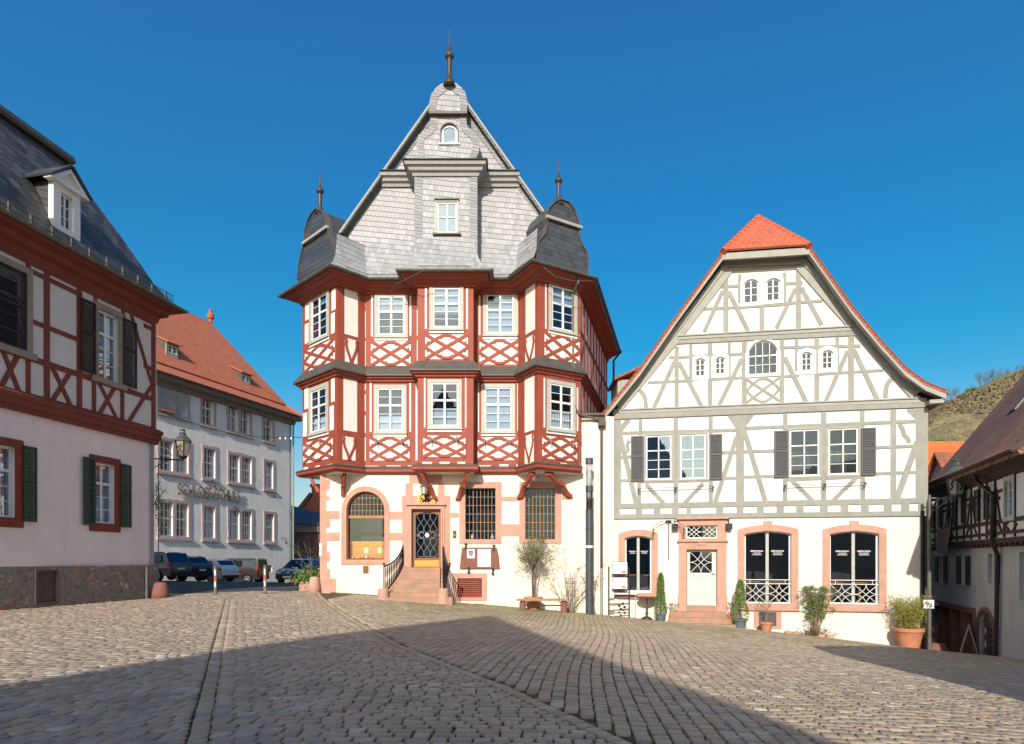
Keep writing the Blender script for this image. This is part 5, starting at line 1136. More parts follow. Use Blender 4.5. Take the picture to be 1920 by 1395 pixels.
pu = sorted(pu + [(ws[0][1] + ws[1][0]) / 2, (ws[1][1] + ws[2][0]) / 2, (ws[2][1] + ws[3][0]) / 2, ws[3][1] + 1.3, ws[3][1] + 2.6])
for u in pu: T9(u, zj + .3, u, zpl, .11, .034)
for i in range(1, 4):
    m_ = (ws[i - 1][1] + ws[i][0]) / 2
    T9(m_, zs1, m_ - .45, zsl, .1, .026); T9(m_, zs1, m_ + .45, zsl, .1, .028); T9(ws[i - 1][1] + .5, zs0 + .65, ws[i][0] - .5, zs0 + .65, .1, .024)
    T9(m_ - .15, zsl, m_ - .6, zj + .5, .1, .026); T9(m_ + .2, zsl, m_ + .55, zj + .5, .1, .026)
    T9(ws[i - 1][1] + .1, zs1 - .25, ws[i][0], zs1 - .25, .1, .024)
for c in (ws[3][0] + .4, ws[3][1] + 1.9):
    hh = (zsl - zj - .5) / 2; zc_ = zj + .5 + hh
    for s in (-1, 1): fdu.line(tm, [(c + s * (.15 + .3 * (1 - abs(t))), zc_ + hh * t) for t in (-1, -.5, 0, .5, 1)], .09, 0, .026)
u = uL + .3
while u < uR: fdu.box(tm, u, u + .12, zj - .0, zj + .12, -.1, .12); u += .42
tm.build('timber_frame', DARKT, DH)
for i, w_ in enumerate(ws):
    sash(DH, fdu, *w_, -.1, 2, 0, 4, .3, b=.04, g=.02, mid=.05, gm=GLB); 
    if i < 3: sw_ = .42; shutter(DH, fdu, w_[0] - sw_ - .03, w_[0] - .03, w_[2], w_[3], .05, SHUTA if 0 else SHUTD); shutter(DH, fdu, w_[1] + .03, w_[1] + sw_, w_[2], w_[3], .05, SHUTD)
    else: ring(DH, fdu, *w_, .15, -.02, .06, GPAINT)
for i, w_ in enumerate(wl_):
    sash(DH, g9, *w_, -.15, 2 if i < 4 else 2, 0, 4, .3, b=.05, g=.02, mid=.05, gm=GLB if i != 1 else GLD); ring(DH, g9, *w_, .07, -.02, .03, GPAINT)
    if i < 2: shutter(DH, g9, w_[0] - .5, w_[0] - .06, w_[2], w_[3], .04, SHUTD); shutter(DH, g9, w_[1] + .06, w_[1] + .42, w_[2], w_[3], .04, SHUTD)
mb = MB(); g9.box(mb, uL + .2, uR, -5, 3, -1.6, -1.5); mb.build('room', ROOM, DH)
ring(DH, g9, *shop, .22, -.02, .05, SANDD, bot=0); ring(DH, g9, *dor, .12, -.05, .04, SANDD, arch=(dor[1] - dor[0]) / 2, bot=0)
for t_ in (.22, .48, .74): u = shop[0] + (shop[1] - shop[0]) * t_; bx(DH, g9, u - .14, u + .14, shop[2], shop[3], -.3, .0, SANDD, 'pilaster')
for t_ in (.35, .61, .87): u = shop[0] + (shop[1] - shop[0]) * t_; bx(DH, g9, u - .25, u + .25, shop[2], -3.2, -.25, -.2, OAK, 'shop_panel')
mb = MB(); g9.prism(mb, rloop(dor[0], dor[1], dor[2], dor[3], (dor[1] - dor[0]) / 2), -.2, -.15)
dm_ = (dor[0] + dor[1]) / 2
o = mb.build('arched_door', M('grey_door_boards', (.09, .09, .095), (.07, .07, .075), 4, .8), DH); mb = MB()
for i in range(13):
    z = dor[2] + .1 + i * .2
    if z < dor[3] - .6: g9.bar(mb, (dor[0] + .03, z + .35), (dm_, z), .025, -.15, -.135); g9.bar(mb, (dor[1] - .03, z + .35), (dm_, z), .025, -.15, -.135)
mb.build('door_battens', SHUTD, o)
MB().tube([fdu.P(z9(452, 110)[0], zeD - .1, .45), fdu.P(z9(455, 130)[0], zeD - .5, .3), fdu.P(z9(515, 200)[0], zeD - 1, .12), fdu.P(z9(505, 550)[0], zj + .2, .12), g9.P(z9(515, 620)[0], zj - .3, .1), g9.P(z9(497, 1200)[0], -4.3, .1)], .07, 8).build('downpipe', SHUTD, DH)
MB().tube([g9.P(uL + .05, zeD, .2), g9.P(uL + .05, -4.5, .12)], .06, 8).build('downpipe', SHUTD, DH)
uc_ = z9(600, 0)[0]
tpD = 1.25; TD = tile('brown_roof_tiles', (-.337, -.941, 0), (.5, 0, 1), .3, .24, ((.26, .125, .08), (.185, .085, .055), (.29, .155, .10)), rib=False, gap=.06, bump=1, rough=.75, dist=.06)
mb = MB(); uu0 = uL - .35
mb.add([FD.P(uu0, zeD - .05, .75), FD.P(uR, zeD - .05, .75), FD.P(uR, zeD + .5, -.1), FD.P(uu0, zeD + .5, -.1), FD.P(uR, zeD + 9.5, -7), FD.P(uu0, zeD + 9.5, -7)], [(0, 1, 2, 3), (3, 2, 4, 5)]); mb.build('roof', TD, DH, solid=.14)
gutter(DH, [FD.P(uu0, 0)[:2], FD.P(uR, 0)[:2]], .83, zeD, .1, mat=DARKT); mb = MB(); mb.sweep([FD.P(uu0 + .2, 0)[:2], FD.P(uR, 0)[:2]], [(.1, zeD - .5), (.3, zeD - .3), (.65, zeD - .15), (0, zeD - .1)]); mb.build('eaves', DARKT, DH)
mb = MB(); fe_ = F(*FD.P(uL, 0)[:2], -FD.nx, -FD.ny); fe2 = F(FD.P(uL, 0, -12)[0], FD.P(uL, 0, -12)[1], FD.nx, FD.ny); fe2.prism(mb, [(0, -6), (12, -6), (12, zeD), (11.5, zeD), (5, zeD + 8.8), (0, zeD)], -.3, 0); mb.build('end_wall', STUCCO, DH)
fe3 = F(FD.P(uR, 0, 0)[0], FD.P(uR, 0, 0)[1], -FD.nx, -FD.ny); mb = MB(); fe3.prism(mb, [(.3, -6), (12, -6), (12, zeD), (7, zeD + 8.8), (.5, zeD + .3)], -.3, 0); mb.build('end_wall', STUCCO, DH)
for (u, v_) in ((z9(330, 0)[0] - 1.5, 1.5), (z9(330, 0)[0] + .3, 2.1)):
    m_ = MB(); k = tpD + .05; s0, s1_ = v_, v_ + .8
    m_.add([FD.P(u, zeD + .5 + s0 * 1.305 + .1, -.1 - s0), FD.P(u + .5, zeD + .5 + s0 * 1.305 + .1, -.1 - s0), FD.P(u + .5, zeD + .5 + s1_ * 1.305 + .1, -.1 - s1_), FD.P(u, zeD + .5 + s1_ * 1.305 + .1, -.1 - s1_)], [(0, 1, 2, 3)]); m_.build('roof_light', GLB if 0 else GUT, DH, solid=-.08)
m_ = MB(); p_ = fdu
u0_, u1_ = z9(142, 450)[0], z9(226, 450)[0]; n = 14; zc0, zc1 = z9(185, 455)[1], z9(185, 604)[1]
V = []
for j in range(6):
    for i in range(n + 1): V.append(fdu.P(u0_ + (u1_ - u0_) * i / n * (1 - .03 * j), zc0 + (zc1 - zc0) * j / 5 + .02 * math.sin(i), .16 + .04 * math.sin(i * 1.7 + j * .3)))
m_.add(V, [(j * (n + 1) + i, j * (n + 1) + i + 1, (j + 1) * (n + 1) + i + 1, (j + 1) * (n + 1) + i) for j in range(5) for i in range(n)])
tag(m_.build('cloth_banner', M('faded_cloth', (.42, .30, .27), (.36, .26, .24), 5, .9), None, smooth=True), 'faded translucent pinkish cloth hanging flat on the dark timbers of the lane house', 'cloth')
aw_ = thing('awning', 'small round-edged grey canopy above the sandstone shopfront in the lane', 'awning', g9.P(uL + .6, shop[3] + .1, .5)); m_ = MB(); c_ = g9.P(uL + .7, shop[3] + .05, .1)
m_.lathe([(.9, 0), (.92, .05), (.6, .12), (0, .18)], c_, 16); m_.build('canopy', IRONG, aw_)
# ================================================================ far buildings
def simple_house(lab, nm, cat, x0, x1, y0, y1, z0, ze, zr_, wmat, tmat, ridge='x', over=.4):
    t_ = thing(nm, lab, cat, ((x0 + x1) / 2, y0, z0)); MB().box((x0, y0, z0), (x1, y1, ze)).build('wall', wmat, t_)
    m = MB()
    if ridge == 'x':
        ym = (y0 + y1) / 2; m.add([(x0 - over, y0 - over, ze - .2), (x1 + over, y0 - over, ze - .2), (x1 + over, ym, zr_), (x0 - over, ym, zr_), (x1 + over, y1 + over, ze - .2), (x0 - over, y1 + over, ze - .2)], [(0, 1, 2, 3), (3, 2, 4, 5)])
        for x in (x0, x1): g = MB(); g.add([(x, y0, ze), (x, y1, ze), (x, ym, zr_ - .1)], [(0, 1, 2)]); g.build('gable', wmat, t_, solid=.1)
    else:
        xm = (x0 + x1) / 2; m.add([(x0 - over, y0 - over, ze - .2), (x0 - over, y1 + over, ze - .2), (xm, y1 + over, zr_), (xm, y0 - over, zr_), (x1 + over, y1 + over, ze - .2), (x1 + over, y0 - over, ze - .2)], [(0, 1, 2, 3), (3, 2, 4, 5)])
        for y in (y0, y1): g = MB(); g.add([(x0, y, ze), (x1, y, ze), (xm, y, zr_ - .1)], [(0, 1, 2)]); g.build('gable', wmat, t_, solid=.1)
    m.build('roof', tmat, t_, solid=.15); return t_
TO = tile('bright_orange_tiles', (1, 0, 0), (0, .3, 1), .3, .3, ((.72, .16, .045), (.62, .125, .035)), gap=.08, rough=.8, dist=.04)
TO2 = tile('weathered_orange_tiles', (1, 0, 0), (0, .3, 1), .3, .3, ((.42, .12, .05), (.30, .085, .045), (.22, .1, .06)), gap=.08, rough=.8, dist=.05)
oh = simple_house('house behind the lane with a bright orange tiled roof', 'orange_roofed_house', 'house', 26.5, 40, 42, 54, -5, 2.9, 8.9, STUCCO, TO)
MB().tube([(30, 43.6, 5.2), (30.0, 43.4, 5.6)], .04, 6).build('roof_hook', GUT, oh); MB().tube([(26, 43.3, 4.2), (40, 43.3, 4.3)], .03, 5).build('ridge_cable', IRON, oh)
simple_house('narrow house with a weathered brown-orange roof squeezed beside the lane house', 'weathered_roof_house', 'house', 26.6, 36, 36.5, 43, -5, 1.5, 6.7, STUCCO, TO2)
# annex left of the red house
AN = thing('stone_annex', 'low dark rubble-stone building with slate roof seen between the school and the red house', 'building', (-20, 58, -2))
fa = F(-19.5, 60, 1, 0, (530, 880, 5.811)); mb = MB(); q = fa.rect(100, 610, 420, 1100); fa.box(mb, q[0] - 3, q[1] + 4, -4, fa.uz(250, 610)[1], -6, 0); mb.build('wall', M('dark_rubble_wall', (.26, .18, .13), (.17, .125, .095), 2, .95, .8, 6), AN)
for x in (138, 230, 318): r = fa.rect(x - 16, 655, x + 14, 880); bx(AN, fa, *r, 0, .1, SANDD, 'window_recess'); bx(AN, fa, r[0] - .1, r[1] + .1, r[2] - .3, r[2], 0, .15, SAND, 'sill')
a1_, a2_ = fa.uz(60, 590), fa.uz(430, 640); mb = MB(); p, q_ = fa.uz(80, 415), fa.uz(395, 575); fa3 = fa.off(-4)
zA = fa.uz(250, 605)[1]; R_ = [fa3.uz(x, y) for x, y in ((395, 572), (105, 412), (60, 400))]; mb.add([fa.P(q[0] - 3, zA, .4), fa.P(q[1] + 4, zA - .1, .4)] + [fa3.P(*r) for r in R_] + [fa3.P(R_[2][0] - 3, R_[2][1])], [(0, 1, 2, 3, 4, 5)]); mb.build('roof', SLS, AN, solid=.15); bx(AN, fa, q[0] - 3, q[1] + 4, zA - .7, zA - .06, 0, .25, M('stone_cornice', (.3, .24, .19), None, 1, .9), 'cornice')
SG = thing('sandstone_gable_building', 'red sandstone building with a stepped chimney shoulder rising behind the stone annex', 'building', (-27, 74, -2))
fg = F(-25, 72, 1, 0, (530, 880, 5.811)); mb = MB(); fg.prism(mb, [fg.uz(120, 700), fg.uz(640, 700), fg.uz(640, 170), fg.uz(315, 170), fg.uz(315, 262), fg.uz(180, 440), fg.uz(120, 520)], -5, 0); mb.build('gable_wall', M('red_sandstone_blocks', (.36, .13, .075), (.30, .11, .065), 1.5, .9, .4, 10), SG)
mb = MB(); fg.bar(mb, fg.uz(172, 440), fg.uz(312, 262), .35, -5, .2); mb.build('coping', LEAD, SG)
bx(SG, fg, fg.uz(312, 0)[0] - .1, fg.uz(640, 0)[0], fg.uz(0, 195)[1], fg.uz(0, 160)[1], -5, .2, SANDD, 'shoulder_cap')
# houses behind the camera that shade the square
BH = thing('tall_gabled_house', 'tall steep-gabled house on the near side of the square behind the viewpoint', 'house', (-7.4, -16.5, -1.6))
bf = F(-7.4, -16.5, .836, .549); hb = 9.6; mb = MB(); zr_b = 18.4; ze_b = zr_b - 1.226 * hb
bv = Vector((-.12, -1, 0)) * 12; o2 = [(-hb, -3), (hb, -3), (hb, ze_b), (0, zr_b), (-hb, ze_b)]; pa = [Vector(bf.P(u, z, 0)) for u, z in o2]
mb.add(pa + [q + bv for q in pa], [(0, 1, 2, 3, 4), (5, 6, 7, 8, 9)] + [(i, (i + 1) % 5, 5 + (i + 1) % 5, 5 + i) for i in range(5)]); mb.build('wall', PINKC, BH)
mb = MB()
for s in (-1, 1):
    a_, b_ = Vector(bf.P(0, zr_b + .12, -.1)), Vector(bf.P(s * (hb + .2), ze_b - .15, -.1)); mb.add([a_, b_, b_ + bv, a_ + bv], [(0, 1, 2, 3)])
mb.build('roof', SLS, BH)
for i in range(5):
    for j in range(3): r = (-7.5 + i * 3.3, -6.3 + i * 3.3, .2 + j * 2.9 - .6, 1.9 + j * 2.9 - .6); bb = bf; mb = MB(); bf.box(mb, r[0], r[1], r[2], r[3], -.05, .0); mb.build('window', WPAINT, BH)
RH = thing('low_hipped_house', 'low hipped house on the right edge of the square beside the viewpoint', 'house', (9, 3, -2))
MB().add([(6.6, 4.1, -4), (22, 10.5, -4), (24, -12, -4), (5.0, -12, -4), (6.6, 4.1, 5.7), (22, 10.5, 5.7), (24, -12, 5.7), (5.0, -12, 5.7)], [(0, 1, 5, 4), (1, 2, 6, 5), (2, 3, 7, 6), (3, 0, 4, 7), (4, 5, 6, 7)]).build('wall', CREAM, RH)
MB().add([(6.3, 4.2, 5.6), (22.2, 10.8, 5.6), (24.3, -12.3, 5.6), (4.7, -12.3, 5.6), (13.5, -2, 7.7), (16, -1, 7.7)], [(0, 1, 5, 4), (1, 2, 5), (2, 3, 4, 5), (3, 0, 4), (0, 1, 2, 3)]).build('roof', TS, RH)
# ================================================================ GROUND
def struct(o, kind='structure'): o['kind'] = kind; return o
xs_ = np.concatenate([np.array([-900, -500, -250, -120, -70]), np.arange(-50, 41, 1.0), np.array([60, 100, 200, 450, 900])])
ys_ = np.concatenate([np.array([-400, -150, -60]), np.arange(-30, 81, 1.0), np.array([100, 150, 220, 400, 1200])])
XX, YY = np.meshgrid(xs_, ys_); ZZ = gh(XX.ravel(), YY.ravel()).reshape(XX.shape) - .03
nx_, ny_ = len(xs_), len(ys_)
me = bpy.data.meshes.new('ground'); me.from_pydata(np.stack([XX.ravel(), YY.ravel(), ZZ.ravel()], 1).tolist(), [], [(j * nx_ + i, j * nx_ + i + 1, (j + 1) * nx_ + i + 1, (j + 1) * nx_ + i) for j in range(ny_ - 1) for i in range(nx_ - 1)])
m, t, p = nodes('joint_soil_and_moss'); pos = t.nodes.new('ShaderNodeNewGeometry').outputs['Position']
sp = t.nodes.new('ShaderNodeSeparateXYZ'); t.links.new(pos, sp.inputs[0])
soil = mixc(t, ramp(t, noise(t, pos, 9, 5), .4, .6), (.045, .035, .022), (.14, .10, .055))
mz = mth(t, 'ADD', mth(t, 'MULTIPLY', sp.outputs[0], .06), mth(t, 'ADD', mth(t, 'MULTIPLY', noise(t, pos, .35, 4), 2.0), -.95))
moss = mixc(t, ramp(t, noise(t, pos, 30, 4), .4, .6), (.15, .15, .03), (.27, .20, .06))
t.links.new(mixc(t, ramp(t, mz, .0, .35), soil, moss), p.inputs['Base Color']); p.inputs['Roughness'].default_value = 1
bn = t.nodes.new('ShaderNodeBump'); bn.inputs['Distance'].default_value = .02; t.links.new(noise(t, pos, 60, 5), bn.inputs['Height']); t.links.new(bn.outputs[0], p.inputs['Normal'])
me.materials.append(m); me.polygons.foreach_set('use_smooth', [True] * len(me.polygons))
o = bpy.data.objects.new('ground', me); C.objects.link(o); struct(o)
# ---- cobbles: one real rounded block per stone
rg = np.random.default_rng(5)
S1 = [(-11.3, 27.6), (-10.2, 23), (-2.77, 5.63), (-.9, 1.5)]; S2 = [(-8.4, 27.6), (-7.5, 25), (-2.2, 12.4), (-.14, 8.4), (1.03, 5.6), (2.8, 1.5)]
def lx(S, y):
    ys = [q[1] for q in S][::-1]; xs = [q[0] for q in S][::-1]; return float(np.interp(y, ys, xs))
def okp(x, y):
    if y < 2.6 or abs(x) > .8 * y + 3.5 or x > 21: return False
    if x < -15.3 + (y - 19.15) * .1887 + .1 and y < 25.4: return False
    if -8.1 < x < 4.3 and y > 27.0: return False
    if x >= 4.3 and y > 27.5 - (x - 4.3) * .2364: 
        if x < 16.05: return False
    if x >= 16.05 and y > 24.6 + (x - 16) * -.6: return False
    if x <= -8.1 and y > 27.45 + .12 * (x + 8.1): return False
    return True
stones = []  # cx, cy, half length, half width, angle
def seg_x(x0, x1, y, ph):
    x = x0
    while x < x1 - .05:
        l = float(rg.uniform(.165, .25)); l = min(l, x1 - x)
        if x1 - (x + l) < .09: l = x1 - x
        xc = x + l / 2
        yy = y + .018 * math.sin(xc * .35)
        if okp(xc, yy): stones.append((xc, yy, l / 2, .076, .006 * math.cos(xc * .35)))
        x += l
y = 2.6; r_ = 0
while y < 27.5:
    a, b = lx(S1, y), lx(S2, y); L_ = max(-.8 * y - 3.5, -16)
    seg_x(L_ + (r_ % 2) * -.1, a - .115, y, 0)
    if b - a > .4: seg_x(a + .115, b - .115, y, 0)
    y += .158; r_ += 1
for S in (S1, S2):
    for (xa, ya), (xb, yb) in zip(S[:-1], S[1:]):
        L_ = math.hypot(xb - xa, yb - ya); n = max(1, int(L_ / .17)); an = math.atan2(yb - ya, xb - xa)
        for i in range(n):
            t_ = (i + .5) / n; x, y = xa + (xb - xa) * t_, ya + (yb - ya) * t_
            if okp(x, y): stones.append((x, y, L_ / n / 2, .085, an))
th = math.atan2(.99, .14); ca, sa = math.cos(th), math.sin(th)
k = -60
while k < 160:
    c = k * .168; a = -8.0 + float(rg.uniform(0, .2))
    while a < 32:
        l = float(rg.uniform(.14, .215)); am = a + l / 2
        wob = .10 * math.sin(am * .45 + c * .1)
        x, y = am * ca + (c + wob) * sa, am * sa - (c + wob) * ca
        if okp(x, y) and x > lx(S2, y) + .19: stones.append((x, y, l / 2, .081, th + .0))
        a += l
    k += 1
st_ = np.array(stones); ns = len(st_); print('stones', ns)
cx_, cy_, hl, hw, an = st_.T; hl = hl - .0135; hw = hw * np.where(np.abs(an) < .1, rg.uniform(.925, .975, ns), rg.uniform(.87, .95, ns))
tpl = []
for s_, zz in ((1.0, -.055), (1.0, -.010), (.92, -.001)):
    for a, b in ((-1, -1), (1, -1), (1, 1), (-1, 1)): tpl.append((a * s_, b * (s_ if s_ == 1 else .88), zz))
tpl.append((0, 0, .0)); tpl = np.array(tpl)
V = np.zeros((ns, 13, 3)); jt = rg.normal(0, .0055, (ns, 4, 2)); ju = np.concatenate([jt, jt, jt, np.zeros((ns, 1, 2))], 1)
lx_ = tpl[None, :, 0] * hl[:, None] + ju[:, :, 0]; ly_ = tpl[None, :, 1] * hw[:, None] + ju[:, :, 1]
hz = rg.normal(0, .0035, ns); tl = rg.normal(0, .022, (ns, 2))
gz_ = gh(cx_, cy_); gxs = (gh(cx_ + .2, cy_) - gz_) / .2; gys = (gh(cx_, cy_ + .2) - gz_) / .2
wx = lx_ * np.cos(an)[:, None] - ly_ * np.sin(an)[:, None]; wy = lx_ * np.sin(an)[:, None] + ly_ * np.cos(an)[:, None]
V[:, :, 0] = cx_[:, None] + wx; V[:, :, 1] = cy_[:, None] + wy
V[:, :, 2] = gz_[:, None] + hz[:, None] + tpl[None, :, 2] + wx * (gxs[:, None] + tl[:, :1]) + wy * (gys[:, None] + tl[:, 1:])
fq = np.array([(0, 1, 5, 4), (1, 2, 6, 5), (2, 3, 7, 6), (3, 0, 4, 7), (4, 5, 9, 8), (5, 6, 10, 9), (6, 7, 11, 10), (7, 4, 8, 11)]); ft3 = np.array([(8, 9, 12), (9, 10, 12), (10, 11, 12), (11, 8, 12)])
base = (np.arange(ns) * 13)[:, None, None]
lq = (fq[None] + base).reshape(ns, -1); lt = (ft3[None] + base).reshape(ns, -1); loops = np.concatenate([lq, lt], 1).ravel()
tot = np.tile(np.array([4] * 8 + [3] * 4), ns); start = np.concatenate([[0], np.cumsum(tot)[:-1]])
me = bpy.data.meshes.new('cobblestones'); me.vertices.add(ns * 13); me.vertices.foreach_set('co', V.ravel()); me.loops.add(len(loops)); me.loops.foreach_set('vertex_index', loops.astype(np.int32))
me.polygons.add(len(tot)); me.polygons.foreach_set('loop_start', start.astype(np.int32)); me.polygons.foreach_set('loop_total', tot.astype(np.int32)); me.update(calc_edges=True)
at_ = me.attributes.new('tone', 'FLOAT', 'POINT'); at_.data.foreach_set('value', np.repeat(rg.uniform(0, 1, ns), 13).astype(np.float32))
m, t, p = nodes('cobblestone_granite_and_sandstone'); pos = t.nodes.new('ShaderNodeNewGeometry').outputs['Position']
tn = t.nodes.new('ShaderNodeAttribute'); tn.attribute_name = 'tone'; tf_ = tn.outputs['Fac']
cr_ = t.nodes.new('ShaderNodeValToRGB'); t.links.new(tf_, cr_.inputs[0]); el = cr_.color_ramp.elements
el[0].position = 0; el[0].color = (.29, .23, .165, 1); el[1].position = 1; el[1].color = (.56, .47, .35, 1)
for q, c in ((.3, (.37, .28, .19)), (.55, (.45, .34, .225)), (.75, (.41, .33, .24)), (.9, (.46, .31, .21)), (.97, (.47, .41, .31))): e = el.new(q); e.color = (*c, 1)
c2 = mixc(t, mth(t, 'MULTIPLY', ramp(t, noise(t, pos, 25, 5, .7), .42, .66), .45), cr_.outputs[0], (.19, .17, .15))
c2 = mixc(t, mth(t, 'MULTIPLY', ramp(t, noise(t, pos, .45, 5, .7), .48, .68), .25), c2, (.24, .185, .12)); c2 = mixc(t, mth(t, 'MULTIPLY', ramp(t, noise(t, pos, 1.1, 4, .6), .60, .72), .45), c2, (.60, .54, .45))
sp = t.nodes.new('ShaderNodeSeparateXYZ'); t.links.new(pos, sp.inputs[0])
mo = mth(t, 'MULTIPLY', ramp(t, mth(t, 'ADD', mth(t, 'MULTIPLY', sp.outputs[1], .055), mth(t, 'MULTIPLY', noise(t, pos, .6, 6, .7), 1.4)), 1.7, 2.15), .7)
mx_ = ramp(t, sp.outputs[0], -7, -2); c2 = mixc(t, mth(t, 'MULTIPLY', mo, mx_), c2, (.15, .15, .045))
t.links.new(c2, p.inputs['Base Color']); p.inputs['Specular IOR Level'].default_value = .75
t.links.new(mth(t, 'ADD', .42, mth(t, 'MULTIPLY', noise(t, pos, 14, 3), .30)), p.inputs['Roughness'])
bn = t.nodes.new('ShaderNodeBump'); bn.inputs['Distance'].default_value = .012; bn.inputs['Strength'].default_value = .7; t.links.new(noise(t, pos, 55, 6, .7), bn.inputs['Height']); t.links.new(bn.outputs[0], p.inputs['Normal'])
me.materials.append(m); o = bpy.data.objects.new('cobblestone_paving', me); C.objects.link(o); struct(o)
def sheet(name, inside, x0, x1, y0, y1, st, dz, mat):
    xs = np.arange(x0, x1 + st, st); ys = np.arange(y0, y1 + st, st); X, Y = np.meshgrid(xs, ys); Zz = gh(X.ravel(), Y.ravel()) + dz; n = len(xs)
    fs = [(j * n + i, j * n + i + 1, (j + 1) * n + i + 1, (j + 1) * n + i) for j in range(len(ys) - 1) for i in range(n - 1) if inside(xs[i] + st / 2, ys[j] + st / 2)]
    mb = MB(); mb.add(np.stack([X.ravel(), Y.ravel(), Zz], 1).tolist(), fs); return struct(mb.build(name, mat, smooth=True))
ASP = M('asphalt', (.075, .075, .08), (.055, .055, .06), .8, .9, .4, 60, spot=((.12, .115, .11), .5, .62))
sheet('road', lambda x, y: (y > 27.3 + .12 * (x + 8.1) and x < -8.3 and y < 63) or (x < -8.1 and y > 29), -40, -6, 24, 66, .25, -.008, ASP)
sheet('lane', lambda x, y: y > 24.7 - (x - 16) * .6 and x > 16.2, 16, 28, 15, 60, .25, -.005, ASP)
# grass and moss along the foot of the red house
GRS = M('short_grass', (.10, .17, .03), (.16, .20, .05), 8, .9)
mb = MB()
for i in range(5200):
    q = rnd()
    if q < .45: x = ru(-7.6, -4.9); y = 26.98 - abs(random.gauss(0, .16))
    elif q < .75: x = ru(-1.6, 4.2); y = 26.98 - abs(random.gauss(0, .22))
    else: u = ru(0, 12); a = FR.P(u, 0, abs(random.gauss(0, .15))); x, y = a[0], a[1]
    z = g1(x, y) if i % 1 == 0 else 0; a = ru(0, 6.3); h = ru(.015, .06); w_ = .006
    mb.add([(x - math.cos(a) * w_, y - math.sin(a) * w_, z - .01), (x + math.cos(a) * w_, y + math.sin(a) * w_, z - .01), (x + ru(-.02, .02), y + ru(-.02, .02), z + h)], [(0, 1, 2)])
o = mb.build('grass', GRS); o['kind'] = 'stuff'; o['label'] = 'thin fringe of grass and moss along the foot of the house walls'; o['category'] = 'grass'
# ================================================================ PLANTS
def leafmat(n, a, b): return M(n, a, b, 9, .6, spec=.3)
LF1 = leafmat('mid_green_leaves', (.075, .16, .03), (.15, .24, .045)); LF2 = leafmat('olive_leaves', (.13, .15, .06), (.20, .19, .085)); LF3 = leafmat('yellow_green_bamboo_leaves', (.20, .22, .04), (.33, .30, .07)); LF4 = leafmat('dull_brown_green_leaves', (.10, .09, .04), (.15, .12, .06))
BR = M('plastic_grey_pot', (.13, .16, .17), (.11, .135, .145), 4, .6); TW_ = M('pale_twigs', (.28, .21, .15), (.2, .15, .11), 8, .9)
def leaves(mb, pts, s0, s1, asp=.45, droop=0):
    for c in pts:
        c = Vector(c); d = Vector((random.gauss(0, 1), random.gauss(0, 1), random.gauss(0, .8) - droop)).normalized(); e = d.cross(Vector((rnd() - .5, rnd() - .5, rnd() - .5))).normalized(); s = ru(s0, s1)
        mb.add([c, c + d * s * .5 + e * s * asp * .5, c + d * s, c + d * s * .5 - e * s * asp * .5], [(0, 1, 2, 3)])
def pot(t, r, h, mat, rim=True):
    MB().lathe([(r * .68, 0), (r * .93, h * .82), (r * (1.08 if rim else .95), h * .84), (r * 1.08 if rim else r, h), (r * .92, h), (r * .88, h * .86), (0, h * .85)], (0, 0, 0), 20).build('pot', mat, t, local=True, smooth=False)
    MB().lathe([(r * .9, h * .85), (0, h * .89)], (0, 0, 0), 12).build('soil', M('potting_soil', (.04, .03, .02), None, 1, 1) if 'potting_soil' not in bpy.data.materials else bpy.data.materials['potting_soil'], t, local=True)
def onF(px_, d):
    u = FR.off(d).w((0, 0, 1)).uz(px_, 1000)[0]; p = FR.P(u, 0, d); return (p[0], p[1], g1(p[0], p[1]) - .01)
def cone_shrub(lab, loc, h, r, hp):
    t = thing('conical_shrub', lab, 'potted shrub', loc, 0, 'conical shrubs in grey pots by the cafe door'); pot(t, r * .78, hp, BR)
    mb = MB(); pts = []
    for i in range(3400):
        q = rnd() ** .8; z = hp + q * h; rr = r * (1 - q) ** .55 * (.85 + .15 * math.sin(q * 9)) + .03; rr *= (.72 + .34 * rnd()); a = ru(0, 6.283); pts.append((rr * math.cos(a), rr * math.sin(a), z - .03))
    leaves(mb, pts, .03, .065, .6); mb.build('foliage', LF1, t, local=True); MB().tube([(0, 0, hp * .8), (0, 0, hp + h * .5)], .025, 6).build('stem', BARK, t, local=True)
cone_shrub('slender conical evergreen in a grey pot beside the round bistro table', onF(1239, .45), 1.72, .25, .32)
cone_shrub('bushier conical evergreen in a grey pot right of the cafe door steps', onF(1388, 1.05), 1.55, .34, .40)
def twigs(mb, base, h, n, spread, r0=.012, lv=3, up=.6):
    def go(p, d, L, r, k):
        q = p + d * L; m_ = (p + q) / 2 + Vector((ru(-1, 1), ru(-1, 1), 0)) * L * .06; mb.tube([p, m_, q], [r, r * .85, r * .65], 4, cap=False); ends.append(q)
        if k:
            for _ in range(random.choice((2, 3))):
                dd = (d + Vector((random.gauss(0, spread), random.gauss(0, spread), up * .4))).normalized(); go(q, dd, L * ru(.55, .8), r * .6, k - 1)
    ends = []
    for i in range(n): go(Vector(base), Vector((random.gauss(0, spread), random.gauss(0, spread), 1)).normalized(), h * ru(.3, .42), r0, lv)
    return ends
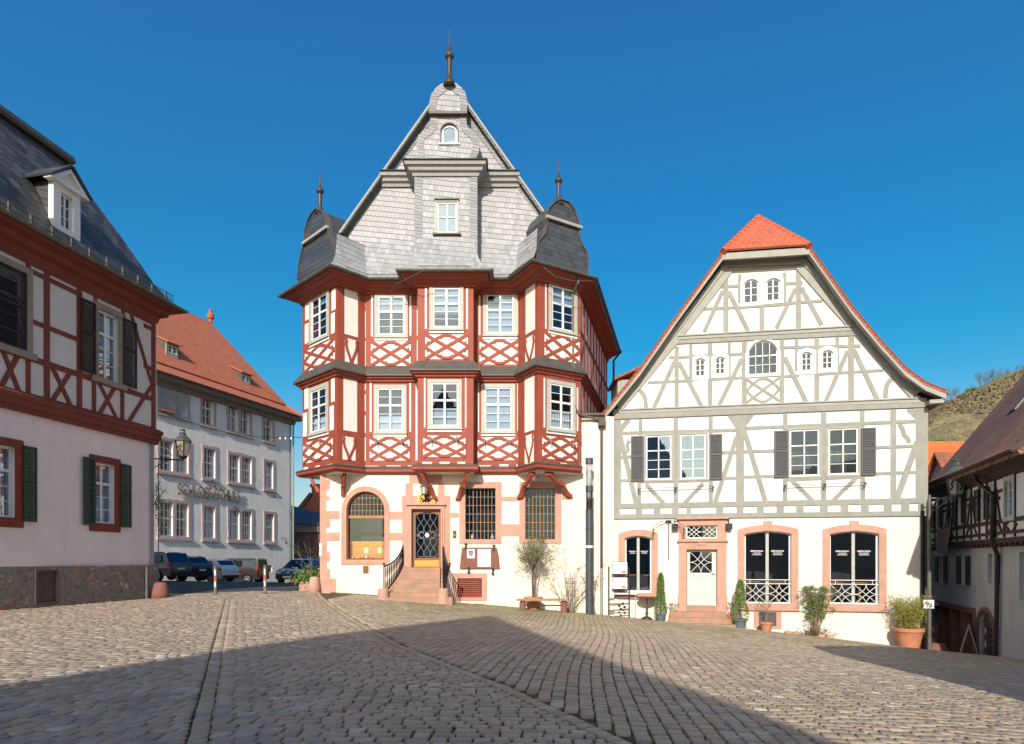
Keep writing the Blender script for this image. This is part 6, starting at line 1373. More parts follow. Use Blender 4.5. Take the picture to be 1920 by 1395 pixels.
def bare_pot(lab, loc, h, hp, r, tr=.35, green=0):
    t = thing('potted_twiggy_plant', lab, 'potted plant', loc, 0, 'small bare plants in terracotta pots by the cafe'); pot(t, r, hp, TERRA)
    mb = MB(); mb.tube([(0, 0, hp * .8), (.01, 0, hp + h * tr)], .016, 6); e = twigs(mb, (.01, 0, hp + h * tr), h * (1 - tr), 6, .55, .008, 3); mb.build('stem', TW_, t, local=True)
    mb = MB(); leaves(mb, [q + Vector((ru(-.03, .03), ru(-.03, .03), ru(-.03, .03))) for q in e for _ in range(2)], .02, .04); mb.build('foliage', LF4 if not green else LF2, t, local=True)
bare_pot('small bare twiggy plant in a terracotta pot left of the cafe door steps', onF(1263, .42), .62, .27, .17)
bare_pot('small bare plant in a terracotta pot on the right end of the cafe door steps', tuple(Vector(onF(1369, .45)) + Vector((0, 0, .32))), .52, .26, .16)
bare_pot('taller bare clipped plant in a pale terracotta pot under the left wide cafe window', onF(1437, .55), 1.05, .36, .25, .35)
# oleander tree
loc = at(1000, 26.25); t = thing('potted_olive_tree', 'small round-headed tree in a large terracotta pot behind the wooden bench', 'potted tree', loc); pot(t, .36, .52, TERRA)
mb = MB(); mb.tube([(0, 0, .4), (-.03, 0, 1.1), (.0, 0, 1.7)], [.05, .045, .04], 7); mb.tube([(.03, 0, .45), (.06, 0, 1.2), (.15, 0, 1.8)], [.03, .028, .02], 6)
e = []
for i in range(11):
    a = 2 * PI * i / 11; q = Vector((.55 * math.cos(a) * ru(.5, 1.1), .5 * math.sin(a), ru(2.1, 2.7))); mb.tube([(0, 0, 1.55), (q.x * .45, q.y * .45, 2.0), q], [.022, .016, .008], 5)
mb.build('trunk', BARK, t, local=True)
mb = MB(); pts = []
cl = [(random.gauss(0, .38), random.gauss(0, .30), 2.35 + random.gauss(0, .33), ru(.16, .30)) for _ in range(74)]
for c in cl:
    for _ in range(75): v = Vector((random.gauss(0, 1), random.gauss(0, 1), random.gauss(0, 1))).normalized() * c[3] * rnd() ** .4; pts.append((c[0] + v.x, c[1] + v.y, c[2] + v.z))
leaves(mb, pts, .05, .1, .25); mb.build('crown', LF2, t, local=True)
# rose bushes
def rose(nm, lab, loc, h, n, sp, nl, grp=None):
    t = thing(nm, lab, 'bush', loc, 0, grp); mb = MB(); e = []
    for i in range(n):
        a = ru(-1, 1) * sp; q = [Vector((ru(-.15, .15), ru(-.05, .05), 0))]; d = Vector((a, ru(-.12, .08), 1)).normalized(); 
        for k in range(6): d = (d + Vector((ru(-.2, .2), ru(-.1, .1), -.03 * k))).normalized(); q.append(q[-1] + d * h / 6); 
        mb.tube(q, [.014, .013, .011, .009, .007, .005, .003], 5, cap=False); e += q[3:]
        for k in (2, 3, 4, 5):
            d2 = Vector((ru(-1, 1), ru(-.4, .4), ru(.2, .9))).normalized(); mb.tube([q[k], q[k] + d2 * h * .16], .004, 4, cap=False); e.append(q[k] + d2 * h * .16)
    mb.build('stem', TW_, t, local=True); mb = MB(); leaves(mb, [random.choice(e) + Vector((ru(-.06, .06), ru(-.04, .04), ru(-.06, .06))) for _ in range(nl)], .04, .08, .6); mb.build('foliage', LF4 if nm != 'wild_shrub' else LF1, t, local=True); return t
rose('rose_bush', 'leggy bare rose bush between the potted tree and the light column', at(1065, 26.6), 1.95, 15, .8, 210)
tr_ = thing('plant_support', 'thin grey iron hoops standing in the rose bush by the cream wall', 'plant support', at(1070, 26.75)); m_ = MB()
for i in range(5): x = -.16 + i * .08; m_.tube([(x, 0, 0), (x, 0, 1.45 + .1 * (2 - abs(i - 2)))], .01, 5)
for z in (.4, .8, 1.2, 1.4): m_.tube([(-.2, 0, z), (.2, 0, z)], .008, 5)
m_.build('hoops', IRON, tr_, local=True)
rose('climbing_stem', 'thin climbing stems on the wall between the light column and the downpipe', at(1119, 26.85), 2.5, 3, .12, 55)
t = rose('wild_shrub', 'loose green shrub growing on the wall between the two wide cafe windows', onF(1527, .2), 2.0, 30, .11, 3600)
mb = MB(); pts = []
for _ in range(900): a = random.gauss(0, .33); pts.append((a - .35 * (rnd() < .4), ru(-.35, .05), abs(random.gauss(0, .16)) + .02))
leaves(mb, pts, .04, .09, .5); mb.build('low_foliage', LF4, t, local=True)
es = thing('edging_stones', 'low row of rough stones around the shrub bed under the cafe windows', 'edging', onF(1520, .7)); 
for i, px_ in enumerate((1478, 1492, 1540, 1556)):
    p = Vector(onF(px_, .55)); mb = MB(); mb.lathe([(.12, -.05), (.16, .04), (.12, .11), (0, .13)], p, 7); o = mb.build('stone', SAND, es, smooth=True)
loc = onF(1704, .62); t = thing('potted_bamboo', 'bushy yellow-green bamboo in a big terracotta pot at the right corner of the cafe', 'potted plant', loc)
MB().lathe([(.33, 0), (.36, .1), (.45, .5), (.49, .62), (.53, .66), (.53, .78), (.49, .79), (.45, .7), (0, .69)], (0, 0, 0), 24).build('pot', TERRA, t, local=True)
mb = MB(); pts = []
for i in range(75):
    a = ru(0, 6.3); r = ru(0, .3); d = Vector((math.cos(a) * ru(.05, .55), math.sin(a) * ru(.05, .5), 1)).normalized(); p0 = Vector((math.cos(a) * r, math.sin(a) * r, .68)); L = ru(.8, 1.45); q = [p0, p0 + d * L * .5, p0 + d * L + Vector((d.x, d.y, 0)) * .2]; mb.tube(q, [.009, .007, .003], 4, cap=False)
    for _ in range(62): s = rnd() ** .6; pts.append(p0 + d * L * s + Vector((random.gauss(0, .1), random.gauss(0, .1), random.gauss(0, .06))))
mb.build('stem', LF3, t, local=True); mb = MB(); leaves(mb, pts, .06, .16, .16); mb.build('foliage', LF3, t, local=True)
# ivy planter left
t = thing('stone_planter', 'rough stone trough overgrown with glossy ivy at the left corner of the red house', 'planter', at(581, 27.9)); MB().box((-.35, -.4, -.2), (.3, .6, .42)).build('trough', SAND, t, local=True, bevel=.04)
mb = MB(); leaves(mb, [(random.gauss(-.05, .33), random.gauss(0, .35), .45 + random.gauss(.12, .2)) for _ in range(900)], .07, .14, .7); mb.build('foliage', LF1, t, local=True)
rose('bare_vine', 'bare brown vine stems climbing beside the street plates on the red house', at(586, 27.6), 2.2, 5, .2, 20)
# vine round the left lantern
t = thing('wall_vine', 'thin dark climbing vine on the far corner of the left house around the lantern arm', 'vine', FL.P(UC, -1.5, .2)); mb = MB(); e = []
for i in range(15):
    q = [Vector(FL.P(UC + .06, ru(1.0, 3.4), .05))]
    for k in range(7): q.append(q[-1] + Vector((ru(-.05, .13), ru(-.05, .05), ru(-.17, .2))))
    mb.tube(q, .009, 4, cap=False); e += q
mb.tube([FL.P(UC + .1, -1.5, .1), FL.P(UC + .12, 1, .1), FL.P(UC + .1, 3.9, .1)], .02, 5); e += [Vector(FL.P(UC + .15, ru(1, 4.2), .2)) for _ in range(30)]
mb.build('stem', BARK, t); mb = MB(); leaves(mb, [random.choice(e) + Vector((ru(-.12, .12), ru(-.1, .1), ru(-.12, .12))) for _ in range(420)], .04, .1, .5); mb.build('foliage', leafmat('dark_ivy_leaves', (.03, .05, .018), (.06, .07, .03)), t)
# ================================================================ STREET FURNITURE
t = thing('bracket_lantern', 'dark old lantern on an iron arm at the far corner of the left house', 'wall lamp', FL.P(UC, 2, .1)); c = W3(343, 829, 25.6); lantern(t, (c[0], c[1], c[2] - .0), 1.55, M('amber_lamp_glass', (.30, .27, .20), None, 1, .2), IRON)
m_ = MB(); a = Vector(FL.P(UC - .05, c[2] - .72, .05)); b = Vector((c[0], c[1], c[2] - .72)); m_.tube([a, b], .03, 6); m_.tube([a + Vector((0, 0, -.35)), a.lerp(b, .5), b], .018, 6); m_.tube([a.lerp(b, .5) + Vector((.12 * math.cos(s), 0, .14 + .12 * math.sin(s))) for s in [i * .55 for i in range(11)]], .014, 5); m_.tube([b, b + Vector((0, 0, .1))], .05, 8); m_.build('arm', IRON, t)
m_ = MB(); m_.tube([(c[0] - .08 + .0, c[1] - .28, c[2] - .5), (c[0] + .05, c[1] - .29, c[2] - .35), (c[0] - .06, c[1] - .29, c[2] - .25), (c[0] + .06, c[1] - .29, c[2] - .14)], .025, 6); m_.build('silhouette_ornament', IRON, t)
# street lamp right with arm
pb = Vector(at(1742.5, 24.15)); t = thing('street_lamp', 'slim grey lamp post with scrolled arm and old-style lantern at the cafe corner', 'street lamp', pb); top = W3(1742, 928, 24.15)
MB().tube([pb, (pb.x, pb.y, top[2])], [.075, .055], 12).build('pole', GUT, t); c = Vector(W3(1793, 899, 24.15)); m_ = MB(); za = top[2] - .12
m_.tube([(pb.x, pb.y, za), (c.x, c.y, za)], .028, 6); ctr = [(pb.x + .22 + .13 * math.cos(s) * (1 - s / 16), pb.y, za - .2 + .15 * math.sin(s) * (1 - s / 16)) for s in [2.6 - i * -.5 for i in range(16)]]; m_.tube(ctr, .016, 5)
m_.tube([(pb.x, pb.y, za - .5), (pb.x + .25, pb.y, za - .42), (pb.x + .55, pb.y, za - .2), (pb.x + .75, pb.y, za - .06)], .016, 5); m_.tube([(c.x - .1 + .07 * math.cos(s), pb.y, za - .1 + .07 * math.sin(s)) for s in [i * .6 for i in range(10)]], .012, 5)
m_.build('arm', IRONG, t); lantern(t, (c.x, c.y, c.z + .12), 1.9, LG, M('grey_lantern_metal', (.10, .13, .15), None, 1, .4, metal=.3))
m_ = MB(); 
for k in range(3):
    a = -PI / 2 + (k - 1) * 1.05; x0, y0 = c.x + .3 * math.cos(a), c.y + .3 * math.sin(a); s_ = .1
    m_.tube([(x0 - s_ * .6, y0, c.z - .42), (x0 + s_ * .2, y0, c.z - .3), (x0 - s_ * .3, y0, c.z - .18), (x0 + s_ * .4, y0, c.z - .08)], .028, 6)
m_.build('silhouette_ornament', IRON, t)
hn = Vector(W3(1742.5, 1133, 24.0)); t = thing('house_number_sign', 'small white house number plate on the lamp post at the cafe corner', 'sign', hn); fn = F(hn.x - .12, hn.y + .06, 1, 0)
bx(t, fn, -.08, .32, hn.z - .16, hn.z + .16, 0, .03, PAPER, 'plate', .004); text('9a', fn, .12, hn.z - .09, .27, .034, .006, M('black_print', (.03, .03, .03), None, 1, .6), 'lettering', t)
# light column
c = Vector(at(1105, 26.15)); t = thing('light_column', 'tall dark grey cylindrical light column with clear glass head in front of the cream wall', 'street lamp', c)
DK = M('anthracite_steel', (.085, .095, .105), (.075, .085, .095), 2, .45, metal=.3); zt_ = W3(0, 858, 26.15)[2]; hh = zt_ - c.z
def zc(y): return W3(0, y, 26.15)[2] - c.z
MB().lathe([(.155, -.2), (.155, zc(955))], (0, 0, 0), 24).build('shaft', DK, t, local=True, smooth=False)
MB().lathe([(.155, zc(922)), (.155, zc(911)), (.0, zc(911))], (0, 0, 0), 24).build('collar', DK, t, local=True)
MB().lathe([(.15, zc(911)), (.15, zc(870))], (0, 0, 0), 24).build('clear_head', glass('clear_acrylic', (.86, .88, .88), .22, .08), t, local=True)
MB().lathe([(.07, zc(911)), (.1, zc(895)), (.05, zc(880))], (0, 0, 0), 16).build('diffuser', M('white_diffuser', (.7, .7, .68), None, 1, .4), t, local=True)
MB().lathe([(.158, zc(870)), (.158, zc(859)), (.0, zc(858))], (0, 0, 0), 24).build('cap', DK, t, local=True)
m_ = MB()
for a in (0, 1.57, 3.14, 4.71): m_.tube([(.14 * math.cos(a + .8), .14 * math.sin(a + .8), zc(957)), (.14 * math.cos(a + .8), .14 * math.sin(a + .8), zc(920))], .025, 6)
m_.lathe([(.08, zc(957)), (.08, zc(940)), (.02, zc(932))], (0, 0, 0), 12); m_.build('spot_cage', IRON, t, local=True)
for y in (957, 992): MB().lathe([(.158, zc(y) - .01), (.158, zc(y) + .01)], (0, 0, 0), 24).build('joint_ring', IRON, t, local=True)
MB().lathe([(.157, zc(1027)), (.157, zc(1023))], (0, 0, 0), 24).build('sticker_band', PAPER, t, local=True)
# bench
p0, p1 = Vector(at(972, 25.5)), Vector(at(1064, 25.5)); zt_ = W3(0, 1123, 25.5)[2]; t = thing('wooden_bench', 'low backless wooden plank bench on two stone legs under the potted tree', 'bench', ((p0 + p1) / 2))
MB().box((p0.x - .08, 25.35, zt_ - .07), (p1.x + .0, 25.75, zt_)).build('seat', M('worn_bench_plank', (.36, .24, .13), (.27, .18, .10), 5, .7, .3, 30), t, bevel=.012)
for px_ in (980, 1057): q = at(px_, 25.55); MB().lathe([(.13, -.05), (.13, zt_ - .14 - q[2]), (.10, zt_ - .10 - q[2]), (.11, zt_ - .07 - q[2])], q, 10).build('leg', SANDD, t)
MB().box((p0.x + .2, 25.5, p0.z + .12), (p1.x - .1, 25.56, p0.z + .17)).build('stretcher', IRON, t)
# bollards
def bollard(lab, loc, h):
    t = thing('street_bollard', lab, 'bollard', loc, 0, 'red and white striped street bollards')
    MB().box((-.055, -.04, -.05), (.055, .04, h)).build('post', GUT, t, local=True, bevel=.01); MB().lathe([(.10, 0), (.10, .04), (.06, .06)], (0, 0, 0), 12).build('foot', GUT, t, local=True)
    MB().lathe([(.02, h), (.075, h + .01), (.075, h + .05), (.03, h + .07)], (0, 0, 0), 10).build('cap', GUT, t, local=True)
    for k, mt in ((.72, PAPER), (.5, RW), (.3, PAPER)): MB().box((-.022, -.046, h * (k - .02)), (.022, -.0405, h * (k + .19))).build('reflector', mt, t, local=True)
    return t
bb1 = bollard('left one of the two striped bollards in front of the parked cars', at(404, 25.3), 1.08)
b = dup(bb1, at(497, 25.3), 0, 'right one of the two striped bollards before the school wall'); b = dup(bb1, at(1846, 22.2), 0, 'striped bollard in front of the arched door in the lane'); b = dup(bb1, at(1748.5, 25.6), 0, 'striped bollard half hidden behind the lamp post at the lane entrance')
def guard(lab, loc, r, h, mt): MB_ = MB().lathe([(r, -.1), (r * .92, h * .35), (r * .72, h * .85), (r * .55, h * .97), (0, h)], loc, 16); o = MB_.build('guard_stone', mt, None, smooth=True); tag(o, lab, 'guard stone', 'sandstone guard stones at house corners')
guard('dark red guard stone at the far foot of the left house', at(301, 24.9), .33, .62, SANDD); guard('pale pink guard stone at the left foot of the red house', at(589.5, 26.9), .27, .66, SAND); guard('low red guard stone at the foot of the cafe corner by the lane', at(1757, 24.4), .4, .34, SANDD)
# cafe front furniture
c = Vector(onF(1161, .55)); t = thing('menu_stand', 'black folding ladder stand holding two white menu boards left of the cafe window', 'menu stand', c); zz = lambda y: (HY - y) / FX * c.y - c.z
m_ = MB()
for x, y0, y1 in ((-.44, 1062, 1157), (.42, 1065, 1160)): m_.box((x - .025, -.03, zz(y1)), (x + .025, .03, zz(y0)))
for y in (1122, 1132, 1144, 1149): m_.box((-.42, -.02, zz(y) - .015), (.42, .02, zz(y) + .015))
m_.build('ladder_frame', IRON, t, local=True)
for y0, y1 in ((1053, 1077), (1082, 1105)):
    o = MB().box((-.32, -.09, zz(y1)), (.34, -.06, zz(y0))).build('menu_board', IRON, t, local=True); MB().box((-.30, -.10, zz(y1) + .03), (.32, -.092, zz(y0) - .14)).build('menu_sheet', PAPER, o, local=True); MB().box((-.30, -.10, zz(y0) - .12), (.32, -.092, zz(y0) - .02)).build('menu_header', PAPER, o, local=True)
    MB().box((.08, -.104, zz(y1) + .06), (.26, -.101, zz(y1) + .14)).build('menu_picture', M('red_print', (.6, .15, .08), None, 1, .7) if 'red_print' not in bpy.data.materials else bpy.data.materials['red_print'], o, local=True)
for i, (x, y) in enumerate(((0, 1136), (.15, 1132), (.06, 1142), (.22, 1138))): MB().tube([(x, -.05, zz(y)), (x, -.03, zz(y))], .06, 10).build('hanging_disc', IRON, t, local=True)
a, b = FR.off(.3).w((0, 0, 1)).uz(1131, 1113), FR.off(.3).w((0, 0, 1)).uz(1195, 1113); t = thing('wall_shelf_table', 'long narrow white shelf table behind the menu stand', 'table', FR.P(a[0], a[1] - 1, .3)); zq = (a[1] + b[1]) / 2
bx(t, FR, a[0], b[0], zq - .03, zq + .03, .02, .38, PAPER, 'table_top')
for u in (a[0] + .1, a[0] + .25, b[0] - .1): bx(t, FR, u, u + .04, g1(*FR.P(u, 0, .3)[:2]), zq - .031, .28, .32, IRONG, 'leg')
c = Vector(onF(1213, .5)); t = thing('bistro_table', 'round dark red bistro table on an ornate cast iron foot under the small cafe window', 'table', c); zt_ = (HY - 1119) / FX * c.y - c.z
MB().lathe([(.0, zt_ - .04), (.40, zt_ - .04), (.41, zt_ - .02), (.40, zt_), (0, zt_ + .001)], (0, 0, 0), 26).build('table_top', REDS, t, local=True)
MB().lathe([(.22, .02), (.1, .1), (.04, .16), (.07, .28), (.04, .36), (.06, .5), (.025, .6), (.03, zt_ - .1), (.1, zt_ - .04)], (0, 0, 0), 12).build('pedestal', BROWNP, t, local=True, smooth=True)
m_ = MB()
for k in range(4): a_ = PI / 4 + k * PI / 2; m_.tube([(0, 0, .14), (.14 * math.cos(a_), .14 * math.sin(a_), .1), (.28 * math.cos(a_), .28 * math.sin(a_), .02)], [.04, .03, .035], 6)
m_.build('foot', BROWNP, t, local=True)
# lane furniture
c = Vector(at(1817, 23.6)); t = thing('a_board', 'white framed folding pavement board standing before the sandstone shopfront', 'sign board', c, .95); m_ = MB()
for s in (-1, 1):
    for x in (-.28, .28): m_.tube([(x, s * .28, 0), (x, 0, 1.1)], .022, 6)
m_.tube([(-.28, .0, 1.1), (.28, 0, 1.1)], .022, 6); m_.build('frame', GPAINT, t, local=True)
MB().add([(-.27, -.24, .15), (.27, -.24, .15), (.27, -.02, 1.05), (-.27, -.02, 1.05)], [(0, 1, 2, 3)]).build('panel', SHUTA, t, local=True, solid=.02)
c = Vector(FD.P(uL + 1.6, 0, .9)); c.z = g1(c.x, c.y); t = thing('lane_bench', 'low dark table bench under the canopy in the lane', 'bench', c, math.atan2(FD.dy, FD.dx)); MB().box((-1, -.25, .45), (1.4, .25, .5)).build('seat', SHUTD, t, local=True)
for x in (-.9, 1.2): MB().box((x, -.2, 0), (x + .08, .2, .449)).build('leg', SHUTD, t, local=True)
# festoon cable
a, b, c = Vector(FS.P(s1.uz(50, 940)[0], s1.uz(50, 940)[1], .3)), Vector(W3(546, 820, 50)), Vector(W3(566, 820, 28.2))
a = Vector(FL.P(UC, 5.9, .2)); n = 24; m_ = MB(); L = [a.lerp(c, i / n) + Vector((0, 0, -1.1 * math.sin(PI * i / n) * .35)) for i in range(n + 1)]; L = [Vector((p.x, p.y, p.z + (W3(0, 0, 1)[2] * 0))) for p in L]
t = thing('light_cable', 'thin overhead cable with small white bulbs before the school wall', 'cable', L[0]); m_.tube(L, .012, 5); m_.build('cable', IRON, t)
for k in (20, 21, 22): MB().lathe([(.0, -.1), (.045, -.06), (.03, 0), (.01, .02)], L[k], 8).build('bulb', PAPER, t)
# ================================================================ CARS
TYRE = M('tyre_rubber', (.02, .02, .02), None, 1, .8); RIM = M('alloy_rim', (.45, .46, .48), None, 1, .35, metal=.7); CG = glass('car_glass', (.12, .14, .16), .11, .02); TL_ = M('red_tail_lamp', (.45, .02, .02), None, 1, .2); HLM = M('clear_head_lamp', (.6, .62, .65), None, 1, .15); PLT = M('number_plate', (.7, .7, .68), None, 1, .5); BLKP = M('black_trim', (.02, .02, .022), None, 1, .6)
def paint(n, c, met=.3):
    m, t, p = nodes(n); p.inputs['Base Color'].default_value = (*c, 1); p.inputs['Roughness'].default_value = .3; p.inputs['Metallic'].default_value = met; p.inputs['Coat Weight'].default_value = 1; p.inputs['Coat Roughness'].default_value = .05; return m
def car(lab, nm, cat, loc, head, L, Wd, Hh, pm, low_, roof, glassr, side_wins, wb=(.19, .82), rw=.33, grp='cars parked by the school'):
    """low_: (x, z) outline of the body side as fractions of L and H, nose at x = L; roof: outline of the cabin"""
    t = thing(nm, lab, cat, loc, math.atan2(head[1], head[0]), grp)
    def hw_(x, z):
        e = abs(x / L - .5) * 2; w_ = Wd / 2 * (1 - .16 * max(0, e - .72) / .28 * 1.0); b_ = Hh * .52
        if z > b_: w_ *= 1 - .20 * (z - b_) / (Hh - b_)
        elif z < Hh * .3: w_ *= 1 - .05 * (Hh * .3 - z) / (Hh * .3)
        return w_
    def shell(out, mat, name, k=1.0, n=5):
        out = [(a * L, b * Hh) for a, b in out]; tri = geometry.tessellate_polygon([[Vector((a, b, 0)) for a, b in out]]); m_ = MB(); N_ = len(out)
        for a, b in out: m_.v.append((a - L / 2, -hw_(a, b) * k, b))
        for a, b in out: m_.v.append((a - L / 2, hw_(a, b) * k, b))
        m_.f += [tuple(q) for q in tri] + [tuple(i + N_ for i in reversed(q)) for q in tri] + [(i, (i + 1) % N_, N_ + (i + 1) % N_, N_ + i) for i in range(N_)]
        return m_.build(name, mat, t, local=True, bevel=.035 if name == 'body' else .02)
    xs = [w_ * L for w_ in wb]; arch = []
    bot = [(low_[0][0], .17)]
    pts = []
    for xw in xs:
        for i in range(9): a = PI - PI * i / 8; pts.append(((xw + math.cos(a) * (rw + .06)) / L, max(.17, (rw + math.sin(a) * (rw + .06)) / Hh)))
    body = [(low_[0][0], .17)] + pts + [(low_[-1][0], .17)] + list(reversed(low_))
    B_ = shell(body, pm, 'body'); shell(roof, pm, 'cabin')
    # glass
    zc0 = .0
    for sw in side_wins:
        for s in (-1, 1):
            m_ = MB(); m_.add([(a * L - L / 2, s * (hw_(a * L, b * Hh) + .006), b * Hh) for a, b in sw], [tuple(range(len(sw)))]); m_.build('side_window', CG, t, local=True)
    for nm_, (a, b), (c_, d_) in glassr:
        m_ = MB(); k = .84; off = -.012 if a < .5 else .012
        m_.add([(a * L - L / 2 + off, -hw_(a * L, b * Hh) * k, b * Hh), (a * L - L / 2 + off, hw_(a * L, b * Hh) * k, b * Hh), (c_ * L - L / 2 + off, hw_(c_ * L, d_ * Hh) * k, d_ * Hh + .012), (c_ * L - L / 2 + off, -hw_(c_ * L, d_ * Hh) * k, d_ * Hh + .012)], [(0, 1, 2, 3)]); m_.build(nm_, CG, t, local=True)
    for xw in xs:
        for s in (-1, 1):
            y = s * (Wd / 2 - .10); m_ = MB().tube([(xw - L / 2, y - .1, rw), (xw - L / 2, y + .1, rw)], rw, 20); w_ = m_.build('wheel', TYRE, t, local=True, bevel=.02); r_ = MB(); yo = y + s * .105; r_.tube([(xw - L / 2, yo - s * .03, rw), (xw - L / 2, yo, rw)], rw * .28, 12)
            for q in range(5): a = q * 2 * PI / 5; r_.tube([(xw - L / 2, yo, rw), (xw - L / 2 + rw * .66 * math.cos(a), yo, rw + rw * .66 * math.sin(a))], .035, 5)
            r_.tube([(xw - L / 2 + rw * .68 * math.cos(a), yo, rw + rw * .68 * math.sin(a)) for a in [i * 2 * PI / 16 for i in range(17)]], .022, 5); r_.build('rim', RIM, w_, local=True)
    m_ = MB(); m_.box((-L / 2 - .015, -.26, Hh * .40), (-L / 2 + .03, .26, Hh * .40 + .11)); m_.build('number_plate', PLT, t, local=True); m_ = MB(); m_.box((L / 2 - .03, -.26, Hh * .22), (L / 2 + .012, .26, Hh * .22 + .11)); m_.build('number_plate', PLT, t, local=True)
    xl = low_[2][0] * L
    for s in (-1, 1):
        y = s * (hw_(.02 * L, Hh * .5) - .17); MB().box((-L / 2 + xl - .03, y - .18, Hh * .50), (-L / 2 + xl + .22, y + .185, Hh * .60)).build('tail_light', TL_, t, local=True, bevel=.02)
        y = s * (hw_(.98 * L, Hh * .4) - .2); MB().box((L / 2 - .26, y - .16, Hh * .40), (L / 2 - .03, y + .18, Hh * .48)).build('headlight', HLM, t, local=True, bevel=.02)
        MB().box((L * .66 - L / 2, s * (Wd / 2) - (.0 if s > 0 else .14), Hh * .56), (L * .68 - L / 2 + .04, s * (Wd / 2) + (.14 if s > 0 else 0), Hh * .64)).build('mirror', pm, t, local=True, bevel=.02)
    m_ = MB().box((-L / 2 - .02, -Wd * .4, Hh * .17), (-L / 2 + .1, Wd * .4, Hh * .30)); m_.build('bumper', BLKP, t, local=True, bevel=.02)
    m_ = MB().box((L / 2 - .1, -Wd * .38, Hh * .18), (L / 2 + .01, Wd * .38, Hh * .36)); m_.build('grille', BLKP, t, local=True, bevel=.02)
    return t
suv = [(.0, .17), (.0, .45), (.015, .62), (.03, .66), (.70, .66), (.80, .63), (.96, .55), (1.0, .42), (1.0, .17)]
suvr = [(.03, .65), (.09, .96), (.16, 1.0), (.48, 1.0), (.57, .96), (.73, .65)]
hat = [(.0, .17), (.0, .5), (.02, .64), (.04, .66), (.70, .64), (.80, .60), (.95, .50), (1.0, .38), (1.0, .17)]
hatr = [(.03, .65), (.13, .93), (.24, 1.0), (.48, 1.0), (.58, .95), (.76, .62)]
van = [(.0, .17), (.0, .45), (.005, .58), (.01, .6), (.72, .6), (.82, .56), (.96, .46), (1.0, .36), (1.0, .17)]
vanr = [(.008, .59), (.03, .95), (.07, 1.0), (.56, 1.0), (.64, .95), (.80, .59)]
def sw(a, b, c, d, r=.04): return [(a, .67), (b, .67), (d, .92), (c, .92)]
def g_(x, y, Y): return at(x, Y)
BP = paint('black_blue_paint', (.012, .018, .03)); 
hd = (-.94, .34)
X = Vector(at(326, 37)); car('dark blue-black suv parked nearest the left house', 'parked_suv', 'car', (X.x - 1.5, X.y + .5, X.z), hd, 4.4, 1.85, 1.68, BP, suv, suvr, [('rear_window', (.037, .68), (.088, .94)), ('windscreen', (.72, .68), (.585, .94))], [sw(.13, .34, .16, .34), sw(.36, .64, .36, .55)])
X = Vector(at(366, 39.8)); car('black hatchback parked between the blue-black suv and the white car', 'parked_hatchback', 'car', (X.x - 1.4, X.y + .5, X.z), hd, 4.2, 1.8, 1.58, paint('black_paint', (.01, .01, .013)), hat, hatr, [('rear_window', (.045, .68), (.125, .92)), ('windscreen', (.745, .65), (.595, .94))], [sw(.15, .36, .2, .36), sw(.38, .66, .38, .56)])
X = Vector(at(415, 42.6)); car('white-silver hatchback parked behind the left bollard', 'parked_hatchback', 'car', (X.x - 1.3, X.y + .5, X.z), hd, 4.3, 1.82, 1.54, paint('silver_white_paint', (.62, .66, .72), .15), hat, hatr, [('rear_window', (.045, .68), (.125, .92)), ('windscreen', (.745, .65), (.595, .94))], [sw(.15, .36, .2, .36), sw(.38, .66, .38, .56)])
X = Vector(at(437, 47)); car('dark brown boxy van parked rightmost in the row by the school', 'parked_van', 'van', (X.x, X.y + .5, X.z), (-.99, .12), 4.4, 1.8, 1.86, paint('dark_brown_paint', (.045, .032, .028)), van, vanr, [('rear_window', (.012, .63), (.03, .93)), ('windscreen', (.79, .62), (.655, .93))], [sw(.05, .27, .08, .27), sw(.30, .50, .30, .50), sw(.52, .72, .52, .62)])
X = Vector(at(569, 40)); car('blue hatchback facing the square between the school and the red house', 'parked_hatchback', 'car', (X.x - .3, X.y + 1, X.z), (-.18, -.98), 4.2, 1.8, 1.52, paint('mid_blue_paint', (.02, .07, .20)), hat, hatr, [('rear_window', (.045, .68), (.125, .92)), ('windscreen', (.745, .65), (.595, .94))], [sw(.15, .36, .2, .36), sw(.38, .66, .38, .56)])
# ================================================================ HILL
hx = np.linspace(60, 700, 130); hy = np.linspace(150, 620, 70); HX, HYY = np.meshgrid(hx, hy)
def hill(x, y):
    r = x / y; s = np.clip((y - 160) / 170, 0, 1); s = s * s * (3 - 2 * s)
    crest = 41 + np.clip((x - 120) * .38, 0, None) + 2.0 * np.sin(x * .08) + 1.5 * np.sin(x * .21 + y * .05)
    return -5 + s * (crest + 5) * (1 - .1 * np.clip((y - 330) / 200, 0, 1)) + .8 * np.sin(x * .3) * np.sin(y * .23)
HZ = hill(HX, HYY); nx2 = len(hx)
mb = MB(); mb.add(np.stack([HX.ravel(), HYY.ravel(), HZ.ravel()], 1).tolist(), [(j * nx2 + i, j * nx2 + i + 1, (j + 1) * nx2 + i + 1, (j + 1) * nx2 + i) for j in range(len(hy) - 1) for i in range(nx2 - 1)])
m, t_, p = nodes('hillside_scrub_and_grass'); pos = t_.nodes.new('ShaderNodeNewGeometry').outputs['Position']
gcol = mixc(t_, ramp(t_, noise(t_, pos, .035, 6, .7), .42, .55), (.22, .155, .095), (.34, .31, .11)); gcol = mixc(t_, ramp(t_, noise(t_, pos, .3, 5, .7), .4, .6), gcol, (.16, .12, .08)); t_.links.new(gcol, p.inputs['Base Color']); p.inputs['Roughness'].default_value = 1
bn = t_.nodes.new('ShaderNodeBump'); bn.inputs['Distance'].default_value = 2; t_.links.new(noise(t_, pos, .4, 6, .7), bn.inputs['Height']); t_.links.new(bn.outputs[0], p.inputs['Normal'])
struct(mb.build('hillside', m, smooth=True))
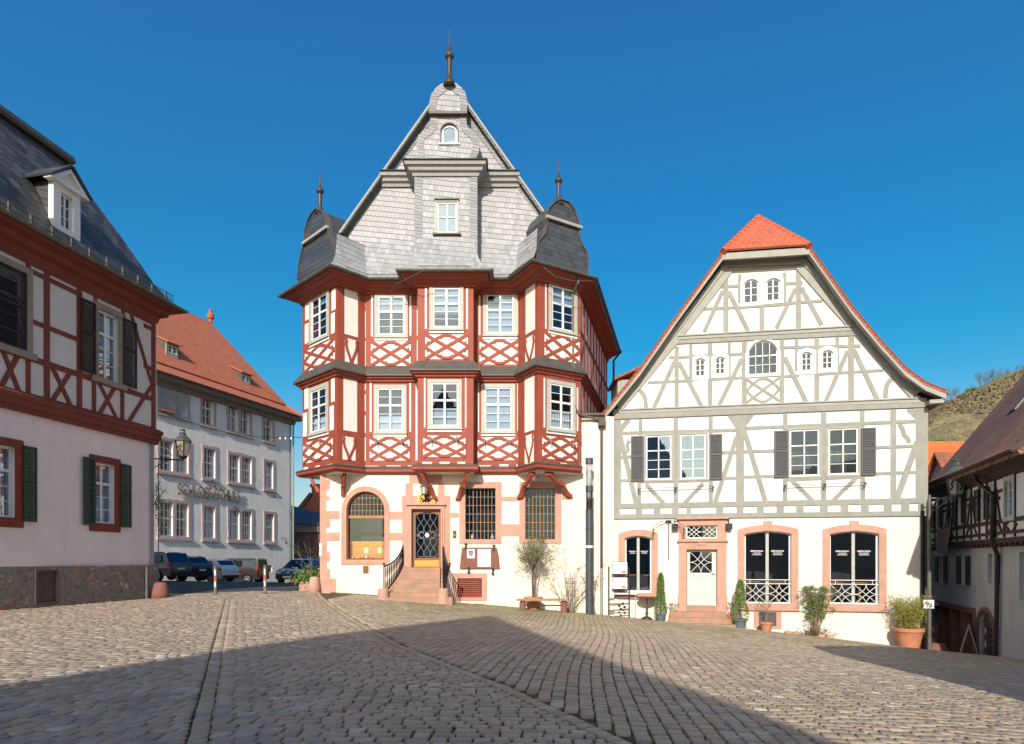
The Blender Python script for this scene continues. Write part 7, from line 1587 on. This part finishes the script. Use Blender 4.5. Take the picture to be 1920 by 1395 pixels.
TWH = M('bare_winter_twigs', (.17, .125, .085), (.25, .20, .12), .5, 1)
mb = MB()
for i in range(16000):
    x = ru(150, 330); y = ru(165, 350); k = x / y
    if not (.6 < k < .86): continue
    z = float(hill(x, y)); n_ = math.sin(x * .05 + 1) * math.sin(y * .04)
    if n_ > .35: continue
    for _ in range(2):
        a = ru(0, 6.3); h = ru(.5, 1.7); mb.add([(x, y, z - .2), (x + math.cos(a) * ru(.3, 1.1), y + math.sin(a), z + h), (x + math.cos(a + 2) * .8, y + math.sin(a + 2) * .8, z + h * .75)], [(0, 1, 2)])
o = mb.build('hill_scrub', TWH); o['kind'] = 'stuff'; o['label'] = 'leafless brown brushwood covering the hillside'; o['category'] = 'scrub'
def htree(lab, X_, Y_, h, green=False, proto=None):
    z = float(hill(X_, Y_)) - .5
    if proto: return dup(proto, (X_, Y_, z), ru(0, 6), lab)
    t = thing('hill_tree' if not green else 'evergreen_tree', lab, 'tree', (X_, Y_, z), 0, 'trees on the hillside'); mb = MB(); mb.tube([(0, 0, 0), (.1, 0, h * .35)], [.25, .18], 6)
    if green:
        mb.build('trunk', BARK, t, local=True); mb = MB(); pts = [(random.gauss(0, h * .26), random.gauss(0, h * .26), h * .5 + random.gauss(0, h * .2)) for _ in range(1500)]; leaves(mb, pts, .4, .9, .7); mb.build('crown', LF1, t, local=True)
    else:
        e = twigs(mb, (.1, 0, h * .12), h * .9, 7, .33, .06, 4, .9); mb.build('trunk', BARK, t, local=True); mb = MB()
        for _ in range(int(260 * h / 2)):
            v = Vector((random.gauss(0, 1), random.gauss(0, 1), random.gauss(0, 1))).normalized() * rnd() ** .5; q = Vector((v.x * h * .36, v.y * h * .36, h * .62 + v.z * h * .40))
            for _ in range(1): d = Vector((random.gauss(0, 1), random.gauss(0, 1), random.gauss(.3, 1))).normalized() * ru(.4, 1.3); s = Vector((ru(-.04, .04), ru(-.04, .04), .02)); mb.add([q, q + d, q + d * .6 + s], [(0, 1, 2)])
        mb.build('crown', TWH, t, local=True)
    return t
def HP(px_, Y): return (px_ - CX) / FX * Y, Y
pr = htree('leafless tree on the hill closest to the eaves of the cafe house', *HP(1752, 320), 7)
pr2 = htree('broad leafless tree on the hill crest just right of the eaves', *HP(1775, 335), 8)
for i, (px_, Y, lab) in enumerate(((1790, 340, 'thin leafless tree on the hill crest beside the broad one'), (1745, 300, 'low leafless tree behind the corner of the cafe roof'), (1838, 345, 'leafless tree at the left end of the dense row on the hill crest'), (1850, 350, 'second leafless tree in the dense row on the hill crest'), (1862, 345, 'middle leafless tree of the dense row on the hill crest'), (1874, 352, 'fourth leafless tree in the dense row on the hill crest'), (1886, 350, 'leafless tree at the right end of the dense row on the hill crest'), (1912, 356, 'tall leafless tree on the hill right above the brown roof'), (1760, 262, 'leafless bush tree low on the slope left of the green one'), (1800, 255, 'pale leafless tree low on the slope above the orange roof'))):
    htree(lab, *HP(px_, Y), 9, False, pr if i % 2 else pr2)
htree('bright green bushy tree halfway up the hillside', *HP(1768, 265), 9, True); htree('small dark evergreen on the hill crest path', *HP(1822, 338), 5, True)
